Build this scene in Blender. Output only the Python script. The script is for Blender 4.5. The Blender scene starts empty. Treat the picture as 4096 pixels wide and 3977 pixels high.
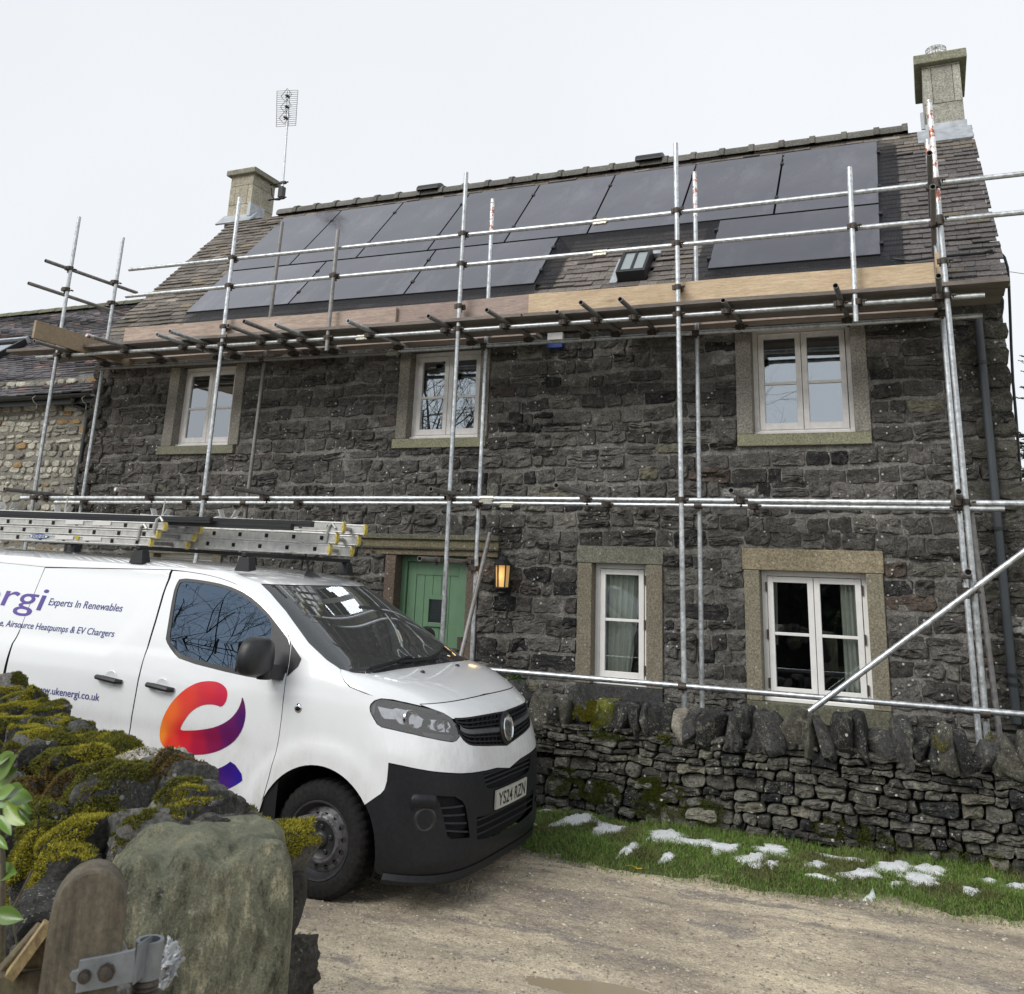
import bpy, bmesh, math, random
import numpy as np
from mathutils import Vector, Matrix
from mathutils.geometry import delaunay_2d_cdt

random.seed(7)
rng = np.random.RandomState(11)
S = bpy.context.scene
COL = S.collection
R = math.radians

# ------------------------------------------------------------------ camera
F_PX, CXP, CYP = 3762.0, 2048.0, 1264.2          # survey of the photograph (4096 x 3977)
yaw, pitch, roll = 0.4185, 0.27072, 0.03863
fwd = np.array([-math.sin(yaw)*math.cos(pitch), math.cos(yaw)*math.cos(pitch), math.sin(pitch)])
r0 = np.array([math.cos(yaw), math.sin(yaw), 0.0])
u0 = np.cross(r0, fwd)
right = r0*math.cos(roll)+u0*math.sin(roll)
up = -r0*math.sin(roll)+u0*math.cos(roll)
cam_d = bpy.data.cameras.new('camera')
cam = bpy.data.objects.new('camera', cam_d)
COL.objects.link(cam)
cam.matrix_world = Matrix(((right[0], up[0], -fwd[0], 0), (right[1], up[1], -fwd[1], 0), (right[2], up[2], -fwd[2], 0), (0, 0, 0, 1)))
cam_d.sensor_fit = 'HORIZONTAL'
cam_d.sensor_width = 36.0
cam_d.lens = F_PX/4096*36.0
cam_d.shift_y = -(1988.5-CYP)/4096
cam_d.clip_start = 0.05
cam_d.clip_end = 2000
cam_d.dof.use_dof = True
cam_d.dof.focus_distance = 7.5
cam_d.dof.aperture_fstop = 14.0
S.camera = cam

# ------------------------------------------------------------------ world, sun, exposure
SUN_AZ, SUN_EL = R(207), R(38)
w = bpy.data.worlds.new('World')
S.world = w
w.use_nodes = True
nt = w.node_tree
bg = nt.nodes['Background']
bg.inputs['Strength'].default_value = 0.1
sky = nt.nodes.new('ShaderNodeTexSky')
sky.sky_type = 'NISHITA'
sky.sun_disc = False
sky.sun_elevation = SUN_EL
sky.sun_rotation = SUN_AZ
hsv = nt.nodes.new('ShaderNodeHueSaturation')
hsv.inputs['Saturation'].default_value = 0.25
nt.links.new(sky.outputs[0], hsv.inputs['Color'])
mx = nt.nodes.new('ShaderNodeMix')
mx.data_type = 'RGBA'
mx.inputs[0].default_value = 0.93              # thick white cloud over the sky
nt.links.new(hsv.outputs[0], mx.inputs[6])
tc = nt.nodes.new('ShaderNodeTexCoord')
nz = nt.nodes.new('ShaderNodeTexNoise')
nz.inputs['Scale'].default_value = 1.6
nz.inputs['Detail'].default_value = 3
nt.links.new(tc.outputs['Generated'], nz.inputs['Vector'])
cr = nt.nodes.new('ShaderNodeValToRGB')
cr.color_ramp.elements[0].position = 0.3
cr.color_ramp.elements[0].color = (5.95, 6.2, 6.5, 1)
cr.color_ramp.elements[1].position = 0.7
cr.color_ramp.elements[1].color = (6.5, 6.7, 6.95, 1)
nt.links.new(nz.outputs[0], cr.inputs[0])
sxyz = nt.nodes.new('ShaderNodeSeparateXYZ')
nt.links.new(tc.outputs['Generated'], sxyz.inputs[0])
gr_ = nt.nodes.new('ShaderNodeValToRGB')          # unseen zenith darkened to shape panel reflections and favour the facade
gr_.color_ramp.elements[0].position = .70
gr_.color_ramp.elements[0].color = (1.0, 1.0, 1.0, 1)
gr_.color_ramp.elements[1].position = .97
gr_.color_ramp.elements[1].color = (.60, .60, .615, 1)
nt.links.new(sxyz.outputs[2], gr_.inputs[0])
mm_ = nt.nodes.new('ShaderNodeMix')
mm_.data_type = 'RGBA'
mm_.blend_type = 'MULTIPLY'
mm_.inputs[0].default_value = 1.0
nt.links.new(cr.outputs[0], mm_.inputs[6])
nt.links.new(gr_.outputs[0], mm_.inputs[7])
nt.links.new(mm_.outputs[2], mx.inputs[7])
nt.links.new(mx.outputs[2], bg.inputs['Color'])
sd = bpy.data.lights.new('sun', 'SUN')
sd.energy = 1.5
sd.angle = R(30)
sd.color = (1.0, 0.97, 0.93)
sun = bpy.data.objects.new('sun', sd)
COL.objects.link(sun)
dirv = Vector((math.sin(SUN_AZ)*math.cos(SUN_EL), math.cos(SUN_AZ)*math.cos(SUN_EL), math.sin(SUN_EL)))
sun.rotation_euler = dirv.to_track_quat('Z', 'Y').to_euler()
S.view_settings.view_transform = 'Standard'
S.view_settings.look = 'None'
S.view_settings.exposure = 0.55
S.view_settings.gamma = 1.0
S.render.engine = 'CYCLES'
S.cycles.max_bounces = 8
S.cycles.transparent_max_bounces = 12

# ------------------------------------------------------------------ survey: a sight line meets a known plane
MC = np.array([right, up, fwd])
def ray(x, y):
    return MC.T @ np.array([(x-CXP)/F_PX, -(y-CYP)/F_PX, 1.0])
def onY(x, y, Y):
    d = ray(x, y); return d*(Y/d[1])
def onZ(x, y, Z):
    d = ray(x, y); return d*(Z/d[2])
def onX(x, y, X):
    d = ray(x, y); return d*(X/d[0])
def onP(x, y, p, n):
    d = ray(x, y); return d*(np.dot(p, n)/np.dot(d, n))

# ------------------------------------------------------------------ numeric noise
def _h(i, j, k, s):
    n = (i*374761393+j*668265263+k*2147483647+s*144665) & 0xffffffff
    n = ((n ^ (n >> 13))*1274126177) & 0xffffffff
    n = n ^ (n >> 16)
    return (n & 0xffff)/65535.0
def vnoise(P, scale=1.0, seed=0):
    P = np.atleast_2d(np.asarray(P, float))*scale+1000.5
    I = np.floor(P).astype(np.int64); Fr = P-I
    Fr = Fr*Fr*(3-2*Fr)
    r = 0
    for a in (0, 1):
        for b in (0, 1):
            for c in (0, 1):
                wgt = (Fr[:, 0] if a else 1-Fr[:, 0])*(Fr[:, 1] if b else 1-Fr[:, 1])*(Fr[:, 2] if c else 1-Fr[:, 2])
                r = r+wgt*_h(I[:, 0]+a, I[:, 1]+b, I[:, 2]+c, seed)
    return r*2-1
def fnoise(P, scale=1.0, octv=3, seed=0):
    r = 0; a = 1.0; t = 0
    for o in range(octv):
        r = r+a*vnoise(P, scale*2**o, seed+o); t += a; a *= .5
    return r/t

# ------------------------------------------------------------------ scene-tree helpers
ORG = {}
def tag(o, label=None, cat=None, group=None, kind=None):
    if label: o['label'] = label
    if cat: o['category'] = cat
    if group: o['group'] = group
    if kind: o['kind'] = kind
    return o
def empty(name, loc, label=None, cat=None, group=None):
    o = bpy.data.objects.new(name, None)
    COL.objects.link(o)
    o.location = tuple(loc)
    o.empty_display_size = .2
    ORG[o.name] = np.array(loc, float)
    return tag(o, label, cat, group)
class MB:
    def __init__(s):
        s.v = []; s.f = []; s.c = []; s.n = 0
    def add(s, V, Fs, col=None):
        V = np.asarray(V, float).reshape(-1, 3)
        s.v.append(V)
        o = s.n
        s.f.extend([tuple(int(i)+o for i in f) for f in Fs])
        s.n += len(V)
        if col is None: col = (1, 1, 1)
        c = np.asarray(col, float)
        if c.ndim == 1: c = np.tile(c[:3], (len(V), 1))
        s.c.append(c)
        return s
    def box(s, x0, x1, y0, y1, z0, z1, col=None):
        V = [(x0, y0, z0), (x1, y0, z0), (x1, y1, z0), (x0, y1, z0), (x0, y0, z1), (x1, y0, z1), (x1, y1, z1), (x0, y1, z1)]
        return s.add(V, [(0, 3, 2, 1), (4, 5, 6, 7), (0, 1, 5, 4), (1, 2, 6, 5), (2, 3, 7, 6), (3, 0, 4, 7)], col)
    def obox(s, c, ax, ay, az, col=None):
        c = np.asarray(c, float); ax = np.asarray(ax, float); ay = np.asarray(ay, float); az = np.asarray(az, float)
        V = [c+i*ax+j*ay+k*az for k in (-1, 1) for (i, j) in ((-1, -1), (1, -1), (1, 1), (-1, 1))]
        return s.add(V, [(0, 3, 2, 1), (4, 5, 6, 7), (0, 1, 5, 4), (1, 2, 6, 5), (2, 3, 7, 6), (3, 0, 4, 7)], col)
    def tube(s, p0, p1, r, r2=None, n=14, hollow=False, col=None, caps=True):
        p0 = np.asarray(p0, float); p1 = np.asarray(p1, float)
        if r2 is None: r2 = r
        d = p1-p0; L = np.linalg.norm(d); d = d/max(L, 1e-9)
        a = np.cross(d, (0, 0, 1.0))
        if np.linalg.norm(a) < .1: a = np.cross(d, (0, 1.0, 0))
        a /= np.linalg.norm(a); b = np.cross(d, a)
        an = np.arange(n)*2*math.pi/n
        ring = np.outer(np.cos(an), a)+np.outer(np.sin(an), b)
        V = [p0+ring*r, p1+ring*r2]; Fs = [(i, (i+1) % n, n+(i+1) % n, n+i) for i in range(n)]
        if hollow:
            V += [p0+ring*r*.86, p1+ring*r2*.86, p0+d*.12+ring*r*.86, p1-d*.12+ring*r2*.86]
            Fs += [(2*n+i, 2*n+(i+1) % n, (i+1) % n, i) for i in range(n)]
            Fs += [(n+i, n+(i+1) % n, 3*n+(i+1) % n, 3*n+i) for i in range(n)]
            Fs += [(4*n+i, 4*n+(i+1) % n, 2*n+(i+1) % n, 2*n+i) for i in range(n)]
            Fs += [(3*n+i, 3*n+(i+1) % n, 5*n+(i+1) % n, 5*n+i) for i in range(n)]
            Fs += [tuple(4*n+i for i in range(n)), tuple(5*n+i for i in reversed(range(n)))]
        elif caps:
            Fs += [tuple(reversed(range(n))), tuple(n+i for i in range(n))]
        return s.add(np.concatenate(V), Fs, col)
    def path(s, pts, r, n=8, col=None):
        pts = [np.asarray(p, float) for p in pts]
        m = len(pts); rr = r if hasattr(r, '__len__') else [r]*m
        a = None; V = []
        for i in range(m):
            d = pts[min(i+1, m-1)]-pts[max(i-1, 0)]; d /= max(np.linalg.norm(d), 1e-9)
            if a is None:
                a = np.cross(d, (0, 0, 1.0))
                if np.linalg.norm(a) < .1: a = np.cross(d, (0, 1.0, 0))
            a = a-d*np.dot(a, d); a /= max(np.linalg.norm(a), 1e-9); b = np.cross(d, a)
            an = np.arange(n)*2*math.pi/n
            V.append(pts[i]+(np.outer(np.cos(an), a)+np.outer(np.sin(an), b))*rr[i])
        Fs = [(i*n+j, i*n+(j+1) % n, (i+1)*n+(j+1) % n, (i+1)*n+j) for i in range(m-1) for j in range(n)]
        Fs += [tuple(reversed(range(n))), tuple((m-1)*n+i for i in range(n))]
        return s.add(np.concatenate(V), Fs, col)
    def lathe(s, c, prof, n=24, axis=(0, 0, 1), col=None, closed=False):
        c = np.asarray(c, float); d = np.asarray(axis, float); d /= np.linalg.norm(d)
        a = np.cross(d, (0, 0, 1.0))
        if np.linalg.norm(a) < .1: a = np.cross(d, (1.0, 0, 0))
        a /= np.linalg.norm(a); b = np.cross(d, a)
        an = np.arange(n)*2*math.pi/n
        ring = np.outer(np.cos(an), a)+np.outer(np.sin(an), b)
        V = [c+ring*r+d*h for r, h in prof]; m = len(prof)
        Fs = [(i*n+j, i*n+(j+1) % n, (i+1)*n+(j+1) % n, (i+1)*n+j) for i in range(m-1) for j in range(n)]
        if closed: Fs += [((m-1)*n+j, (m-1)*n+(j+1) % n, (j+1) % n, j) for j in range(n)]
        return s.add(np.concatenate(V), Fs, col)
    def prism(s, poly, y0, y1, mapf=lambda a, y, b: (a, y, b), col=None):
        n = len(poly)
        V = [mapf(a, y0, b) for a, b in poly]+[mapf(a, y1, b) for a, b in poly]
        Fs = [tuple(range(n)), tuple(reversed(range(n, 2*n)))]+[(i, n+i, n+(i+1) % n, (i+1) % n) for i in range(n)]
        return s.add(V, Fs, col)
    def build(s, name, mat, parent=None, smooth=False, bevel=0, mats=None):
        V = np.concatenate(s.v) if s.v else np.zeros((0, 3))
        C = np.concatenate(s.c) if s.c else np.zeros((0, 3))
        if parent is not None: V = V-ORG[parent.name]
        me = bpy.data.meshes.new(name)
        me.from_pydata(V.tolist(), [], s.f)
        at = me.color_attributes.new('Col', 'FLOAT_COLOR', 'POINT')
        buf = np.ones((len(V), 4), np.float32); buf[:, :3] = C
        at.data.foreach_set('color', buf.ravel())
        if smooth:
            me.polygons.foreach_set('use_smooth', [True]*len(me.polygons))
            if smooth == 'auto':
                try: me.set_sharp_from_angle(angle=R(38))
                except Exception: pass
        if mat is not None: me.materials.append(mat)
        me.update()
        o = bpy.data.objects.new(name, me)
        COL.objects.link(o)
        if parent is not None:
            o.parent = parent
            ORG[o.name] = ORG[parent.name]
        else:
            ORG[o.name] = np.zeros(3)
        if bevel:
            b = o.modifiers.new('bevel', 'BEVEL'); b.width = bevel; b.segments = 2; b.limit_method = 'ANGLE'; b.angle_limit = R(40)
        return o

# ------------------------------------------------------------------ materials
def M(name): 
    m = bpy.data.materials.new(name); m.use_nodes = True
    return m, m.node_tree, m.node_tree.nodes['Principled BSDF']
def nd(nt, t, **kw):
    n = nt.nodes.new(t)
    for k, v in kw.items():
        if k.startswith('i_'):
            key = k[2:]
            key = int(key) if key.isdigit() else key.replace('_', ' ')
            n.inputs[key].default_value = v
        else: setattr(n, k, v)
    return n
def mixc(nt, fac, a, b, mode='MIX'):
    n = nt.nodes.new('ShaderNodeMix'); n.data_type = 'RGBA'; n.blend_type = mode
    for s_, v in ((0, fac), (6, a), (7, b)):
        if hasattr(v, 'is_output'): nt.links.new(v, n.inputs[s_])
        else: n.inputs[s_].default_value = (v if s_ == 0 else (tuple(v)+(1,))[:4])
    return n.outputs[2]
def ramp(nt, v, p0, p1, c0=(0, 0, 0), c1=(1, 1, 1)):
    n = nt.nodes.new('ShaderNodeValToRGB')
    n.color_ramp.elements[0].position = p0; n.color_ramp.elements[1].position = p1
    n.color_ramp.elements[0].color = tuple(c0)+(1,); n.color_ramp.elements[1].color = tuple(c1)+(1,)
    nt.links.new(v, n.inputs[0]); return n.outputs[0]
def noise(nt, scale, detail=4, rough=.6, vec=None, typ='ShaderNodeTexNoise', out=0):
    n = nt.nodes.new(typ); n.inputs['Scale'].default_value = scale
    if 'Detail' in n.inputs: n.inputs['Detail'].default_value = detail
    if 'Roughness' in n.inputs: n.inputs['Roughness'].default_value = rough
    if vec is not None: nt.links.new(vec, n.inputs['Vector'])
    return n.outputs[out]
def objvec(nt, scale=(1, 1, 1)):
    t = nt.nodes.new('ShaderNodeTexCoord'); m = nt.nodes.new('ShaderNodeMapping')
    m.inputs['Scale'].default_value = scale
    nt.links.new(t.outputs['Object'], m.inputs['Vector']); return m.outputs[0]
def bump(nt, bsdf, h, strength=.3, dist=.01):
    b = nt.nodes.new('ShaderNodeBump'); b.inputs['Strength'].default_value = strength; b.inputs['Distance'].default_value = dist
    nt.links.new(h, b.inputs['Height']); nt.links.new(b.outputs[0], bsdf.inputs['Normal']); return b
def attr(nt, name='Col'):
    a = nt.nodes.new('ShaderNodeVertexColor'); a.layer_name = name; return a.outputs[0]

def stone_mat(name, var=.55, lichen=.25, lichcol=(.42, .42, .38), sc=1.0, bs=.9, bd=.012, moss=0, rough=.92, dark=(.2, .2, .21), darkamt=.35, lichen2=None, patchy=0, patchcol=(.30, .29, .23)):
    m, nt, b = M(name)
    v = objvec(nt)
    a = attr(nt)
    n1 = noise(nt, 9*sc, 6, .7, v); n2 = noise(nt, 55*sc, 5, .75, v); n3 = noise(nt, 2.2*sc, 3, .6, v)
    c = mixc(nt, 1.0, a, ramp(nt, n1, .3, .72, (1-var,)*3, (1+var,)*3), 'MULTIPLY')
    c = mixc(nt, 1.0, c, ramp(nt, n2, .35, .66, (.50,)*3, (1.6,)*3), 'MULTIPLY')
    if patchy:
        pt = ramp(nt, noise(nt, 13*sc, 9, .85, v), .53, .60, (0,)*3, (patchy,)*3); c = mixc(nt, pt, c, mixc(nt, 1, patchcol, ramp(nt, n2, .35, .65, (.6,)*3, (1.3,)*3), 'MULTIPLY'))
    c = mixc(nt, ramp(nt, n3, .45, .7, (0,)*3, (darkamt,)*3), c, dark, 'MULTIPLY')
    if lichen:
        l1 = ramp(nt, noise(nt, 70*sc, 4, .8, v), .60, .67)
        l2 = ramp(nt, noise(nt, 6*sc, 3, .6, v), .48, .62)
        k = nd(nt, 'ShaderNodeMath', operation='MULTIPLY'); nt.links.new(l1, k.inputs[0]); nt.links.new(l2, k.inputs[1])
        k2 = nd(nt, 'ShaderNodeMath', operation='MULTIPLY', i_1=lichen*3); nt.links.new(k.outputs[0], k2.inputs[0]); k2.use_clamp = True
        c = mixc(nt, k2.outputs[0], c, lichcol)
        vor = nt.nodes.new('ShaderNodeTexVoronoi'); vor.inputs['Scale'].default_value = 13*sc; nt.links.new(v, vor.inputs['Vector'])
        s1 = ramp(nt, vor.outputs['Distance'], .10, .16, (1,)*3, (0,)*3)
        s2 = ramp(nt, noise(nt, 3.3*sc, 2, .5, v), .5, .56)
        k = nd(nt, 'ShaderNodeMath', operation='MULTIPLY'); nt.links.new(s1, k.inputs[0]); nt.links.new(s2, k.inputs[1])
        k3 = nd(nt, 'ShaderNodeMath', operation='MULTIPLY', i_1=lichen*1.8); nt.links.new(k.outputs[0], k3.inputs[0]); k3.use_clamp = True
        c = mixc(nt, k3.outputs[0], c, (.55, .55, .52) if lichen2 is None else lichen2)
    if moss:
        g = nt.nodes.new('ShaderNodeNewGeometry'); sx = nt.nodes.new('ShaderNodeSeparateXYZ'); nt.links.new(g.outputs['Normal'], sx.inputs[0])
        ad = nd(nt, 'ShaderNodeMath', operation='ADD'); nt.links.new(sx.outputs[2], ad.inputs[0]); nt.links.new(noise(nt, 5, 4, .7, v), ad.inputs[1])
        mk = ramp(nt, ad.outputs[0], 1.05-moss*.5, 1.25-moss*.5)
        c = mixc(nt, mk, c, mixc(nt, n2, (.035, .05, .008), (.17, .17, .03)))
    nt.links.new(c, b.inputs['Base Color'])
    b.inputs['Roughness'].default_value = rough
    b.inputs['Specular IOR Level'].default_value = .35
    hh = mixc(nt, .5, n1, n2)
    bump(nt, b, hh, bs, bd)
    return m

def simple(name, col, rough=.5, metal=0, var=.12, vs=18, bs=0, spec=.5, scale=(1, 1, 1), coat=0, useattr=False):
    m, nt, b = M(name)
    v = objvec(nt, scale)
    n1 = noise(nt, vs, 5, .65, v)
    base = mixc(nt, 1.0, attr(nt), col, 'MULTIPLY') if useattr else col
    c = mixc(nt, 1.0, base, ramp(nt, n1, .3, .7, (1-var,)*3, (1+var,)*3), 'MULTIPLY')
    nt.links.new(c, b.inputs['Base Color'])
    b.inputs['Roughness'].default_value = rough; b.inputs['Metallic'].default_value = metal
    b.inputs['Specular IOR Level'].default_value = spec
    b.inputs['Coat Weight'].default_value = coat
    if bs: bump(nt, b, n1, bs, .004)
    return m

MAT = {}
MAT['facade'] = stone_mat('gritstone', var=.42, lichen=.7, darkamt=.35, bs=1.0, bd=.022, lichcol=(.34, .335, .31), patchy=.5, patchcol=(.185, .18, .16))
MAT['pale'] = stone_mat('pale_limestone', var=.3, lichen=.3, lichcol=(.5, .49, .43), darkamt=.25, dark=(.4, .36, .3))
MAT['mortar'] = stone_mat('mortar', var=.25, lichen=.15, lichcol=(.25, .24, .22), darkamt=.3, dark=(.5, .5, .5), bs=.5)
MAT['dressed'] = stone_mat('dressed_sandstone', var=.16, lichen=.3, lichcol=(.36, .35, .3), darkamt=.35, dark=(.55, .53, .5), bs=.35, bd=.004)
MAT['tile'] = stone_mat('roof_tile', var=.17, lichen=.2, lichcol=(.36, .35, .33), darkamt=.22, dark=(.5, .48, .5), bs=.5, bd=.004, rough=.7)
MAT['lead'] = simple('lead_flashing', (.42, .45, .48), .55, .3, .25, 9, .3)
MAT['drystone'] = stone_mat('drystone', var=.55, lichen=1.0, lichcol=(.42, .42, .36), darkamt=.6, dark=(.25, .25, .27), bs=1.0, bd=.022, lichen2=(.5, .5, .45), patchy=.75, patchcol=(.22, .215, .165))
def galv(name, col=(.62, .65, .67), rough=.38, paint=None):
    m, nt, b = M(name)
    v = objvec(nt); v2 = objvec(nt, (1, 1, .15))
    a = attr(nt)
    n1 = noise(nt, 24, 5, .65, v); n2 = noise(nt, 5, 3, .6, v); n3 = noise(nt, 120, 3, .6, v)
    c = mixc(nt, 1, a, mixc(nt, 1, col, ramp(nt, n1, .3, .7, (.6,)*3, (1.3,)*3), 'MULTIPLY'), 'MULTIPLY')
    c = mixc(nt, ramp(nt, n2, .5, .72, (0,)*3, (.45,)*3), c, (.32, .31, .29))
    if paint is not None:
        c = mixc(nt, ramp(nt, noise(nt, 16, 5, .75, v), .50, .56), mixc(nt, 1, c, (1.5, 1.45, 1.4), 'MULTIPLY'), paint)
    nt.links.new(c, b.inputs['Base Color']); b.inputs['Metallic'].default_value = .75
    nt.links.new(ramp(nt, n1, .3, .7, (rough-.1,)*3, (rough+.18,)*3), b.inputs['Roughness'])
    bump(nt, b, n3, .12, .001)
    return m
MAT['galv'] = galv('galvanised_steel')
MAT['galvdark'] = galv('weathered_steel', (.30, .29, .28), .55)
MAT['galvred'] = galv('red_painted_steel', paint=(.42, .15, .10))
MAT['rust'] = simple('coupler_steel', (.09, .075, .065), .6, .6, .4, 60, .3)
MAT['zinc'] = simple('zinc_plated', (.5, .49, .42), .4, .8, .25, 60, .2)
def wood(name, c0, c1, sc=1.0, ax=(1.2, 12, 12), rough=.8, stain=.3, bs=.3):
    m, nt, b = M(name)
    v = objvec(nt, ax)
    n1 = noise(nt, 3*sc, 8, .7, v); n2 = noise(nt, 1.3, 4, .7, objvec(nt)); n3 = noise(nt, 12, 6, .8, v)
    a = attr(nt)
    c = mixc(nt, ramp(nt, n1, .3, .7), c0, c1)
    c = mixc(nt, 1, c, ramp(nt, n3, .3, .7, (.72,)*3, (1.22,)*3), 'MULTIPLY')
    vor = nt.nodes.new('ShaderNodeTexVoronoi'); vor.inputs['Scale'].default_value = 2.4; nt.links.new(objvec(nt, (.8, 1, 2.2)), vor.inputs['Vector'])
    c = mixc(nt, ramp(nt, vor.outputs['Distance'], .04, .13, (.65,)*3, (0,)*3), c, tuple(x*.55 for x in c0))
    c = mixc(nt, ramp(nt, n2, .45, .75, (0,)*3, (stain,)*3), c, tuple(x*.45 for x in c0))
    c = mixc(nt, 1, c, a, 'MULTIPLY')
    nt.links.new(c, b.inputs['Base Color']); b.inputs['Roughness'].default_value = rough
    bump(nt, b, n1, bs, .003)
    return m
MAT['pine'] = wood('pine_board', (.50, .37, .235), (.66, .52, .36))
MAT['board'] = wood('weathered_board', (.32, .255, .22), (.52, .43, .375), stain=.35)
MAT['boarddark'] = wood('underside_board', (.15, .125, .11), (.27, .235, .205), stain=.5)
MAT['whitepaint'] = simple('white_window_paint', (.84, .83, .80), .45, 0, .05, 8, .05)
MAT['oldwhite'] = simple('old_white_paint', (.81, .785, .765), .55, 0, .10, 14, .15)
MAT['black'] = simple('black_plastic', (.018, .019, .021), .45, 0, .2, 30, .1)
MAT['blackmat'] = simple('black_void', (.006, .006, .007), .9, 0, .1, 10)
def glassm(name, refl=.35, tint=(.6, .66, .68), rough=.0, wob=.03, gcol=(.9, .95, 1), haze=0):
    m = bpy.data.materials.new(name); m.use_nodes = True; nt = m.node_tree
    nt.nodes.remove(nt.nodes['Principled BSDF']); out = nt.nodes['Material Output']
    tr = nd(nt, 'ShaderNodeBsdfTransparent'); tr.inputs[0].default_value = tuple(tint)+(1,)
    gl = nd(nt, 'ShaderNodeBsdfGlossy'); gl.inputs['Roughness'].default_value = rough; gl.inputs[0].default_value = tuple(gcol)+(1,)
    lw = nd(nt, 'ShaderNodeLayerWeight'); lw.inputs[0].default_value = .35
    ad = nd(nt, 'ShaderNodeMath', operation='ADD', i_1=refl); nt.links.new(lw.outputs['Fresnel'], ad.inputs[0]); ad.use_clamp = True
    mx = nd(nt, 'ShaderNodeMixShader'); nt.links.new(ad.outputs[0], mx.inputs[0]); nt.links.new(tr.outputs[0], mx.inputs[1]); nt.links.new(gl.outputs[0], mx.inputs[2])
    nt.links.new(mx.outputs[0], out.inputs[0])
    if haze:
        df = nd(nt, 'ShaderNodeBsdfDiffuse'); df.inputs[0].default_value = (.6, .62, .6, 1); m3 = nd(nt, 'ShaderNodeMixShader', i_0=haze); nt.links.new(mx.outputs[0], m3.inputs[1]); nt.links.new(df.outputs[0], m3.inputs[2]); nt.links.new(m3.outputs[0], out.inputs[0])
    b = nt.nodes.new('ShaderNodeBump'); b.inputs['Strength'].default_value = wob; b.inputs['Distance'].default_value = .01
    nt.links.new(noise(nt, 3, 2, .5, objvec(nt)), b.inputs['Height']); nt.links.new(b.outputs[0], gl.inputs['Normal'])
    return m
MAT['glass'] = glassm('window_glass', .30)
MAT['glasslow'] = glassm('clear_window_glass', .05, (.9, .93, .91))
# ================================================================== stonework
def clip_poly(poly, nx, ny, d):
    out = []; n = len(poly)
    for i in range(n):
        p = poly[i]; q = poly[(i+1) % n]
        a = p[0]*nx+p[1]*ny-d; b = q[0]*nx+q[1]*ny-d
        if a <= 0: out.append(p)
        if a*b < 0:
            t = a/(a-b); out.append((p[0]+t*(q[0]-p[0]), p[1]+t*(q[1]-p[1])))
    return out
def voronoi(pts, box, asp=1.0, bound=None):
    P = np.array(pts, float); P[:, 1] *= asp
    x0, x1, y0, y1 = box; cells = []
    for i in range(len(P)):
        d2 = ((P-P[i])**2).sum(1); idx = np.argsort(d2)[1:22]
        poly = [(x0, y0*asp), (x1, y0*asp), (x1, y1*asp), (x0, y1*asp)]
        for j in idx:
            nx, ny = P[j]-P[i]; m = (P[j]+P[i])/2
            poly = clip_poly(poly, nx, ny, m[0]*nx+m[1]*ny)
            if len(poly) < 3: break
        cells.append([(a, b/asp) for a, b in poly] if len(poly) >= 3 else None)
    return cells
def relax_sites(n, box, asp, it=2, inside=None):
    x0, x1, y0, y1 = box
    P = np.column_stack([rng.uniform(x0, x1, n), rng.uniform(y0, y1, n)])
    for _ in range(it):
        C = voronoi(P, box, asp)
        for i, c in enumerate(C):
            if c: P[i] = P[i]*.45+np.mean(c, 0)*.55
    return P
def resample(poly, K):
    p = np.array(poly, float); q = np.roll(p, -1, 0); L = np.hypot(*(q-p).T); cum = np.concatenate([[0], np.cumsum(L)])
    t = np.arange(K)*cum[-1]/K; out = []
    for s_ in t:
        i = min(np.searchsorted(cum, s_, side='right')-1, len(p)-1); f = (s_-cum[i])/max(L[i], 1e-9)
        out.append(p[i]+(q[i]-p[i])*f)
    return np.array(out)
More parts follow.
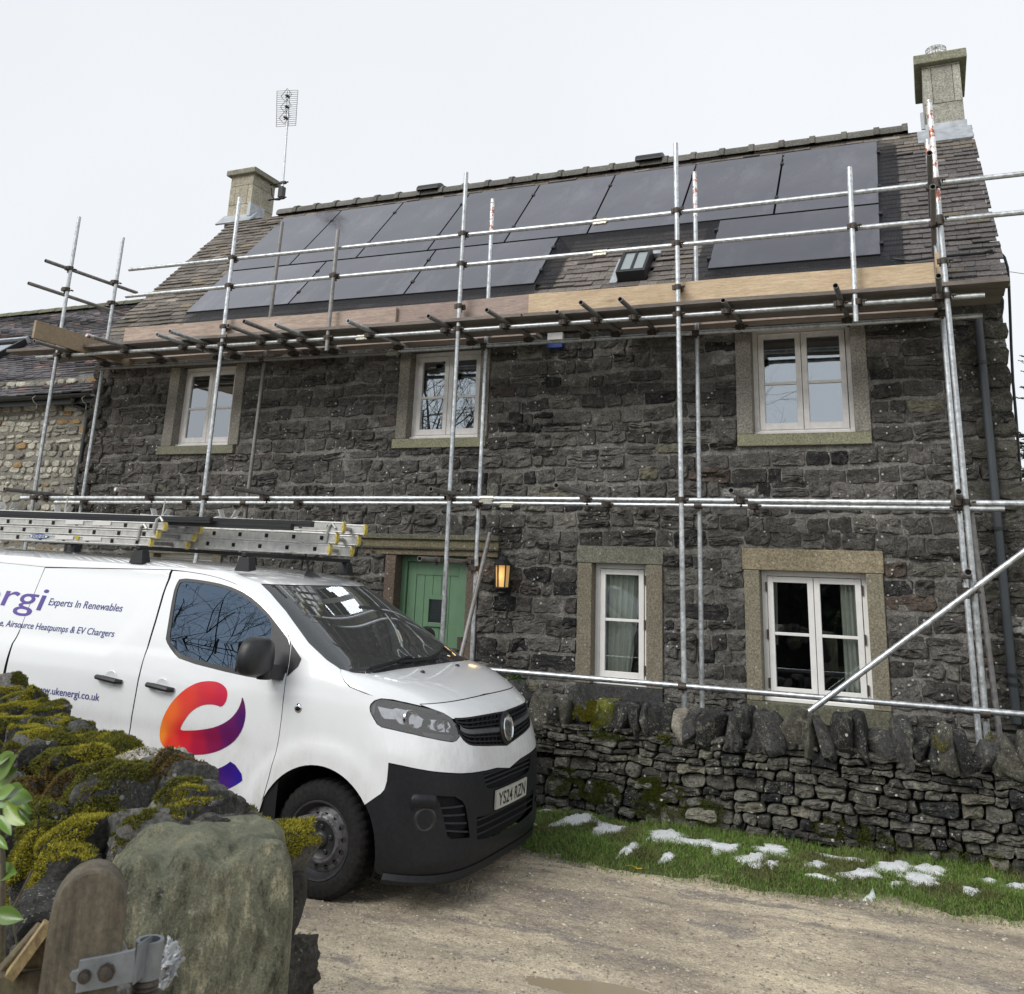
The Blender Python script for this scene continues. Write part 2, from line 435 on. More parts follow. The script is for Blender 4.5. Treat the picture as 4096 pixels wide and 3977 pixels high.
def stones(mb, cells, mapf, H, cols, K=16, gap=.008, rnd=.25, amp=.3, ns=9, seed=0, base=-.02, wob=.012):
    """relief stones: every cell becomes a bulging rock-faced block set proud of the wall plane"""
    A = np.array([resample(c, K) for c in cells])                    # N,K,2
    N = len(A); Cn = A.mean(1, keepdims=True)
    half = (A.max(1)-A.min(1))/2; mn = half.min(1)[:, None, None]
    rel = (A-Cn)/np.maximum(half[:, None, :], 1e-4)
    rr = np.abs(rel).max(2, keepdims=True); r2 = np.sqrt((rel**2).sum(2, keepdims=True))
    sh = 1-rnd*np.clip(r2/rr-1, 0, .42)                               # take the corners off
    A = Cn+(A-Cn)*sh
    fl = A.reshape(-1, 2)
    jit = np.column_stack([vnoise(np.column_stack([fl, np.zeros(len(fl))]), 14, seed+5), vnoise(np.column_stack([fl, np.ones(len(fl))]), 14, seed+6)])*wob
    A = A+jit.reshape(A.shape)
    H = np.asarray(H)[:, None]
    rings = [(gap, base*np.ones((N, 1))), (gap, .25*H), (gap+.07*mn[:, :, 0], .85*H), (gap+.25*mn[:, :, 0], H), (gap+.62*mn[:, :, 0], H*1.04)]
    V = []
    for k, (g, h) in enumerate(rings):
        g = g if np.ndim(g) else np.full((N, 1), g)
        s_ = np.clip(1-g[:, :, None]/np.maximum(half[:, None, :], 1e-3), .02, 1)
        a = Cn+(A-Cn)*s_
        hh = np.repeat(h, K, 1)
        V.append(np.dstack([a, hh[:, :, None]]))
    V.append(np.dstack([Cn, (H*1.05)[:, :, None]]))
    V = np.concatenate(V, 1)                                          # N, 5K+1, 3
    tilt = rng.uniform(-.25, .25, (N, 1, 2))
    fl = V.reshape(-1, 3)
    nn = fnoise(np.column_stack([fl[:, :2], np.zeros(len(fl))])+np.repeat(rng.uniform(0, 9, (N, 1)), V.shape[1], 0), ns, 3, seed).reshape(N, -1)
    up_ = (V[:, :, 2] > .3*H)
    V[:, :, 2] += up_*(nn*amp*np.minimum(H*1.6, .05)+((V[:, :, :2]-Cn)*tilt).sum(2)*.35)
    Fs = []
    nv = V.shape[1]
    base_f = [(k*K+j, k*K+(j+1) % K, (k+1)*K+(j+1) % K, (k+1)*K+j) for k in range(4) for j in range(K)]+[(4*K+j, 4*K+(j+1) % K, 5*K) for j in range(K)]
    for i in range(N):
        o = i*nv
        Fs.extend([tuple(o+a for a in f) for f in base_f])
    W = mapf(V.reshape(-1, 3))
    cc = np.repeat(np.asarray(cols), nv, 0)
    mb.add(W, Fs, cc)
def courses(x0, x1, z0, z1, hr, wr, holes=(), wobz=.012):
    """cells of coursed rubble between two heights, interrupted by the openings"""
    cells = []; z = z0; row = 0
    while z < z1-.03:
        h = rng.uniform(*hr); zt = min(z+h, z1)
        if z1-zt < .05: zt = z1
        segs = [(x0, x1)]
        for (hx0, hx1, hz0, hz1) in holes:
            ov = min(zt, hz1)-max(z, hz0)
            if ov > .35*(zt-z):
                ns_ = []
                for a, b in segs:
                    if hx1 <= a or hx0 >= b: ns_.append((a, b))
                    else:
                        if hx0-a > .03: ns_.append((a, hx0))
                        if b-hx1 > .03: ns_.append((hx1, b))
                segs = ns_
        for a, b in segs:
            x = a
            while x < b-.02:
                wd = rng.uniform(*wr)*(1.25 if rng.rand() < .2 else 1)
                xe = x+wd
                if b-xe < wr[0]*.7: xe = b
                f = lambda xx, zz: zz+.022*math.sin(xx*1.7+row*2.1)+.012*math.sin(xx*5.3+row)
                zz0, zz1 = z, zt
                if rng.rand() < .13 and xe-x > .2 and zt-z > .11:      # two thin stones in place of one
                    zm = z+(zt-z)*rng.uniform(.4, .6)
                    for (p, q) in ((z, zm), (zm, zt)):
                        cells.append([(x, f(x, p)), (xe, f(xe, p)), (xe, f(xe, q)), (x, f(x, q))])
                else:
                    d0, d1 = rng.uniform(-.02, .02, 2)
                    cells.append([(x, f(x, z)), (xe, f(xe, z)), (xe, f(xe, zt)), (x, f(x, zt))])
                x = xe
        z = zt; row += 1
    return cells
def wall_boxes(mb, x0, x1, z0, z1, y0, y1, holes, col):
    """the wall's core behind the stones, pierced by its openings"""
    xs = sorted(set([x0, x1]+[h[0] for h in holes]+[h[1] for h in holes])); zs = sorted(set([z0, z1]+[h[2] for h in holes]+[h[3] for h in holes]))
    for i in range(len(xs)-1):
        for j in range(len(zs)-1):
            cx = (xs[i]+xs[i+1])/2; cz = (zs[j]+zs[j+1])/2
            if cx < x0 or cx > x1 or cz < z0 or cz > z1: continue
            if any(h[0] < cx < h[1] and h[2] < cz < h[3] for h in holes): continue
            mb.box(xs[i], xs[i+1], y0, y1, zs[j], zs[j+1], col)

# ================================================================== the stone house
YF = 9.75                                  # plane of the front wall
GZ = -1.90                                 # level of the lane
HZ = -1.80                                 # level of the ground at the house
house = empty('stone_house', (-5, 10.5, HZ), 'long dark gritstone house with two chimneys and solar panels on its steep roof', 'house')
XL, XR = -10.80, .79
def wrect(tl, tr, bl, br, Y=YF):
    a = onY(*tl, Y); b = onY(*tr, Y); c = onY(*bl, Y); d = onY(*br, Y)
    return ((a[0]+c[0])/2, (b[0]+d[0])/2, (c[2]+d[2])/2, (a[2]+b[2])/2)
OPEN = {}
OPEN['low_wide'] = wrect((3036, 2281), (3465, 2293), (3058, 2806), (3495, 2838))
OPEN['low_narrow'] = wrect((2371, 2249), (2585, 2262), (2366, 2736), (2590, 2750))
OPEN['up_right'] = wrect((3001, 1318), (3397, 1308), (3015, 1736), (3421, 1730)); OPEN['up_right'] = OPEN['up_right'][:3]+(2.62,)
OPEN['up_mid'] = wrect((1650, 1406), (1927, 1393), (1627, 1758), (1916, 1748)); OPEN['up_mid'] = OPEN['up_mid'][:3]+(2.60,)
OPEN['up_left'] = wrect((737, 1458), (951, 1456), (684, 1786), (917, 1780)); OPEN['up_left'] = OPEN['up_left'][:3]+(2.60,)
d0 = onY(1590, 2225, YF); d1 = onY(1874, 2225, YF)
OPEN['door'] = (d0[0], d1[0], HZ+.02, onY(1700, 2222, YF)[2])
g0 = onY(622, 2213, YF); g1 = onY(857, 2213, YF)
OPEN['low_left'] = (g0[0], g1[0], -1.1, g0[2])
holes = [(a-.006, b+.006, c-.006, d+.006) for a, b, c, d in OPEN.values()]
JW = {'low_wide': (.15, .15), 'low_narrow': (.16, .17), 'up_right': (.16, .15), 'up_mid': (.145, .12), 'up_left': (.17, .16), 'door': (.14, .14), 'low_left': (.14, .14)}
surr = []
for k, (a, b, c, d) in OPEN.items():
    jl, jr = JW[k]
    surr.append((a-jl, b+jr, c-(.14 if k != 'door' else 0), d+(.17 if k.startswith('low') else .15)))
cells = courses(XL+.02, XR, HZ-.1, 2.98, (.085, .17), (.12, .38), surr)
cols = []
for c in cells:
    t = rng.rand(); base = np.array([.098, .093, .085])*rng.uniform(.5, 1.5)
    if t < .07: base = np.array([.028, .027, .028])
    elif t < .17: base = np.array([.145, .14, .12])*rng.uniform(.8, 1.2)
    elif t < .19: base = np.array([.105, .080, .066])
    elif t < .205: base = np.array([.17, .16, .115])
    elif t < .212: base = np.array([.30, .30, .28])
    cx = np.mean([p[0] for p in c])
    if cx < -4.2:
        k_ = min(1, (-4.2-cx)/1.5)*.62; base = base*(1-k_)+np.array([.108, .101, .093])*rng.uniform(.8, 1.2)*k_
    cols.append(base)
fmap = lambda V: np.column_stack([V[:, 0], YF-V[:, 2], V[:, 1]])
mb = MB()
stones(mb, cells, fmap, rng.uniform(.008, .034, len(cells)), cols, K=22, gap=.006, rnd=.16, amp=1.3, ns=17, seed=3, base=-.01, wob=.020)
mc = (.20, .193, .175)
wall_boxes(mb, XL, XR-.015, HZ-.3, 3.0, YF, YF+.45, holes, mc)
DEP = 5.4
mb.box(XL, XL+.45, YF+.45, YF+DEP, HZ-.3, 3.0, mc); mb.box(XR-.465, XR-.015, YF+.45, YF+DEP, HZ-.3, 3.0, mc)
mb.box(XL+.45, XR-.465, YF+DEP-.45, YF+DEP, HZ-.3, 3.0, mc)
# big quoins on the right-hand corner and the left-hand corner
zq = HZ-.1; i = 0
while zq < 2.9:
    h = rng.uniform(.16, .30); wq = .34 if i % 2 else .52
    q = [[(XR-wq, zq+.008), (XR+.02+rng.uniform(-.02, .02), zq+.008), (XR+.02+rng.uniform(-.02, .02), zq+h-.008), (XR-wq, zq+h-.008)]]
    stones(mb, q, fmap, [.035], [np.array([.075, .072, .058])*rng.uniform(.7, 1.35)], K=20, gap=.004, rnd=.2, amp=1.0, ns=14, seed=40+i, base=-.05, wob=.03)
    zq += h; i += 1
zq = HZ; i = 0
while zq < 2.9:
    h = rng.uniform(.13, .24); wq = .22 if i % 2 else .34
    q = [[(XL-.03+rng.uniform(-.02, .02), zq+.005), (XL+wq, zq+.005), (XL+wq, zq+h-.005), (XL-.03+rng.uniform(-.02, .02), zq+h-.005)]]
    stones(mb, q, fmap, [.05], [np.array([.055, .048, .043])*rng.uniform(.7, 1.35)], K=20, gap=.004, rnd=.3, amp=1.0, ns=14, seed=80+i, base=-.12, wob=.03)
    zq += h; i += 1
mb.build('wall', MAT['facade'], house)

def sbox(name, x0, x1, z0, z1, proud=.035, depth=.3, col=(.2, .18, .14), mat='dressed', bev=.008, lab=None):
    m = MB(); m.box(x0, x1, YF-proud, YF+depth, z0, z1, col)
    o = m.build(name, MAT[mat], house, bevel=bev)
    if lab: o['label'] = lab
    return o
gold = (.29, .25, .17); grey = (.27, .255, .225); grn = (.25, .25, .17); dk = (.075, .072, .062)
def surround(k, lin=None, jam=None, sil=None, lh=.19, sh=.15, sext=None, sillp=.06):
    a, b, c, d = OPEN[k]; jl, jr = JW[k]
    if lin is not None: sbox('lintel', a-jl-.012, b+jr+.012, d, d+lh, .037, col=lin)
    if jam is not None:
        sbox('jamb', a-jl, a, c, d-.003, .034, col=jam); sbox('jamb', b, b+jr, c, d-.003, .034, col=jam)
    if sil is not None:
        e = (.0, .0) if sext is None else sext
        sbox('sill', a-jl-e[0], b+jr+e[1], c-sh, c-.003, sillp, col=sil)
surround('low_wide', gold, (.225, .205, .15), (.12, .12, .085), lh=.205, sh=.16)
surround('low_narrow', (.17, .17, .135), (.20, .18, .135), (.05, .05, .05), lh=.175, sh=.17, sillp=.04)
surround('up_right', (.10, .095, .08), grey, grn, lh=.2, sh=.125, sillp=.05)
surround('up_mid', (.10, .095, .08), (.22, .205, .175), grn, lh=.2, sh=.115, sext=(.03, -.01), sillp=.05)
surround('up_left', (.10, .095, .08), (.24, .225, .195), (.20, .20, .145), lh=.2, sh=.115, sext=(.05, -.05), sillp=.05)
surround('low_left', (.16, .15, .11), (.17, .15, .11), grey)
# door jambs, plinth blocks and the moulded hood
a, b, c, d = OPEN['door']
sbox('jamb', a-.14, a, c, d-.003, .034, col=(.125, .095, .075)); sbox('jamb', b, b+.14, -1.05, d-.003, .034, col=(.12, .095, .075))
sbox('plinth_block', b, b+.26, HZ, -1.055, .05, col=(.16, .135, .085))
h0 = onY(1462, 2150, YF)[0]; h1 = onY(2010, 2150, YF)[0]
zt = onY(1735, 2140, YF)[2]
m = MB()
m.box(h0+.03, h1-.03, YF-.045, YF+.3, d, zt-.145, (.15, .125, .085))
m.box(h0+.015, h1-.015, YF-.065, YF+.28, zt-.145, zt-.055, (.155, .14, .085))
m.box(h0, h1, YF-.10, YF+.26, zt-.055, zt, (.14, .135, .10))
m.box(h0+.01, h1-.01, YF-.075, YF+.27, zt-.165, zt-.143, (.07, .065, .05))
m.build('door_hood', MAT['dressed'], house, bevel=.006)

# windows: frame mesh (part) with its panes as sub-parts
def window(k, ncas, bars, mat='whitepaint', yo=.10, fr=.05, cas=.055, glass='glass', sillw=.03, inner=(.03, .03, .03), lab=None):
    x0, x1, z0, z1 = OPEN[k]; y = YF+yo
    f = MB()
    f.box(x0, x0+fr, y, y+.07, z0, z1); f.box(x1-fr, x1, y, y+.07, z0, z1)
    f.box(x0+fr, x1-fr, y, y+.07, z1-fr, z1); f.box(x0+fr, x1-fr, y-.02, y+.07, z0, z0+fr)
    f.box(x0-.0, x1, y-.05, y-.002, z0, z0+sillw)
    W = (x1-x0-2*fr-.006*(ncas+1))/ncas; xs = x0+fr+.006; panes = []
    for i in range(ncas):
        a = xs; b = xs+W; za = z0+fr+.005; zb = z1-fr-.005; yy = y-.012
        f.box(a, a+cas, yy, yy+.05, za, zb); f.box(b-cas, b, yy, yy+.05, za, zb)
        f.box(a+cas, b-cas, yy, yy+.05, zb-cas, zb); f.box(a+cas, b-cas, yy, yy+.05, za, za+cas*1.25)
        zz = [za+cas*1.25]
        for t in bars:
            zm = za+(zb-za)*t; f.box(a+cas, b-cas, yy+.006, yy+.044, zm-.014, zm+.014); zz += [zm-.014, zm+.014]
        zz += [zb-cas]
        for q in range(0, len(zz), 2): panes.append((a+cas, b-cas, zz[q], zz[q+1]))
        xs = b+.006
    fo = f.build('window', MAT[mat], house, bevel=.003)
    if lab: fo['label'] = lab
    for (a, b, p, q) in panes:
        g = MB(); g.box(a, b, y+.012, y+.02, p, q); g.build('pane', MAT[glass], fo)
    rm = MB(); e = .02
    X0, X1, Z0, Z1, Y0, Y1 = x0-.5, x1+.5, z0-.3, z1+.3, YF+.46, YF+2.2
    rm.add([(X0, Y0, Z0), (X1, Y0, Z0), (X1, Y1, Z0), (X0, Y1, Z0), (X0, Y0, Z1), (X1, Y0, Z1), (X1, Y1, Z1), (X0, Y1, Z1)], [(0, 1, 2, 3), (7, 6, 5, 4), (1, 5, 6, 2), (2, 6, 7, 3), (3, 7, 4, 0)], inner)
    rm.build('room_interior', MAT['room'], fo)
    # hinges
    if mat == 'whitepaint':
        for t in (.13, .5, .87):
            zc = z0+(z1-z0)*t
            if ncas > 1: h = MB(); h.box(x0+fr-.014, x0+fr+.006, y-.02, y-.01, zc-.045, zc+.045); h.build('hinge', MAT['rust'], fo)
            h = MB(); h.box(x1-fr-.006, x1-fr+.014, y-.02, y-.01, zc-.045, zc+.045); h.build('hinge', MAT['rust'], fo)
    return fo
MAT['room'] = simple('room_walls', (1, 1, 1), .9, useattr=True, var=.3, vs=3)
window('low_wide', 2, (.51,), glass='glasslow', inner=(.035, .033, .03), lab='wide white casement window of the ground floor')
window('low_narrow', 1, (.53,), glass='glasslow', cas=.055, inner=(.02, .02, .02), lab='tall narrow white window beside the lantern')
window('up_right', 2, (.475,), mat='oldwhite', glass='glass', inner=(.25, .27, .27), lab='upper white window at the right-hand end')
window('up_mid', 2, (.475,), mat='oldwhite', glass='glass', inner=(.10, .11, .11), lab='upper white window above the door')
window('up_left', 2, (.475,), mat='oldwhite', glass='glass', inner=(.25, .27, .28), lab='upper white window at the left-hand end')
window('low_left', 2, (.5,), glass='glasslow', lab='ground floor window hidden behind the van')

# curtains hanging inside
def curtain(x0, x1, z0, z1, y, flare, lab, seed):
    m = MB(); nx = 46; nzz = 12
    V = []; 
    for j in range(nzz+1):
        t = j/nzz; z = z1+(z0-z1)*t
        for i in range(nx+1):
            s_ = i/nx; xx = x0+(x1-x0)*s_*(1-flare*t**2)
            V.append((xx, y+.03*math.sin(s_*34+seed)+.012*math.sin(s_*71+t*2), z))
    Fs = [(j*(nx+1)+i, j*(nx+1)+i+1, (j+1)*(nx+1)+i+1, (j+1)*(nx+1)+i) for j in range(nzz) for i in range(nx)]
    m.add(V, Fs); o = m.build('curtain', MAT['cloth'], smooth=True)
    tag(o, lab, 'curtain')
MAT['cloth'] = simple('curtain_cloth', (.80, .79, .74), .9, 0, .1, 20)
a, b, c, d = OPEN['low_narrow']
curtain(a+.08, a+.44, c+.05, d, YF+.215, .28, 'pale gathered curtain drawn to the left inside the tall narrow window', 0)
a, b, c, d = OPEN['low_wide']
curtain(b-.26, b-.04, c+.12, d, YF+.215, -.2, 'pale curtain hanging at the right side inside the wide ground floor window', 2)
curtain(a+.02, a+.13, c+.5, d, YF+.215, .1, 'narrow edge of pale curtain at the left side inside the wide ground floor window', 4)
# a small dark carved figure on the narrow window's ledge
a, b, c, d = OPEN['low_narrow']
m = MB(); m.lathe((b-.17, YF+.3, c+.05), [(.0, 0), (.07, 0), (.075, .02), (.05, .12), (.035, .2), (.06, .3), (.075, .4), (.05, .47), (.022, .5), (.04, .54), (.05, .6), (.035, .66), (0, .68)], 16)
m.tube((b-.21, YF+.3, c+.70), (b-.235, YF+.3, c+.755), .018, .006, 8); m.tube((b-.14, YF+.3, c+.70), (b-.115, YF+.3, c+.755), .018, .006, 8)
tag(m.build('figurine', MAT['blackmat'], smooth=True), 'dark animal figurine standing on the ledge inside the tall narrow window', 'figurine')

# the green door
MAT['green'] = simple('green_door_paint', (.115, .215, .125), .5, 0, .10, 6, .06)
a, b, c, d = OPEN['door']; y = YF+.12
f = MB(); fw = .07
f.box(a, a+fw, y, y+.1, c, d); f.box(b-fw, b, y, y+.1, c, d); f.box(a+fw, b-fw, y, y+.1, d-fw, d)
f.build('door_frame', MAT['green'], house, bevel=.004)
l = MB(); la, lb, lz0, lz1 = a+fw+.004, b-fw-.004, c+.01, d-fw-.004; yl = y+.03
l.box(la, la+.11, yl, yl+.04, lz0, lz1); l.box(lb-.11, lb, yl, yl+.04, lz0, lz1); l.box(la+.11, lb-.11, yl, yl+.04, lz1-.14, lz1); l.box(la+.11, lb-.11, yl, yl+.04, lz0, lz0+.2)
np_ = 5; pw = (lb-la-.22)/np_
cx = (la+lb)/2; ww = .13; wz1 = lz1-.36; wz0 = wz1-.34
for i in range(np_):
    x0_ = la+.11+i*pw+.002; x1_ = x0_+pw-.004
    for (p, q) in ((lz0+.2, lz1-.14),):
        if x1_ > cx-ww and x0_ < cx+ww:
            l.box(x0_, x1_, yl+.008, yl+.036, p, wz0); l.box(x0_, x1_, yl+.008, yl+.036, wz1, q)
            if x0_ < cx-ww: l.box(x0_, cx-ww, yl+.008, yl+.036, wz0, wz1)
            if x1_ > cx+ww: l.box(cx+ww, x1_, yl+.008, yl+.036, wz0, wz1)
        else: l.box(x0_, x1_, yl+.008, yl+.036, p, q)
l.box(cx-ww, cx-ww+.045, yl-.012, yl+.03, wz0, wz1); l.box(cx+ww-.045, cx+ww, yl-.012, yl+.03, wz0, wz1)
l.box(cx-ww+.045, cx+ww-.045, yl-.012, yl+.03, wz1-.045, wz1); l.box(cx-ww+.045, cx+ww-.045, yl-.012, yl+.03, wz0, wz0+.045)
door = l.build('door', MAT['green'], house, bevel=.003)
g = MB(); g.box(cx-ww+.045, cx+ww-.045, yl+.005, yl+.012, wz0+.045, wz1-.045); g.build('pane', MAT['glasslow'], door)
g = MB(); g.box(cx-ww, cx+ww, yl+.045, yl+.06, wz0, wz1, (.02, .02, .03)); g.build('room_interior', MAT['room'], door)
g = MB(); g.box(lb-.075, lb-.02, yl-.03, yl, -.86, -.66); g.box(lb-.16, lb-.03, yl-.05, yl-.03, -.80, -.78); g.build('handle', MAT['rust'], door, bevel=.003)

# ================================================================== main roof
SL = 1.10978; PH = math.atan(SL); CS, SN = math.cos(PH), math.sin(PH)
TZ0, TY0 = 3.9266, 10.48
TILT = .0125
def rp(a, Yn, h=0.0):
    Y = Yn-TILT*(a+.26)
    return np.array([a, Y-SN*h, TZ0+SL*(Y-TY0)+CS*h])
def rp_arr(a, Yn, h):
    Y = Yn-TILT*(a+.26)
    return np.column_stack([a, Y-SN*h, TZ0+SL*(Y-TY0)+CS*h])
nrm = np.array([0, -SN, CS])
p_on = rp(-4, 10.5)
def onroof(x, y, h=0.0): return onP(x, y, p_on+nrm*h, nrm)
EAVE = 9.42
q = onroof(2400, 693); RIDGE = q[1]+TILT*(q[0]+.26)
def tiles(mb, a0, a1, y0, y1, rpf, gauge, tw, cfun, skip=lambda a, y: False, seed=0, thick=.016, sag=.006):
    n = int((y1-y0)/(gauge*CS))+1
    for i in range(n):
        Yb = y0+i*gauge*CS; Yt = min(Yb+gauge*CS*1.35, y1+.02)
        off = (i % 2)*tw*.5+rng.uniform(-.02, .02)
        k = int((a1-a0)/tw)+2
        for j in range(-1, k):
            wj = tw*rng.uniform(.9, 1.1)
            x0 = max(a0, a0+off+j*tw-wj*.5+tw*.5); x1 = min(a1, x0+tw*.975)
            if j < k-1: x1 = min(a1, a0+off+(j+1)*tw-.004)
            x0 = max(a0, a0+off+j*tw)
            if x1-x0 < .03 or skip((x0+x1)/2, (Yb+Yt)/2): continue
            lift = .030+rng.uniform(-.006, .012)+sag*math.sin(x0*2.1+i*.7); lf2 = lift+rng.uniform(-.006, .006)
            dy = rng.uniform(-.006, .006)*1.0+.006*math.sin(x0*1.3+i)
            th = thick*rng.uniform(.8, 1.35)
            A = np.array([x0, x1, x1, x0, x0, x1, x1, x0]); Yn = np.array([Yb+dy, Yb+dy, Yt, Yt]*2)
            Hh = np.array([lift-th, lf2-th, .0, .0, lift, lf2, .012, .012])
            mb.add(rpf(A, Yn, Hh), [(0, 3, 2, 1), (4, 5, 6, 7), (0, 1, 5, 4), (1, 2, 6, 5), (3, 0, 4, 7)], cfun((x0+x1)/2, Yb))
TSTEP = 1.154; PX1 = -.263
def pan_edges():
    return [PX1-TSTEP*k for k in range(9)]
LOWR = 9.765+.088; MIDR = 10.535+.088; TOPR = MIDR+1.762*CS
def under_panels(a, y):
    if MIDR+.12 < y < TOPR-.1 and PX1-TSTEP*8+.15 < a < PX1-.15: return True
    if LOWR+.15 < y < MIDR and (-9.45+.15 < a < -4.10-.2 or -2.0+.15 < a < PX1-.15): return True
    return False
def tcol(a, Y):
    t = rng.rand(); b_ = np.array([.115, .106, .103])*rng.uniform(.8, 1.22)
    if a < -9.3 or Y > 11.6: b_ = np.array([.165, .146, .126])*rng.uniform(.75, 1.3)
    if -4.1 < a < -2: b_ = np.array([.15, .132, .12])*rng.uniform(.7, 1.35)
    if t < .04: b_ = b_*np.array([1.25, 1.18, .98])
    if t > .95: b_ = b_*1.5
    return b_
mb = MB()
SKYL = (onroof(2497, 1130)[0], onroof(2612, 1036)[0])
sk0 = onroof(2476, 1133); sk1 = onroof(2615, 1036); SKY0 = sk0[1]+TILT*(sk0[0]+.26); SKY1 = sk1[1]+TILT*(sk1[0]+.26)
sxa = (onroof(2476, 1133)[0]+onroof(2504, 1044)[0])/2; sxb = (onroof(2593, 1122)[0]+onroof(2615, 1036)[0])/2
skip = lambda a, y: under_panels(a, y) or (sxa-.02 < a < sxb+.02 and SKY0 < y < SKY1)
tiles(mb, XL-.06, XR+.05, EAVE, RIDGE-.05, rp_arr, .108, .22, tcol, skip)
# roof deck beneath the tiles, rear slope and the gable triangles
u = [rp(XL+.02, EAVE+.05, -.03), rp(XR-.03, EAVE+.05, -.03), rp(XR-.03, RIDGE, -.03), rp(XL+.02, RIDGE, -.03)]
mb.add(u+[v-nrm*.06 for v in u], [(0, 1, 2, 3), (7, 6, 5, 4), (0, 4, 5, 1), (1, 5, 6, 2), (3, 7, 4, 0)], (.05, .045, .045))
rz = u[2][2]; back = [np.array([XR, u[2][1], rz]), np.array([XL, u[3][1], u[3][2]]), np.array([XL, 2*u[3][1]-EAVE, 2.75]), np.array([XR, 2*u[2][1]-EAVE, 2.75])]
mb.add(back, [(0, 1, 2, 3)], (.1, .09, .09))
for X, e in ((XR-.04, .02), (XL+.03, 0)):
    r_ = rp(X, RIDGE, -.1)
    mb.add([(X, YF+.02, 2.95), (X, 2*r_[1]-YF, 2.95), (X, r_[1], r_[2]-.03), (X, YF+.02, TZ0+SL*(YF-TY0)-.1)], [(0, 1, 2, 3)], (.09, .085, .08))
roof = mb.build('roof', MAT['tile'], house)
# ridge tiles: overlapping half-round cappings (as one row, with collars)
mb = MB(); a = XL+.95
while a < XR-.75:
    L = .40
    c0 = rp(a, RIDGE+.02, .03); c1 = rp(min(a+L, XR-.7), RIDGE+.02, .03)
    for (p0, p1, rr) in ((c0, c1, .115), (c1+(-.05, 0, 0), c1+(.02, 0, 0), .135)):
        an = np.linspace(-.15, math.pi+.15, 9); ring = np.array([(0, math.cos(t)*rr*1.15, math.sin(t)*rr) for t in an])
        dd = np.array([0, 0, .0])
        ring2 = ring*1.0
        V = np.concatenate([p0+ring-(0, 0, .06), p1+ring2-(0, 0, .06)])
        mb.add(V, [(i, i+1, 9+i+1, 9+i) for i in range(8)]+[tuple(range(9)), tuple(range(17, 8, -1))], np.array([.12, .115, .10])*rng.uniform(.8, 1.25))
    a += L
mb.build('ridge_tiles', MAT['tile'], roof, smooth='auto')
# two black ridge vents
for (px_, py_) in ((1735, 752), (2605, 645)):
    c = onroof(px_, py_+22); m = MB()
    an = np.linspace(0, math.pi, 8)
    p0 = rp(c[0]-.19, RIDGE+.02, .06); p1 = rp(c[0]+.19, RIDGE+.02, .06)
    ring = np.array([(0, math.cos(t)*.17, math.sin(t)*.13) for t in an])
    m.add(np.concatenate([p0+ring-(0, 0, .03), p1+ring-(0, 0, .03)]), [(i, i+1, 8+i+1, 8+i) for i in range(7)]+[tuple(range(8)), tuple(range(15, 7, -1))])
    m.build('ridge_vent', MAT['black'], roof, smooth='auto')
# skylight
m = MB()
def rbox(mm, a0, a1, y0, y1, h0, h1, col=None):
    P = [rp(a0, y0, h0), rp(a1, y0, h0), rp(a1, y1, h0), rp(a0, y1, h0), rp(a0, y0, h1), rp(a1, y0, h1), rp(a1, y1, h1), rp(a0, y1, h1)]
    mm.add(P, [(0, 3, 2, 1), (4, 5, 6, 7), (0, 1, 5, 4), (1, 2, 6, 5), (2, 3, 7, 6), (3, 0, 4, 7)], col)
ha, hb = .0, .15
t_ = .035
rbox(m, sxa, sxa+t_, SKY0, SKY1, ha, hb); rbox(m, sxb-t_, sxb, SKY0, SKY1, ha, hb); rbox(m, sxa+t_, sxb-t_, SKY0, SKY0+t_, ha, hb); rbox(m, sxa+t_, sxb-t_, SKY1-t_, SKY1, ha, hb)
mxx = (sxa+sxb)/2; rbox(m, mxx-.015, mxx+.015, SKY0+t_, SKY1-t_, hb-.04, hb-.005)
sk = m.build('skylight', MAT['black'], roof, bevel=.004)
MAT['skyglass'] = simple('skylight_glass', (.30, .34, .35), .05, 0, .05, 4, spec=1.0)
for (p, q) in ((sxa+t_, mxx-.015), (mxx+.015, sxb-t_)):
    g = MB(); rbox(g, p, q, SKY0+t_, SKY1-t_, hb-.035, hb-.02)
    g.build('skylight_pane', MAT['skyglass'], roof)
g = MB(); rbox(g, sxa-.03, sxb+.08, SKY1, SKY1+.05, .01, .07); rbox(g, sxa-.09, sxa-.002, SKY0-.03, SKY1, .01, .04, (.3, .3, .3)); g.build('flashing', MAT['lead'], roof)

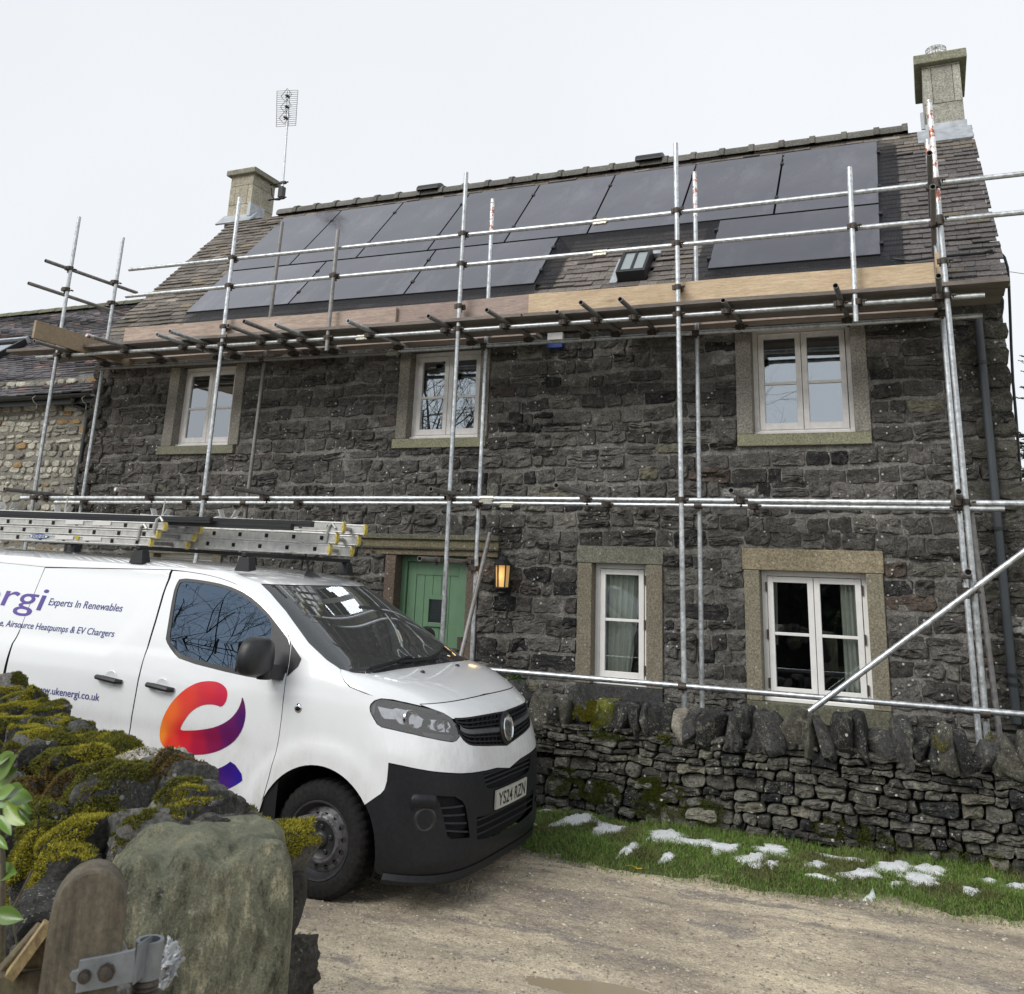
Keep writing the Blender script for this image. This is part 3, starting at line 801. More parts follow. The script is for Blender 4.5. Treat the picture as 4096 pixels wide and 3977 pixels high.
# chimneys
MAT['chimney'] = stone_mat('chimney_stone', var=.25, lichen=.55, lichcol=(.36, .35, .29), darkamt=.25, dark=(.4, .38, .35), bs=.5, bd=.005)
def chimney(x0, x1, yf, yb, zb, zt, capo, capt, col, ccol, blocks, lab):
    m = MB()
    z = zb; n = 0
    for h in blocks:
        z2 = min(z+h, zt) if n < len(blocks)-1 else zt
        if n % 2 == 0:
            m.box(x0, x1, yf, yb, z+.004, z2-.003, np.array(col)*rng.uniform(.85, 1.1))
        else:
            s1 = x0+(x1-x0)*.24; s2 = x0+(x1-x0)*.8; e = .0015
            m.box(x0-e, s1-.003, yf-e, yb+e, z+.004, z2-.003, np.array(col)*rng.uniform(.9, 1.1)); m.box(s1+.003, s2-.003, yf-e, yb+e, z+.004, z2-.003, np.array(col)*rng.uniform(.8, 1.2)); m.box(s2+.003, x1+e, yf-e, yb+e, z+.004, z2-.003, np.array(col)*rng.uniform(.85, 1.1))
        z = z2; n += 1
    m.box(x0+.01, x1-.01, yf+.01, yb-.01, zb-.4, zt, np.array(col)*.55)
    ch = m.build('chimney', MAT['chimney'], house, bevel=.006); ch['label'] = lab
    m = MB(); m.box(x0-capo, x1+capo, yf-capo, yb+capo, zt, zt+capt, ccol)
    m.build('chimney_cap', MAT['chimney'], ch, bevel=.012)
    return ch
bl = onroof(3709, 530); br = onroof(3863, 512)
yf = br[1]-.02; xa = bl[0]+.02; xb = br[0]
xa = onY(3709, 530, yf)[0]; xb = onY(3863, 512, yf)[0]
ztop = onY(3677.5, 269.6, yf)[2]
cr_front = yf
chR = chimney(xa, xb, yf, yf+.95, br[2]-.02, ztop, .09, .13, (.40, .39, .335), (.25, .25, .185), (.40, .52, .5), 'right-hand chimney of large grey blocks with a wire cowl')
m = MB(); m.box(xa-.02, xb+.02, yf-.022, yf+.5, br[2]-.12, br[2]+.10); rbox(m, xa-.12, xb+.06, yf-.24, yf-.0, .02, .055)
m.obox((xa-.04, yf+.12, br[2]+.22), (.02, 0, 0), (0, .12, .05), (0, 0, .12)); m.build('lead_flashing', MAT['lead'], chR, bevel=.006)
pc = np.array([(xa+xb)/2-.02, yf+.35, ztop+.13])
m = MB(); m.lathe(pc, [(.15, 0), (.14, .10), (.135, .13), (.11, .13)], 20, col=(.28, .17, .12)); m.build('chimney_pot', MAT['chimney'], chR, smooth='auto')
m = MB()
for i in range(22):
    t = i/22*2*math.pi; p = pc+(.125*math.cos(t), .125*math.sin(t), .12)
    m.tube(p, p+(0, 0, .16), .0035, n=4)
for hz in (.14, .18, .22, .26, .28): 
    m.path([pc+(.126*math.cos(t), .126*math.sin(t), hz) for t in np.linspace(0, 2*math.pi, 20)], .0035, 4)
for i in range(6): m.path([pc+(.126*math.cos(t)*s_, .126*math.sin(t)*s_, .28+.03*(1-s_*s_)) for t in (i*math.pi/6,) for s_ in (-1, -.5, 0, .5, 1)], .0035, 4)
m.build('wire_cowl', MAT['zinc'], chR)
bl = onroof(906, 882); br = onroof(995, 878)
yl_ = br[1]-.02; xa = onY(906, 882, yl_)[0]; xb = onY(995, 878, yl_)[0]; yb_ = onX(1097, 790, xb)[1]
ztl = onY(1012, 695, yl_)[2]
chL = chimney(xa, xb, yl_, yb_, br[2]-.02, ztl, .07, .10, (.40, .365, .29), (.25, .24, .19), (.32, .36, .34, .3), 'left-hand chimney of weathered buff blocks with the aerial beside it')
m = MB(); m.box(xa-.02, xb+.02, yl_-.022, yl_+.5, br[2]-.12, br[2]+.09); rbox(m, xa-.16, xb+.1, yl_-.2, yl_, .02, .055)
m.box(xb-.04, xb+.03, yl_-.03, yl_+.35, br[2]+.05, br[2]+.30); m.build('lead_flashing', MAT['lead'], chL, bevel=.006)

# television aerial on the left chimney
mast_y = yb_-.25
p0 = onY(1128, 792, mast_y); p1 = onY(1154, 425, mast_y); p1[0] = p1[0]
aer = empty('tv_aerial', p0, 'tall television aerial with a wire grid reflector on a mast by the left chimney', 'aerial')
m = MB(); m.tube(p0, p1, .019, n=10); m.build('mast', MAT['galv'], aer, smooth='auto')
gc = [onY(*q, mast_y+.05) for q in ((1108, 365), (1192, 361), (1183, 502), (1105, 508))]
m = MB()
for i in range(18):
    t = i/17; m.tube(gc[0]+(gc[3]-gc[0])*t, gc[1]+(gc[2]-gc[1])*t, .0045, n=5)
for t in (0, .5, .62, 1): m.tube(gc[0]+(gc[1]-gc[0])*t, gc[3]+(gc[2]-gc[3])*t, .006, n=5)
m.build('reflector_grid', MAT['galvdark'], aer)
m = MB()
for (px_, py_) in ((1150, 385), (1148, 428), (1143, 472)):
    c = onY(px_, py_, mast_y-.12)
    m.obox(c, (.018, 0, 0), (0, .05, 0), (0, 0, .012)); m.tube(c+(-.04, 0, -.03), c+(.03, 0, .02), .008, n=6)
    m.path([c+(-.12, -.03, 0), c+(0, -.03, .14), c+(.12, -.03, 0), c+(0, -.03, -.14), c+(-.12, -.03, 0)], .005, 5)
m.build('dipole', MAT['black'], aer)
m = MB()
for (px_, py_) in ((1134, 731), (1126, 792)):
    c = onY(px_, py_, mast_y); m.tube(c+(-.30, .02, 0), c+(.10, 0, 0), .014, n=6); m.obox(c, (.05, 0, 0), (0, .03, 0), (0, 0, .02))
c = onY(1127, 770, mast_y); m.obox(c, (.045, 0, 0), (0, .05, 0), (0, 0, .10))
m.path([onY(1085, 752, mast_y), onY(1088, 785, mast_y), onY(1100, 800, mast_y), onY(1120, 800, mast_y)], .012, 6)
m.build('bracket', MAT['black'], aer)

# ================================================================== solar panels
def panelmat():
    m, nt, b = M('solar_glass')
    v = objvec(nt)
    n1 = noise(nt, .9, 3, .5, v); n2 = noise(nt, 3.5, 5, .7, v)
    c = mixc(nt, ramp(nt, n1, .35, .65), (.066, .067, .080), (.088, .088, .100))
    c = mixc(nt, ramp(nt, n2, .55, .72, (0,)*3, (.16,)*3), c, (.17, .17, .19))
    sm = ramp(nt, noise(nt, 1.5, 5, .7, objvec(nt, (1.2, .5, .5))), .50, .66, (0,)*3, (.16,)*3); c = mixc(nt, sm, c, (.30, .31, .34)); c = mixc(nt, 1, c, attr(nt), 'MULTIPLY')  # cloudy reflection smears mixed into the glass colour
    nt.links.new(c, b.inputs['Base Color']); b.inputs['Roughness'].default_value = .10
    nt.links.new(ramp(nt, n1, .3, .7, (.06,)*3, (.16,)*3), b.inputs['Roughness'])
    b.inputs['IOR'].default_value = 2.3; b.inputs['Specular Tint'].default_value = (.92, .92, 1, 1)
    return m
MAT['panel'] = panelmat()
pn = 0
def solar(a0, a1, y0, y1, lab, clamps=()):
    base = rp((a0+a1)/2, y0, .1)
    t = empty('solar_panel', base, lab, 'solar panel', 'black solar panels fixed on the main roof')
    f = MB(); h0, h1 = .085, .119; w_ = .022
    rbox(f, a0, a0+w_, y0, y1, h0, h1); rbox(f, a1-w_, a1, y0, y1, h0, h1); rbox(f, a0+w_, a1-w_, y0, y0+w_*CS, h0, h1); rbox(f, a0+w_, a1-w_, y1-w_*CS, y1, h0, h1)
    f.build('frame', MAT['black'], t)
    g = MB(); rbox(g, a0+.004, a1-.004, y0+.004, y1-.004, h1-.008, h1+.0015, np.array([1, 1, 1.])*rng.uniform(.75, 1.25)*(1+.35*min(1, max(0, (-3-a0)/5))))  # left panels paler: grazing sky reflection put into their colour
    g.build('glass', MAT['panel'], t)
    for (ca, cy) in clamps:
        c = MB(); rbox(c, ca-.02, ca+.02, cy-.018, cy+.018, .07, .135); rbox(c, ca-.03, ca+.01, cy-.03, cy+.03, .03, .07); c.build('clamp', MAT['black'], t)
E_ = pan_edges()
names8 = ['rightmost upright solar panel, near the right-hand chimney', 'second upright solar panel from the right of the top row', 'third upright solar panel from the right of the top row', 'fourth upright solar panel from the right of the top row', 'fifth upright solar panel from the right of the top row', 'third upright solar panel from the left of the top row', 'second upright solar panel from the left of the top row', 'leftmost upright solar panel, beside the left-hand chimney']
for k in range(8):
    a1 = E_[k]-.0; a0 = E_[k+1]+.02
    cl = [(a1+.0+.012, MIDR+.25*(TOPR-MIDR)), (a1+.012, MIDR+.80*(TOPR-MIDR))]
    solar(a0, a1, MIDR+.012, TOPR, names8[k], cl)
lx = -4.10
labs = ['sideways solar panel of the lower row, next to the bare tiles and skylight', 'middle sideways solar panel of the lower left row', 'leftmost sideways solar panel, lowest corner of the array']
for k in range(3):
    a1 = lx-k*1.79; a0 = a1-1.77
    solar(a0, a1, LOWR, MIDR-.008, labs[k], [(a1+.012, LOWR+.2), (a1+.012, LOWR+.58)])
solar(-2.03, PX1, LOWR, MIDR-.008, 'sideways solar panel alone at the lower right, smeared with reflections', [(-2.045, LOWR+.15), (-2.045, LOWR+.6), (PX1+.014, LOWR+.15), (PX1+.014, LOWR+.6)])
# black bird netting round the arrays
def netmat():
    m = bpy.data.materials.new('black_netting'); m.use_nodes = True; nt = m.node_tree; b = nt.nodes['Principled BSDF']
    b.inputs['Base Color'].default_value = (.006, .007, .012, 1); b.inputs['Roughness'].default_value = .6
    v = objvec(nt, (1, 1, 1))
    w1 = nd(nt, 'ShaderNodeTexWave', i_Scale=22.0, i_Distortion=.6); w1.bands_direction = 'X'; nt.links.new(v, w1.inputs['Vector'])
    w2 = nd(nt, 'ShaderNodeTexWave', i_Scale=20.0, i_Distortion=.6); w2.bands_direction = 'Z'; nt.links.new(v, w2.inputs['Vector'])
    mx = nd(nt, 'ShaderNodeMath', operation='MAXIMUM'); nt.links.new(w1.outputs[1], mx.inputs[0]); nt.links.new(w2.outputs[1], mx.inputs[1])
    al = ramp(nt, mx.outputs[0], .55, .75, (.10,)*3, (.9,)*3)
    nt.links.new(al, b.inputs['Alpha'])
    return m
MAT['net'] = netmat()
def net(pts, lab, dens=1):
    m = MB(); P = [rp(*p) for p in pts]; m.add(P, [tuple(range(len(P)))])
    tag(m.build('bird_netting', MAT['net']), lab, 'netting', 'bird netting strips round the solar arrays')
net([(-9.45, LOWR+.02, .11), (-4.08, LOWR+.02, .11), (-4.05, LOWR-.17, .035), (-9.45, LOWR-.17, .035)], 'black netting strip under the lower left row of solar panels')
net([(-9.45, LOWR-.17, .036), (-4.05, LOWR-.17, .036), (-4.05, LOWR-.02, -.02), (-9.45, LOWR-.02, -.02)], 'black netting folded back beneath the lower left row of solar panels')
net([(-4.09, MIDR+.02, .11), (-2.0, MIDR+.02, .11), (-2.0, MIDR-.19, .035), (-4.05, MIDR-.19, .035)], 'black netting strip above the skylight between the lower panels')
net([(-4.09, LOWR, .11), (-4.09, MIDR, .11), (-3.88, MIDR, .04), (-3.88, LOWR, .04)], 'black netting strip down the right edge of the lower left panels')
net([(-2.02, LOWR, .11), (-2.02, MIDR, .11), (-2.2, MIDR, .04), (-2.2, LOWR, .04)], 'black netting strip down the left edge of the lone lower panel')
net([(-2.2, LOWR+.02, .11), (-.2, LOWR+.02, .11), (-.1, LOWR-.17, .035), (-2.2, LOWR-.17, .035)], 'black netting strip under the lone lower right panel')
net([(PX1, LOWR-.15, .11), (PX1, TOPR, .11), (PX1+.22, TOPR, .04), (PX1+.22, LOWR-.15, .04)], 'black netting strip down the right edge of the whole array')

# gutter-end downpipe on the right, and the black cables
m = MB()
pts = [onY(3913, 1275, YF-.09), onY(3985, 2030, YF-.09), onY(4045, 2660, YF-.09), onY(4068, 2895, YF-.09)]
m.path(pts, .038, 14, col=(1, 1, 1))
MAT['pipe'] = simple('grey_blue_pipe', (.052, .06, .068), .4, 0, .12, 6)
dp = m.build('downpipe', MAT['pipe'], house, smooth='auto')
for (x, y) in ((3927, 1452), (3990, 2115), (4050, 2700), (4056, 2738)):
    m = MB(); c = onY(x, y, YF-.09); m.lathe(c-(0, 0, .014), [(.040, 0), (.047, 0), (.047, .028), (.040, .028)], 16); m.box(c[0]-.07, c[0]+.07, c[1]+.03, YF+.01, c[2]-.012, c[2]+.012)
    m.build('pipe_clip', MAT['black'], dp)
m = MB()
c0 = onroof(3580, 1040, .05)
pts = [onroof(x, y, .06) for x, y in ((3560, 1035), (3640, 1043), (3735, 1030), (3830, 1020), (3930, 1012), (3965, 1003))]
Xc = XR+.10
pts += [onX(3994, 1003, Xc), onX(4018, 1030, Xc), onX(4030, 1070, Xc+.01), onX(4035, 1125, Xc+.01)]
b0 = onX(4035, 1125, Xc+.01)
for (x, y) in ((4040, 1250), (4045, 1390), (4052, 1530), (4062, 1640), (4078, 1850), (4092, 2100)): pts.append(onY(x, y, b0[1]+.05))
m.path(pts, .014, 8)
tag(m.build('cable', MAT['black'], smooth='auto'), 'thick black cable running over the tiles and down past the right-hand corner of the house', 'cable')
m = MB(); e0 = onX(4020, 1087, XR+.3); m.path([onY(4005, 1085, 12), onY(4050, 1089, 12.3), onY(4096, 1096, 12.6), onY(4300, 1130, 13.5)], .004, 5)
tag(m.build('overhead_wire', MAT['black']), 'thin overhead wire against the sky at the right edge', 'wire')
# burglar alarm box
a0_ = onY(2198, 1338, YF-.02); a1_ = onY(2258, 1395, YF-.02)
al = empty('alarm_box', ((a0_[0]+a1_[0])/2, YF, a1_[2]), 'small white and blue alarm box high on the wall under the deck', 'alarm box')
m = MB(); m.box(a0_[0], a1_[0], YF-.09, YF-.03, a1_[2]+.06, a0_[2]); m.build('housing', MAT['whitepaint'], al, bevel=.008)
MAT['blue'] = simple('blue_plastic', (.02, .05, .22), .3)
m = MB(); m.box(a0_[0], a1_[0], YF-.09, YF-.03, a1_[2], a1_[2]+.058); m.build('lens', MAT['blue'], al, bevel=.008)

# lantern with lit bulb
lc = onY(2010, 2305, YF-.16)
lan = empty('wall_lantern', (lc[0], YF, lc[2]-.2), 'black lantern with warm lit bulb on the wall right of the green door', 'lantern')
zt_ = onY(2010, 2262, YF-.16)[2]; zb_ = onY(2010, 2348, YF-.16)[2]
m = MB(); c = np.array([lc[0], YF-.16, 0.0])
R6 = .078
for i in range(6):
    t = i*math.pi/3+.26; d_ = np.array([math.cos(t), math.sin(t), 0])
    m.tube(c+d_*R6*.92+(0, 0, zb_), c+d_*R6*1.08+(0, 0, zt_), .009, n=6)
m.lathe(c+(0, 0, zt_), [(0, .0), (.098, 0), (.10, .012), (.07, .045), (.05, .06), (.048, .085), (.03, .10), (.012, .105), (.015, .12), (0, .125)], 12)
m.lathe(c+(0, 0, zb_), [(0, 0), (.082, 0), (.085, -.012), (.06, -.03), (.045, -.05), (.05, -.062), (.03, -.085), (.012, -.10), (0, -.105)], 12)
m.obox((lc[0], YF-.075, zb_-.05), (.014, 0, 0), (0, .08, 0), (0, 0, .014)); m.obox((lc[0], YF-.012, zb_-.04), (.035, 0, 0), (0, .012, 0), (0, 0, .10))
m.build('lantern_frame', MAT['black'], lan)
em = bpy.data.materials.new('warm_bulb'); em.use_nodes = True; bb = em.node_tree.nodes['Principled BSDF']
bb.inputs['Base Color'].default_value = (1, .7, .3, 1); bb.inputs['Emission Color'].default_value = (1, .62, .22, 1); bb.inputs['Emission Strength'].default_value = 1.7
m = MB(); m.lathe(c+(0, 0, zb_+.02), [(0, 0), (.022, .0), (.03, .03), (.03, .10), (.018, .13), (0, .135)], 14)
m.build('bulb', em, lan, smooth=True)
em2 = bpy.data.materials.new('lit_lantern_glass'); em2.use_nodes = True; bb = em2.node_tree.nodes['Principled BSDF']
bb.inputs['Base Color'].default_value = (.8, .55, .25, 1); bb.inputs['Emission Color'].default_value = (1, .55, .16, 1); bb.inputs['Emission Strength'].default_value = .16; bb.inputs['Roughness'].default_value = .2
m = MB()
for i in range(6):
    t = i*math.pi/3+.26; t2 = t+math.pi/3; p, q = np.array([math.cos(t), math.sin(t), 0]), np.array([math.cos(t2), math.sin(t2), 0])
    m.add([c+p*R6*.88+(0, 0, zb_), c+q*R6*.88+(0, 0, zb_), c+q*R6*1.02+(0, 0, zt_), c+p*R6*1.02+(0, 0, zt_)], [(0, 1, 2, 3)])
m.build('lantern_glass', em2, lan)
pl = bpy.data.lights.new('lantern_light', 'POINT'); pl.energy = .25; pl.color = (1, .6, .25); pl.shadow_soft_size = .05
plo = bpy.data.objects.new('lantern_light', pl); COL.objects.link(plo); plo.location = (lc[0], YF-.34, (zt_+zb_)/2)
plo.parent = lan; plo.location = tuple(np.array([lc[0], YF-.30, (zt_+zb_)/2])-ORG[lan.name])

# ================================================================== the pale cottage on the left
YC = 10.02
cott = empty('stone_cottage', (-14, 11, HZ), 'lower pale limestone cottage joined to the left of the big house', 'cottage')
cb = onY(374, 1563, YC); CE = onY(0, 1592, YC)[2]
CX0 = -21.0
cells = courses(CX0, XL-.02, HZ, CE+.25, (.06, .13), (.09, .26), [])
cols = []
for c_ in cells:
    t = rng.rand(); base = np.array([.40, .385, .325])*rng.uniform(.6, 1.3)
    if t < .06: base = np.array([.30, .20, .10])
    elif t < .2: base = np.array([.20, .19, .17])*rng.uniform(.7, 1.2)
    cols.append(base)
cmap = lambda V: np.column_stack([V[:, 0], YC-V[:, 2], V[:, 1]])
mb = MB(); stones(mb, cells, cmap, rng.uniform(.01, .03, len(cells)), cols, K=14, gap=.012, rnd=.6, amp=.6, ns=11, seed=9, base=-.01, wob=.018)
mb.box(CX0, XL-.01, YC, YC+5.5, HZ-.2, CE+.25, (.20, .19, .165)); mb.build('wall', MAT['pale'], cott)
ce = onY(187, 1580, YC-.2); EC = YC-.22; EZ = ce[2]
rq = onY(0, 1265, 12.9); 
# roof plane from the eaves to the ridge seen in the photograph
CRY = YC+2.9; CRZ = onY(0, 1275, CRY)[2]
cs_l = (CRZ-EZ)/(CRY-EC); cph = math.atan(cs_l)
def cr_arr(a, Yn, h):
    h = np.asarray(h); Yn = np.asarray(Yn, float)+.0
    return np.column_stack([a, Yn-math.sin(cph)*h, EZ+cs_l*(Yn-EC)+math.cos(cph)*h])
def cp(a, Yn, h=0.): return cr_arr(np.array([a]), np.array([Yn]), np.array([h]))[0]
pC = cp(-12, 11); nC = np.array([0, -math.sin(cph), math.cos(cph)])
sA = onP(0, 1410, pC, nC); sB = onP(112, 1382, pC, nC); sC_ = onP(10, 1455, pC, nC)
skip2 = lambda a, y: (a < sB[0]+.02 and sC_[1]-.3 < y < sB[1]+.05)
def ccol(a, Y):
    b_ = np.array([.100, .094, .099])*rng.uniform(.8, 1.25)
    if rng.rand() < .05: b_ = np.array([.24, .15, .13])
    return b_
mb = MB(); tiles(mb, CX0, XL-.03, EC, CRY, cr_arr, .10, .19, ccol, skip2, thick=.02, sag=.01)
P4 = [cp(CX0, EC+.03, -.03), cp(XL-.05, EC+.03, -.03), cp(XL-.05, CRY, -.03), cp(CX0, CRY, -.03)]
mb.add(P4, [(0, 1, 2, 3)], (.04, .04, .04)); mb.add([P4[3], P4[2], P4[2]+(0, 3, -2.9*cs_l), P4[3]+(0, 3, -2.9*cs_l)], [(0, 1, 2, 3)], (.1, .1, .1))
croof = mb.build('roof', MAT['tile'], cott)
m = MB(); an = np.linspace(0, math.pi, 8); ring = np.array([(0, math.cos(t)*.15, math.sin(t)*.11) for t in an])
a = CX0
while a < XL-.1:
    p0 = cp(a, CRY, -.02); p1 = cp(min(a+.44, XL-.05), CRY, -.02)
    m.add(np.concatenate([p0+ring, p1+ring+(0, 0, .008)]), [(i, i+1, 8+i+1, 8+i) for i in range(7)]+[tuple(range(8)), tuple(range(15, 7, -1))], np.array([.11, .115, .07])*rng.uniform(.8, 1.2)); a += .45
m.build('ridge_tiles', MAT['tile'], croof, smooth='auto')
# rooflight at the frame's left edge
m = MB()
X1s = sB[0]; X0s = X1s-1.0; Y1s = sB[1]; Y0s = Y1s-.62
def cbox(mm, a0, a1, y0, y1, h0, h1, col=None):
    P = [cp(a0, y0, h0), cp(a1, y0, h0), cp(a1, y1, h0), cp(a0, y1, h0), cp(a0, y0, h1), cp(a1, y0, h1), cp(a1, y1, h1), cp(a0, y1, h1)]
    mm.add(P, [(0, 3, 2, 1), (4, 5, 6, 7), (0, 1, 5, 4), (1, 2, 6, 5), (2, 3, 7, 6), (3, 0, 4, 7)], col)
cbox(m, X0s, X0s+.06, Y0s, Y1s, .0, .13); cbox(m, X1s-.06, X1s, Y0s, Y1s, 0, .13); cbox(m, X0s+.06, X1s-.06, Y0s, Y0s+.06, 0, .13); cbox(m, X0s+.06, X1s-.06, Y1s-.06, Y1s, 0, .13)
m.build('skylight', MAT['black'], croof, bevel=.005)
g = MB(); cbox(g, X0s+.06, X1s-.06, Y0s+.06, Y1s-.06, .08, .10); g.build('skylight_pane', MAT['glass'], croof)
g = MB(); cbox(g, X0s, X1s+.02, Y1s, Y1s+.05, .02, .15); g.build('flashing', MAT['lead'], croof)
# gutter, brackets, downpipe with swan neck
m = MB(); gz = EZ-.03; gy = EC-.05
an = np.linspace(math.pi, 2*math.pi, 8); ring = np.array([(0, math.cos(t)*.055, math.sin(t)*.05) for t in an])
m.add(np.concatenate([np.array([CX0, gy, gz])+ring, np.array([XL-.04, gy, gz])+ring]), [(i, 8+i, 9+i, i+1) for i in range(7)]+[tuple(range(8))])
m.box(CX0, XL-.05, EC+.02, EC+.05, gz-.12, gz+.02)
gut = m.build('gutter', MAT['black'], cott, smooth='auto')
m = MB()
t0 = onY(293, 1592, gy); t1 = onY(295, 1618, YC-.12); t2 = onY(350, 1642, YC-.06); t3 = onY(352, 1655, YC-.06); t4 = onY(300, 1990, YC-.06)
m.path([t0, t1], .036, 12); m.path([t1, t2], .034, 12); m.path([t2, t3, t4, t4-(0.02, 0, 1.6)], .034, 12)
m.lathe(t1-(0, 0, .02), [(.036, 0), (.043, 0), (.043, .05), (.036, .05)], 12); m.lathe(t3-(0, 0, .03), [(.036, 0), (.042, 0), (.042, .05), (.036, .05)], 12)
m.build('downpipe', MAT['black'], cott, smooth='auto')
m = MB()
for xx in (137, 335):
    c_ = onY(xx, 1590, gy-.06); m.path([c_+(0, .02, .03), c_+(0, -.03, -.02), c_+(.01, .0, -.07), c_+(.03, .04, -.10), c_+(.02, .05, -.16)], .006, 6)
m.build('gutter_bracket', MAT['zinc'], cott)
# ================================================================== scaffolding
YO, YI = 8.70, 9.41                        # outer and inner rows of uprights
TR = .02415
sc = empty('scaffolding', (-5, 8.7, HZ), 'galvanised tube scaffolding standing along the whole front of the stone house', 'scaffolding')
def stube(name, p0, p1, mat='galv', lab=None, col=None):
    m = MB(); m.tube(p0, p1, TR, n=16, hollow=True, col=(np.array([1, 1, 1.])*rng.uniform(.85, 1.12)) if col is None else col)
    o = m.build(name, MAT[mat], sc, smooth='auto')
    if lab: o['label'] = lab
    return o
# uprights: (top px, bottom px, plane)
def upright(t, b, Y, mat='galv', zend=None, lab=None):
    p = onY(*t, Y); q = onY(*b, Y)
    if zend is not None: q = p+(q-p)*((zend-p[2])/(q[2]-p[2]))
    return p, q, stube('pole', p, q, mat, lab)
GB = HZ
POL = {}
POL['A'] = upright((317.5, 868), (138.7, 1965), YO, zend=GB, lab='outermost left upright')
POL['B'] = upright((492.8, 951), (332, 1982), YI, zend=GB)
POL['3'] = upright((958.3, 791.4), (815, 1982), YO, zend=GB)
POL['3i'] = upright((1129, 888.5), (991, 1982), YI, 'galvdark', zend=GB)
POL['4'] = upright((1865, 690.6), (1768.7, 2568), YO, zend=GB)
POL['4i'] = upright((1971, 797), (1888.5, 2627), YI, zend=GB)
POL['5'] = upright((2702.7, 574), (2737.9, 2844), YO, zend=GB)
POL['5i'] = upright((2779, 689), (2809.5, 2850), YI, zend=GB)
POL['6'] = upright((3715.5, 402), (3945, 2899), YO, zend=GB, lab='tall right-hand upright with flaking red and white paint at its top')
POL['6i'] = upright((3709, 560), (3911, 2899), YI-.18, zend=GB)
upright((3885, 2050), (3993, 2899), YI, 'galvdark', zend=GB, lab='dull grey stub upright at the right')
# painted tops
def sleeve(c0, c1, mat):
    m = MB(); m.tube(c0, c1, TR+.0012, n=16); m.build('paint_band', MAT[mat], sc, smooth='auto')
for k, f0, f1 in (('6', 0.012, .165), ('4i', .012, .075), ('5i', .012, .085), ('6i', .01, .09)):
    p, q, _ = POL[k]; sleeve(p+(q-p)*f0*.4, p+(q-p)*f1, 'galvred')
# short puncheons in front of the guard rails
PU = [upright((1352, 920), (1306, 1404), YO-.01, 'galvdark'), upright((3398, 670), (3424, 1288), YO-.01)]
# long tubes along the front
def xtube(name, pts, Y, mat='galv', lab=None):
    p = onY(*pts[0], Y); q = onY(*pts[-1], Y); stube(name, p, q, mat, lab); return p, q
YR = YO+.052
RAIL = {}
zt0 = onY(1750, 950, YR)
RAIL['top'] = [xtube('guard_rail', [(517, 1079), (2403, 885)], YR), xtube('guard_rail', [(2403, 885), (4300, 672)], YR)]
RAIL['low'] = [xtube('guard_rail', [(504.5, 1186), (2403, 1010)], YR), xtube('guard_rail', [(2403, 1010), (4300, 830)], YR)]
RAIL['deck'] = [xtube('ledger', [(147, 1429), (1455, 1347)], YR), xtube('ledger', [(1455, 1347), (3939, 1181)], YR)]
YIR = YI-.052
RAIL['decki'] = [xtube('ledger', [(300, 1480), (1575, 1412)], YIR, 'galvdark'), xtube('ledger', [(1560, 1406), (3930, 1263)], YIR)]
RAIL['mid'] = [xtube('ledger', [(85, 1992), (1950, 1994)], YR), xtube('ledger', [(1950, 1994), (4300, 2016)], YR)]
RAIL['midi'] = [xtube('ledger', [(220, 2010), (2030, 2014)], YIR), xtube('ledger', [(2030, 2014), (4019, 2037)], YIR)]
RAIL['foot'] = [xtube('foot_tie', [(1850, 2671), (4300, 2875)], YO-.052)]
# joint sleeves
def jsleeve(x, y, Y):
    c = onY(x, y, Y); m = MB(); m.tube(c-(.075, 0, 0), c+(.075, 0, 0), TR+.006, n=14)
    m.box(c[0]-.07, c[0]+.07, c[1]-.05, c[1]-.0, c[2]-.045, c[2]-.025); m.tube(c+(-.035, -.055, -.036), c+(-.035, .0, -.036), .011, n=6); m.tube(c+(.035, -.055, -.036), c+(.035, 0, -.036), .011, n=6)
    m.build('sleeve_coupler', MAT['zinc'], sc, smooth='auto')
for a_ in ((2403, 885, YR), (2403, 1010, YR), (1455, 1347, YR), (1950, 1993, YR), (2030, 2014, YIR), (1575, 1410, YIR)): jsleeve(*a_)
# couplers: one template, copied to every crossing
cm = MB()
cm.lathe((0, 0, -.026), [(TR+.001, 0), (TR+.009, 0), (TR+.009, .052), (TR+.001, .052)], 12)
cm.tube((-.036, .052, 0), (.036, .052, 0), TR+.009, n=12)
cm.box(-.03, .03, .012, .036, -.02, .02)
cm.tube((.04, -.02, 0), (.075, -.02, 0), .011, n=6); cm.tube((.05, -.045, -.002), (.05, .03, -.002), .006, n=6); cm.box(-.055, -.03, -.018, .018, -.022, .022)
cm.tube((.0, .05, .035), (.0, .05, -.055), .007, n=6); cm.tube((.0, .05, -.04), (.0, .05, -.055), .012, n=6)
tmpl = cm.build('coupler', MAT['rust'], sc, smooth='auto', )
tmpl_v = None
used = [False]
def coupler(p, rot=0, flip=1, mat=None):
    o = tmpl if not used[0] else tmpl.copy()
    if used[0]: COL.objects.link(o); o.parent = sc
    if not used[0]:
        # template vertices were shifted by the thing's origin: undo
        for v in o.data.vertices: v.co += Vector(ORG[sc.name])
        used[0] = True
    o.location = tuple(np.asarray(p, float)-ORG[sc.name])
    o.rotation_euler = (0, 0 if flip == 1 else 0, rot)
    return o
def at_x(seg, X):
    for (p, q) in seg:
        if min(p[0], q[0])-.02 <= X <= max(p[0], q[0])+.02:
            t = (X-p[0])/(q[0]-p[0]); return p+(q-p)*t
    return None
def pole_x(k, z):
    p, q, _ = POL[k]; t = (z-p[2])/(q[2]-p[2]); return p+(q-p)*t
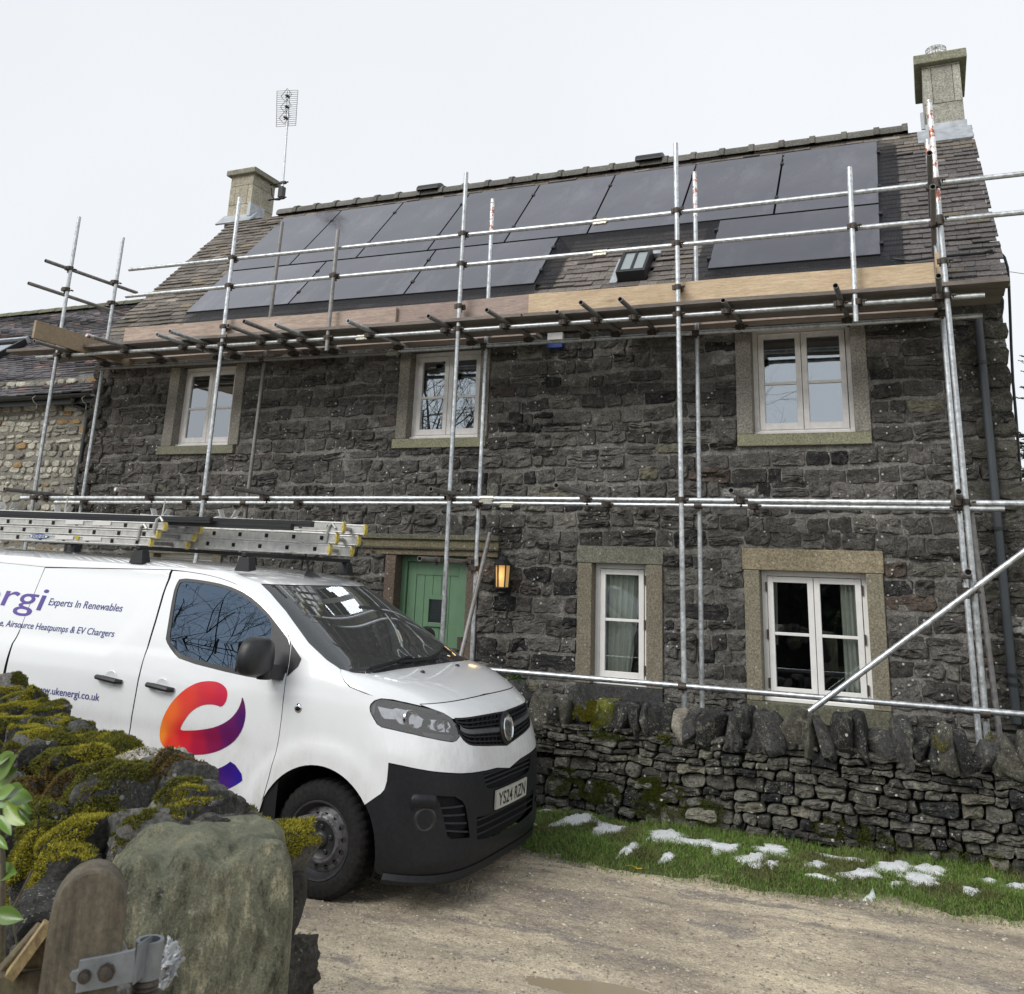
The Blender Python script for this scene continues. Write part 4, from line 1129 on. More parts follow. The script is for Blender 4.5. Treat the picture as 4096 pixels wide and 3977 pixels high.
for k in ('3', '4', '5', '6'):
    for rk in ('top', 'low', 'deck', 'mid'):
        c = at_x(RAIL[rk], pole_x(k, 2)[0])
        if c is not None: cc = pole_x(k, c[2]); coupler(cc)
for rk in ('deck', 'mid'):
    cc = pole_x('A', at_x(RAIL[rk], pole_x('A', 2)[0])[2]); coupler(cc)
for k in ('3i', '4i', '5i', '6i'):
    for rk in ('decki', 'midi'):
        c = at_x(RAIL[rk], pole_x(k, 2)[0])
        if c is not None: coupler(pole_x(k, c[2]), math.pi)
for (p, q, _) in PU:
    for rk in ('low', 'deck'):
        c = at_x(RAIL[rk], p[0])
        coupler((p[0], p[1], c[2]))
coupler(pole_x('6', onY(3912, 2850, YO)[2])+(0, -.0, 0), math.pi); coupler(pole_x('5', onY(2737, 2745, YO)[2]), math.pi)
for k, zz in (('3', 2.80), ('4', 2.80), ('5', 2.80), ('6', 2.83)): coupler(pole_x(k, zz))
# transoms of the deck
zd = np.mean([at_x(RAIL['deck'], x)[2] for x in (-8, -5, -2)])+.048
TN = [(137, 1366, 'galvdark'), (345, 1341, 'galvred'), (628.5, 1338, 'galv'), (679, 1325, 'galv'), (913, 1303, 'galvdark'), (976, 1286, 'galvdark'), (1102, 1299, 'galv'), (1392, 1284, 'galv'), (1713, 1265, 'galvdark'), (1946.5, 1240, 'galvdark'), (2228, 1248, 'galvdark'), (2323, 1210, 'galvdark'), (2480, 1197, 'galvdark'), (2892, 1202, 'galvdark'), (3342, 1143, 'galvdark'), (3754, 1103, 'galvdark')]
for (x, y, mt) in TN:
    p = onZ(x, y, zd); 
    # follow the slight fall of the ledger
    for _ in range(3):
        zl = at_x(RAIL['deck'], min(max(p[0], -10.6), .4))[2]+.048; p = onZ(x, y, zl)
    q = np.array([p[0]+.02, 9.62, zl]); 
    stube('transom', p, q, 'galvdark' if mt == 'galvred' else mt)
    if mt == 'galvred': sleeve(p+(0, .004, 0), p+(0, .45, 0), 'galvred')
    coupler((p[0]+.0, YR-.052, zl-.05), 0); coupler((p[0]+.02, YIR-.05, zl-.05), 0)
for (x, y, mt) in ((17, 1957, 'galvdark'), (460, 1957, 'galvdark'), (931, 1955, 'galvdark'), (1723, 1957, 'galvdark'), (2224, 1942, 'galvdark'), (2924, 1962, 'galvdark'), (3835, 1967, 'galvdark')):
    p = onZ(x, y, .8)
    for _ in range(3):
        c = at_x(RAIL['mid'], max(p[0], -10.85)); zl = c[2]+.048; p = onZ(x, y, zl)
    stube('transom', p, (p[0]+.02, 9.66, zl), mt)
    if x == 460: sleeve(p+(0, .004, 0), p+(0, .5, 0), 'galvred')
    coupler((p[0], YR-.052, zl-.05)); coupler((p[0]+.02, YIR-.05, zl-.05))
# side rails on the left return and the right-hand end
for (p_, q_) in (((182, 1043), (548, 1172)), ((114, 1133), (497, 1260))):
    c = onY((p_[0]+(q_[0]-p_[0])*.28), p_[1]+(q_[1]-p_[1])*.28, YO-.0)
    x0_ = c[0]-.05
    p = onX(*p_, x0_); q = onX(*q_, x0_); stube('side_rail', p, q, 'galvdark')
    for k in ('A', 'B'):
        t = ((YO if k == 'A' else YI)-p[1])/(q[1]-p[1]); z_ = (p+(q-p)*t)[2]; coupler(pole_x(k, z_), math.pi/2)
for (x, y) in ((3718, 612), (3731, 747)):
    rk = 'top' if y < 700 else 'low'
    zr = at_x(RAIL[rk], .25)[2]-.05
    p = onZ(x, y, zr); stube('side_rail', p, (p[0]+.01, 9.55, zr), 'galvdark'); coupler((p[0]+.05, YO, zr), math.pi/2)
# low stub tubes at the door and at the right
c1 = onY(1765, 2240, YO); p = onX(1678, 2235, c1[0]-.05); q = np.array([c1[0]-.05, YI+.12, p[2]]); stube('transom', p, q, 'galvdark', 'short tube tying the two uprights in front of the green door')
coupler((c1[0], YO, p[2]), math.pi/2); coupler((c1[0]-.0, YI, p[2]), math.pi/2)
p = onZ(3873, 2289, onY(3873, 2300, YO-.3)[2]); stube('transom', p, (p[0]+.01, YI, p[2]), 'galvdark'); coupler((p[0]+.04, YO, p[2]), math.pi/2)
# leaning prop beside the door and the long diagonal brace
p = onY(1960, 2133, YI-.06); q = onY(1846, 2615, YO+.0); stube('prop', p, q+(q-p)*.45, 'galvdark', 'dull tube leaning between the door uprights'); coupler(onY(1905, 2275, YI-.03), math.pi/2)
p = onY(3175, 2893, YO-.11); q = onY(3880, 2368, YO-.06); d_ = q-p; stube('brace', p-d_*.5, q+d_*.6, 'galv', 'long diagonal brace rising to the right'); coupler(q+(0, .02, 0), .3)

# ---- boards: each is laid or clipped on separately
def board(name, c0, c1, w_, t, upv, lab, mat='board', grp=None, col=None):
    """plank from c0 to c1; upv = direction of its width"""
    c0 = np.asarray(c0, float); c1 = np.asarray(c1, float); d = c1-c0; L = np.linalg.norm(d); d /= L
    upv = np.asarray(upv, float); upv = upv-d*np.dot(upv, d); upv /= np.linalg.norm(upv); n = np.cross(d, upv)
    m = MB(); nseg = max(2, int(L/.5)); V = []
    for i in range(nseg+1):
        c = c0+d*L*i/nseg+np.array([0, 0, .004*math.sin(i*1.3+c0[0])])
        V += [c-upv*w_/2-n*t/2, c+upv*w_/2-n*t/2, c+upv*w_/2+n*t/2, c-upv*w_/2+n*t/2]
    Fs = [(0, 1, 2, 3), tuple(4*nseg+j for j in (3, 2, 1, 0))]
    for i in range(nseg):
        for j in range(4): Fs.append((4*i+j, 4*(i+1)+j, 4*(i+1)+(j+1) % 4, 4*i+(j+1) % 4))
    m.add(V, Fs, (1, 1, 1) if col is None else col)
    o = m.build(name, MAT[mat], bevel=.003); tag(o, lab, 'board', grp); return o
def dz(X): return at_x(RAIL['deck'], min(max(X, -10.6), .5))[2]+.048+TR
g_ = 'toe boards clipped on edge along the deck'
def toe(px0, px1, yoff, lab, mat, col=None):
    a_ = onY(px0[0], (px0[1]+px0[2])/2, YR+.055+yoff); b_ = onY(px1[0], (px1[1]+px1[2])/2, YR+.055+yoff)
    board('toe_board', a_, b_, .225, .038, (0, 0, 1), lab, mat, g_, col)
toe((500, 1312, 1381), (1586, 1231, 1309), 0, 'pinkish worn toe board, leftmost along the front edge of the deck', 'board', (1.02, .98, .93))
toe((1160, 1262, 1342), (2200, 1171, 1255), .045, 'grey brown weathered toe board in the middle of the deck', 'board', (.88, .84, .84))
toe((2116, 1180, 1261), (3738, 1049, 1146), 0, 'pale new pine toe board along the right half of the deck', 'pine')
# return toe board on the left and the stub on the right
xr = onY(330, 1345, YO)[0]+.07
p = onX(136, 1317, xr); board('toe_board', p, (xr, 9.55, p[2]), .225, .038, (0, 0, 1), 'brown toe board running back at the left end of the deck', 'board', g_, (.85, .80, .62))
q = onX(3751, 1055, .40); board('toe_board', onY(3751, 1056, 8.85), onY(3751, 1056, 8.85)+(0, .7, 0), .225, .038, (0, 0, 1), 'short pale toe board seen end-on at the right end of the deck', 'pine', g_)
g_ = 'scaffold boards laid along the deck'
spans = [(-11.35, -7.6), (-7.58, -3.75), (-3.73, .775)]
rows = [8.70+.065, 8.997, 9.228]
nm = [['left', 'middle', 'right'], ['outer', 'second', 'third']]
for i, (a_, b_) in enumerate(spans):
    for j, yy in enumerate(rows):
        z0_ = dz(a_)+.02+rng.uniform(0, .006); z1_ = dz(b_)+.02+rng.uniform(0, .006)
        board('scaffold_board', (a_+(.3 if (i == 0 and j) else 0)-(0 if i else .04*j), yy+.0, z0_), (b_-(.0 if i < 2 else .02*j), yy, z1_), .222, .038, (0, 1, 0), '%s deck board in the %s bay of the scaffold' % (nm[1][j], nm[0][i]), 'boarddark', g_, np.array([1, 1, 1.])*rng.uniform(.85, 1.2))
for i, (a_, b_) in enumerate(((-10.6, -6.6), (-6.55, -3.9), (-2.9, .25))):
    board('scaffold_board', (a_, 9.545, dz(a_)+.035), (b_, 9.545, dz(b_)+.035), .20, .038, (0, 1, 0), 'deck board nearest the wall in the %s bay, lit through a gap' % nm[0][i], 'board', g_)

# ================================================================== ground, lane, verge, drystone wall
def gridmesh(x0, x1, y0, y1, nx, ny, zf):
    X, Y = np.meshgrid(np.linspace(x0, x1, nx), np.linspace(y0, y1, ny)); P = np.column_stack([X.ravel(), Y.ravel(), np.zeros(X.size)])
    P[:, 2] = zf(P[:, 0], P[:, 1]); idx = np.arange(nx*ny).reshape(ny, nx)
    Fs = np.column_stack([idx[:-1, :-1].ravel(), idx[:-1, 1:].ravel(), idx[1:, 1:].ravel(), idx[1:, :-1].ravel()])
    return P, Fs
m, nt, b = M('field_grass'); v = objvec(nt)
nt.links.new(mixc(nt, noise(nt, .8, 6, .7, v), (.045, .07, .02), (.09, .10, .04)), b.inputs['Base Color']); b.inputs['Roughness'].default_value = .95
MAT['field'] = m
def gz_far(x, y): return np.where((np.abs(x) < 25) & (y < 20) & (y > -14), -2.02, -2.02)
P_, F_ = gridmesh(-400, 400, -300, 500, 41, 41, lambda x, y: np.full(x.shape, -2.06))
mb = MB(); mb.add(P_, F_); tag(mb.build('ground', MAT['field']), kind='structure')
# yard behind the wall, level with the house
mb = MB(); mb.box(-21, 3.5, 8.35, 9.8, -2.0, HZ, (.5, .45, .4)); 
MAT['soil'] = stone_mat('soil', var=.3, lichen=0, bs=.6); mb.build('path', MAT['soil']); bpy.data.objects['path']['kind'] = 'structure'
for o in [bpy.data.objects['path']]:
    ca = o.data.color_attributes['Col']; n_ = len(o.data.vertices); ca.data.foreach_set('color', np.tile([.09, .08, .065, 1], n_).astype(np.float32))

def verge_edge(x):                       # edge between lane and grass
    return 6.98+.10*np.sin(x*1.1+.6)+.05*np.sin(x*3.1)+.10*np.clip((-x-2.0), 0, 1.2)
PUD = [(-1.65, 5.05, .55, .13, .15), (-3.6, 3.9, .5, .25, 0)]
WZ = GZ-.018
def lane_z(x, y):
    P = np.column_stack([x, y, np.zeros(len(x))])
    z = GZ+.022*fnoise(P, .9, 3, 21)+.012*fnoise(P, 4, 3, 22)+.008*fnoise(P, 16, 3, 23)
    z += .022*np.exp(-((y-6.35-.05*x)/.22)**2)-.022*np.exp(-((y-5.85-.05*x)/.22)**2)-.018*np.exp(-((y-4.6-.05*x)/.25)**2)
    for (cx, cy, ax, ay, r_) in PUD:
        u = ((x-cx)*math.cos(r_)+(y-cy)*math.sin(r_))/ax; v_ = (-(x-cx)*math.sin(r_)+(y-cy)*math.cos(r_))/ay
        z -= .05*np.exp(-(u*u+v_*v_)*1.2)
    e = verge_edge(x); z += .05*np.clip((y-e)/.5, 0, 1)
    return z
def lane_mat():
    m, nt, b = M('gravel_lane'); v = objvec(nt); vs = objvec(nt, (.45, 1.4, 1))
    n1 = noise(nt, 1.1, 5, .65, vs); n2 = noise(nt, 22, 6, .75, v); n3 = noise(nt, 90, 4, .7, v); n4 = noise(nt, 3.0, 5, .7, vs)
    c = mixc(nt, ramp(nt, n1, .38, .62), (.31, .262, .205), (.64, .55, .395))
    c = mixc(nt, ramp(nt, n4, .52, .62), c, (.27, .238, .205)); c = mixc(nt, ramp(nt, noise(nt, .7, 4, .6, vs), .52, .64, (0,)*3, (.8,)*3), c, (.20, .172, .145))
    c = mixc(nt, 1, c, ramp(nt, n2, .30, .70, (.70,)*3, (1.22,)*3), 'MULTIPLY')
    c = mixc(nt, 1, c, ramp(nt, n3, .35, .65, (.7,)*3, (1.25,)*3), 'MULTIPLY')
    vor = nt.nodes.new('ShaderNodeTexVoronoi'); vor.inputs['Scale'].default_value = 45; nt.links.new(v, vor.inputs['Vector'])
    c = mixc(nt, ramp(nt, vor.outputs['Color'], .86, .90, (0,)*3, (.3,)*3), c, (.50, .46, .40))
    nt.links.new(c, b.inputs['Base Color'])
    nt.links.new(ramp(nt, n1, .35, .65, (.45,)*3, (.9,)*3), b.inputs['Roughness'])
    h = mixc(nt, .5, n2, vor.outputs['Distance']); bump(nt, b, h, .9, .012)
    return m
MAT['lane'] = lane_mat()
P_, F_ = gridmesh(-9.0, 5.0, 2.9, 7.3, 560, 230, lane_z)
mb = MB(); mb.add(P_, F_); lane = mb.build('track', MAT['lane'], smooth=True); tag(lane, kind='structure')
P_, F_ = gridmesh(-30, 25, -5, 7.3, 60, 14, lambda x, y: np.full(x.shape, GZ-.06))
mb = MB(); mb.add(P_, F_); tag(mb.build('track_base', MAT['lane'], smooth=True), kind='structure')
m, nt, b = M('muddy_water'); b.inputs['Base Color'].default_value = (.34, .28, .19, 1); b.inputs['Roughness'].default_value = .16; b.inputs['IOR'].default_value = 1.33
b.inputs['Specular IOR Level'].default_value = .8; MAT['water'] = m
mb = MB()
for (cx, cy, ax, ay, r_) in PUD:
    n = 30; mb.add([(cx+1.7*ax*math.cos(t)*math.cos(r_)-1.7*ay*math.sin(t)*math.sin(r_), cy+1.7*ax*math.cos(t)*math.sin(r_)+1.7*ay*math.sin(t)*math.cos(r_), WZ) for t in np.arange(n)/n*2*math.pi], [tuple(range(n))])
tag(mb.build('puddle_water', MAT['water']), kind='structure')
# loose gravel: stuff
def pebble_field(n, xr_, yr_, smin, smax, zf, seed, colf):
    rs = np.random.RandomState(seed)
    base = np.array([(1, 0, 0), (-1, 0, 0), (0, 1, 0), (0, -1, 0), (0, 0, 1), (0, 0, -.6)], float)
    f0 = [(0, 2, 4), (2, 1, 4), (1, 3, 4), (3, 0, 4), (2, 0, 5), (1, 2, 5), (3, 1, 5), (0, 3, 5)]
    x = rs.uniform(*xr_, n); y = yr_(rs, x); s_ = smin*(smax/smin)**(rs.rand(n)**2.2)
    z = zf(x, y)
    V = base[None]*(1+rs.uniform(-.35, .35, (n, 6, 3)))*s_[:, None, None]*np.column_stack([rs.uniform(.8, 1.4, n), rs.uniform(.7, 1.1, n), rs.uniform(.35, .7, n)])[:, None, :]
    th = rs.uniform(0, 6.28, n); c, s2 = np.cos(th)[:, None], np.sin(th)[:, None]
    X = V[:, :, 0]*c-V[:, :, 1]*s2; Y = V[:, :, 0]*s2+V[:, :, 1]*c
    V = np.dstack([X+x[:, None], Y+y[:, None], V[:, :, 2]+z[:, None]+.001])
    Fs = (np.arange(n)[:, None, None]*6+np.array(f0)[None]).reshape(-1, 3)
    cols = np.repeat(colf(rs, n), 6, 0)
    return V.reshape(-1, 3), Fs, cols
MAT['pebble'] = stone_mat('pebbles', var=.2, lichen=0, bs=.3, darkamt=.1)
gcol = lambda rs, n: np.array([.40, .355, .285])*rs.uniform(.5, 1.35, (n, 1))*np.array([1, 1, 1])[None]
V_, F_, C_ = pebble_field(14000, (-4.2, 1.3), lambda rs, x: rs.uniform(4.3, verge_edge(x)+.1), .0035, .014, lane_z, 3, gcol)
mb = MB(); mb.add(V_, F_, C_); tag(mb.build('gravel', MAT['pebble']), 'loose pale gravel and chippings on the muddy lane', 'gravel', kind='stuff')

# grass verge
def verge_z(x, y):
    e = verge_edge(x); P = np.column_stack([x, y, np.zeros(len(x))])
    return GZ+.0+.055*np.clip((y-e)/.35, 0, 1)+.03*fnoise(P, 2.2, 3, 31)+.012*fnoise(P, 9, 2, 32)
m, nt, b = M('verge_soil'); v = objvec(nt)
nt.links.new(mixc(nt, noise(nt, 6, 6, .75, v), (.035, .05, .016), (.09, .095, .035)), b.inputs['Base Color']); b.inputs['Roughness'].default_value = 1; MAT['verge'] = m
nx, ny = 300, 40
xs = np.linspace(-9, 5, nx); P_ = []
for j in range(ny):
    t = j/(ny-1); e = verge_edge(xs)+.02; y = e+(8.6-e)*t; P_.append(np.column_stack([xs, y, verge_z(xs, y)-.02*(t < .01)]))
P_ = np.concatenate(P_); idx = np.arange(nx*ny).reshape(ny, nx)
F_ = np.column_stack([idx[:-1, :-1].ravel(), idx[:-1, 1:].ravel(), idx[1:, 1:].ravel(), idx[1:, :-1].ravel()])
mb = MB(); mb.add(P_, F_); tag(mb.build('verge', MAT['verge'], smooth=True), kind='structure')
# snow patches measured on the verge
SN = [((2165, 2195, 2235), 3250, 12), ((2085, 2112, 2145), 3308, 8), ((2255, 2310, 2400), 3288, 30), ((2375, 2430, 2540), 3322, 24), ((2570, 2660, 2720), 3352, 30), ((2650, 2780, 2850), 3377, 22), ((2820, 2890, 2965), 3398, 20), ((3015, 3090, 3180), 3412, 18), ((2940, 3010, 3060), 3445, 30), ((3055, 3090, 3110), 3470, 12), ((3225, 3265, 3315), 3466, 16), ((3300, 3370, 3470), 3437, 6), ((3390, 3450, 3540), 3500, 22), ((3510, 3580, 3680), 3477, 30), ((3640, 3720, 3800), 3493, 24), ((3600, 3680, 3755), 3530, 22), ((3560, 3585, 3605), 3545, 12), ((3925, 3955, 3990), 3532, 8), ((3845, 3885, 3930), 3572, 12), ((4045, 4080, 4150), 3556, 12), ((3240, 3290, 3340), 3515, 8), ((2640, 2670, 2700), 3432, 14), ((2490, 2520, 2545), 3402, 26), ((3455, 3480, 3500), 3572, 12)]
m, nt, b = M('snow'); v = objvec(nt); b.inputs['Base Color'].default_value = (.76, .78, .80, 1); b.inputs['Roughness'].default_value = .6
b.inputs['Subsurface Weight'].default_value = .3; b.inputs['Subsurface Radius'].default_value = (.02, .02, .03)
bump(nt, b, noise(nt, 30, 4, .6, v), .5, .01); MAT['snow'] = m
snow_polys = []
rsn = np.random.RandomState(4)
for i, ((xa_, xm_, xb_), yc_, hh) in enumerate(SN):
    c = onZ(xm_, yc_, GZ+.05); w_ = abs(onZ(xb_, yc_, GZ+.05)[0]-onZ(xa_, yc_, GZ+.05)[0])/2; d_ = max(.03, abs(onZ(xm_, yc_-hh, GZ+.05)[1]-onZ(xm_, yc_+hh, GZ+.05)[1])/2)
    K = 60; th = np.arange(K)/K*2*math.pi; ph = rsn.uniform(0, 6.3, 5)
    rad = 1+.24*np.sin(2*th+ph[0])+.22*np.sin(3*th+ph[1])+.18*np.sin(5*th+ph[2])+.13*np.sin(8*th+ph[3])+.09*np.sin(13*th+ph[4])
    sk_ = .25
    px_ = c[0]+w_*rad*np.cos(th)+sk_*d_*np.sin(th); py_ = c[1]+d_*rad*np.sin(th)-.12*w_*np.cos(th)
    snow_polys.append((c, w_, d_))
    rings = [(1.0, -.010), (.93, .007), (.8, .012), (.45, .015)]
    V = []
    for s_, h_ in rings:
        X = c[0]+(px_-c[0])*s_; Y = c[1]+(py_-c[1])*s_; V.append(np.column_stack([X, Y, verge_z(X, Y)+h_]))
    V.append(np.array([[c[0], c[1], verge_z(np.array([c[0]]), np.array([c[1]]))[0]+.016]])); V = np.concatenate(V)
    Fs = [(k*K+j, k*K+(j+1) % K, (k+1)*K+(j+1) % K, (k+1)*K+j) for k in range(3) for j in range(K)]+[(3*K+j, 3*K+(j+1) % K, 4*K) for j in range(K)]
    mb = MB(); mb.add(V, Fs); o = mb.build('snow_patch', MAT['snow'], smooth=True)
    size = 'large' if w_ > .16 else ('small' if w_ < .07 else 'medium')
    place = 'close under the drystone wall' if c[1] > 7.45 else ('near the lane edge' if c[1] < 7.2 else 'midway across the grass verge')
    tag(o, '%s thin patch of melting snow %s, number %d from the van' % (size, place, 1+i) if False else '%s melting snow patch %s' % (size, place), 'snow patch', 'melting snow patches on the grass verge')
    o['_x'] = float(c[0])
# make every snow label single out its patch by its order along the verge
sn_objs = sorted([o for o in COL.objects if o.name.startswith('snow_patch')], key=lambda o: o['_x'])
ordn = ['first', 'second', 'third', 'fourth', 'fifth', 'sixth', 'seventh', 'eighth', 'ninth', 'tenth', 'eleventh', 'twelfth', 'thirteenth', 'fourteenth', 'fifteenth', 'sixteenth', 'seventeenth', 'eighteenth', 'nineteenth', 'twentieth', 'twenty-first', 'twenty-second', 'twenty-third', 'twenty-fourth', 'twenty-fifth']
for i, o in enumerate(sn_objs):
    o['label'] = o['label']+', %s along from the van' % ordn[i]
    del o['_x']

# grass blades: stuff
def blades(x, y, z, hmin, hmax, wd, seed, lean=.5):
    rs = np.random.RandomState(seed); n = len(x)
    h = rs.uniform(hmin, hmax, n); th = rs.uniform(0, 6.28, n); ln = rs.uniform(.1, lean, n)*h*1.6; w_ = wd*rs.uniform(.7, 1.3, n)
    dx, dy = np.cos(th), np.sin(th); px_, py_ = -dy, dx
    b0 = np.column_stack([x-px_*w_, y-py_*w_, z-.005]); b1 = np.column_stack([x+px_*w_, y+py_*w_, z-.005])
    m0 = np.column_stack([x-px_*w_*.7+dx*ln*.35, y-py_*w_*.7+dy*ln*.35, z+h*.6]); m1 = np.column_stack([x+px_*w_*.7+dx*ln*.35, y+py_*w_*.7+dy*ln*.35, z+h*.6])
    tp = np.column_stack([x+dx*ln, y+dy*ln, z+h*.95])
    V = np.stack([b0, b1, m1, m0, tp], 1).reshape(-1, 3); o = np.arange(n)[:, None]*5
    Q = [tuple(r_) for r_ in (o+np.array([0, 1, 2, 3])).tolist()]+[tuple(r_) for r_ in (o+np.array([3, 2, 4])).tolist()]
    return V, Q, rs
rs = np.random.RandomState(8)
n = 150000
x = rs.uniform(-4.6, 1.6, n); e = verge_edge(x); t = rs.rand(n)**.9; y = e-.05+(8.12-e)*t
P = np.column_stack([x, y, np.zeros(n)]); den = fnoise(P, 1.6, 3, 51)+fnoise(P, 7, 2, 52)*.6
edge = np.clip((y-e)/.16, 0, 1)
keep = (rs.rand(n) < np.clip(.75+den*.9, .12, 1)*(.25+.75*edge))
for (c, w_, d_) in snow_polys: keep &= ~((((x-c[0])/(w_*.80))**2+((y-c[1])/(d_*.80))**2 < 1) & (rs.rand(n) < .95))
x, y = x[keep], y[keep]; z = verge_z(x, y)
tall = 1+1.2*np.exp(-((8.0-y)/.12)**2)*(vnoise(np.column_stack([x, y, y*0]), 1.8, 5) > -.1)
V, Q, _ = blades(x, y, z, .014, .038, .0019, 9, 1.5)
V = V.reshape(-1, 5, 3); V[:, :, 2] = z[:, None]+(V[:, :, 2]-z[:, None])*tall[:, None]; V = V.reshape(-1, 3)
pn_ = vnoise(np.column_stack([x, y, y*0]), 2.5, 77)
gc = np.array([.145, .235, .048])[None]*rs.uniform(.55, 1.35, (len(x), 1)); dry = (rs.rand(len(x)) < .13+.12*(pn_ > .2)); gc[dry] = np.array([.26, .22, .11])*rs.uniform(.6, 1.2, (dry.sum(), 1))
gc[(rs.rand(len(x)) < .1)] *= np.array([1.2, 1.35, 1.2])
bp = np.clip((vnoise(np.column_stack([x, y, y*0]), 3.7, 15)-.05)*1.6, 0, .75)[:, None]; gc = gc*(1-bp)+np.array([.13, .125, .05])[None]*rs.uniform(.6, 1.3, (len(x), 1))*bp
m, nt, b = M('grass_blade'); nt.links.new(attr(nt), b.inputs['Base Color']); b.inputs['Roughness'].default_value = .6; b.inputs['Specular IOR Level'].default_value = .3; MAT['blade'] = m
mb = MB(); mb.add(V, Q, np.repeat(gc, 5, 0)); tag(mb.build('grass', MAT['blade']), 'short green grass growing on the verge below the drystone wall', 'grass', kind='stuff')

# drystone wall ----------------------------------------------------
WY = 8.03; WT = -1.20                                  # face plane, height under the copings
dw = empty('drystone_wall', (-1.5, WY, GZ), 'low drystone wall with upright coping stones between the lane and the stone house', 'wall')
wx0, wx1 = -6.2, 2.2
def dry_courses(x0, x1, z0, z1, hr, wr, seed):
    """uncoursed flat-bedded stones: wandering beds, wedges, and now and then a stone two beds high"""
    rs = np.random.RandomState(seed); cells = []; z = z0; row = 0; skipx = []
    def wf(x, z):
        p = np.array([[x, z, 0.]]); return (x+.030*fnoise(p, 3.1, 2, seed)[0], z+.050*fnoise(p*np.array([[1, .5, 1]]), 1.3, 2, seed+3)[0]+.016*fnoise(p, 6, 2, seed+5)[0])
    while z < z1:
        h = rs.uniform(*hr)*(1.3-.45*(z-z0)/(z1-z0)); x = x0+rs.uniform(-.1, 0); nxt = []
        while x < x1:
            wd = rs.uniform(*wr)*(1.4 if rs.rand() < .1 else 1); a, b = x, x+wd
            if any(not (b < p or a > q) for p, q in skipx):
                p, q = [s_ for s_ in skipx if not (b < s_[0] or a > s_[1])][0]
                if a < p-.05: b = p
                else: x = max(q, x+.01); continue
            hh = h
            if rs.rand() < .09 and b-a > .12: hh = h*1.95; nxt.append((a, b))
            e = lambda: rs.uniform(-.011, .011)
            cells.append([wf(a+e(), z+e()*.7), wf((a+b)/2, z+e()*.5), wf(b+e(), z+e()*.7), wf(b+e()*1.5, z+hh+e()*.7), wf((a+b)/2+e()*2, z+hh+e()), wf(a+e()*1.5, z+hh+e()*.7)]); x = b
        skipx = nxt; z += h; row += 1
    return cells
def dry_cells(x0, x1, z0, z1, n, asp, it=1):
    P = []
    z = z0; row = 0
    while z < z1:
        h = rng.uniform(.045, .10)*(1.35-.5*(z-z0)/(z1-z0)); x = x0+rng.uniform(-.1, 0)
        while x < x1:
            wd = rng.uniform(.07, .24)*(1+.6*(rng.rand() < .12)); P.append((x+wd/2, z+h/2+rng.uniform(-.02, .02))); x += wd
        z += h; row += 1
    C = voronoi(P, (x0, x1, z0, z1), asp)
    out = []
    for c in C:
        if not c or len(c) < 3: continue
        a = np.array(c)
        if np.ptp(a[:, 0]) < .03 or np.ptp(a[:, 1]) < .018: continue
        out.append(c)
    return out
cells = dry_courses(wx0, wx1, GZ-.06, WT+.03, (.038, .095), (.07, .25), 5)
cols = []
for c in cells:
    t = rng.rand(); base = np.array([.088, .085, .072])*rng.uniform(.4, 1.6)
    if t < .08: base = np.array([.19, .18, .14])*rng.uniform(.7, 1.2)
    elif t < .2: base = np.array([.022, .023, .024])
    cols.append(base)
def wmap(V):
    batter = .10*(V[:, 1]-GZ)/.7
    return np.column_stack([V[:, 0], WY+batter-V[:, 2], V[:, 1]])
mb = MB(); stones(mb, cells, wmap, rng.uniform(.012, .075, len(cells)), cols, K=18, gap=.004, rnd=.22, amp=1.2, ns=20, seed=15, base=-.07, wob=.018)
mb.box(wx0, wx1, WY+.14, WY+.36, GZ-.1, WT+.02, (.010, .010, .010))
mb.build('stonework', MAT['drystone'], dw)
# copings: separate upright stones
def boulder(c, sx, sy, sz, seed, n=1, flat=.0, amp=.22, sc_=1.0, power=3.2, ns=3, cuts=0):
    bm_ = bmesh.new(); bmesh.ops.create_cube(bm_, size=2); bmesh.ops.subdivide_edges(bm_, edges=bm_.edges[:], cuts=n, use_grid_fill=True)
    V = np.array([v.co[:] for v in bm_.verts]); Fs = [tuple(v.index for v in f.verts) for f in bm_.faces]; bm_.free()
    nrm_ = (np.abs(V)**power).sum(1)**(1/power); V = V/nrm_[:, None]
    off = np.array([seed*3.17, seed*1.31, seed*.7])
    d = fnoise(V*1.0+off, 1.2*sc_, 3, seed % 7)*amp+vnoise(V+off, ns*1.6, 4)*amp*.35
    V = V*(1+d)[:, None]
    rb_ = np.random.RandomState(int(seed)*7+1)
    for _ in range(cuts):
        nn_ = rb_.normal(0, 1, 3)*np.array([1, 1, .8]); nn_ /= np.linalg.norm(nn_); dd_ = rb_.uniform(.62, .95); V = V-np.outer(np.maximum(V @ nn_-dd_, 0)*.92, nn_)
    return V*np.array([sx, sy, sz])+np.asarray(c, float), Fs
x = wx0; i = 0
specials = {}
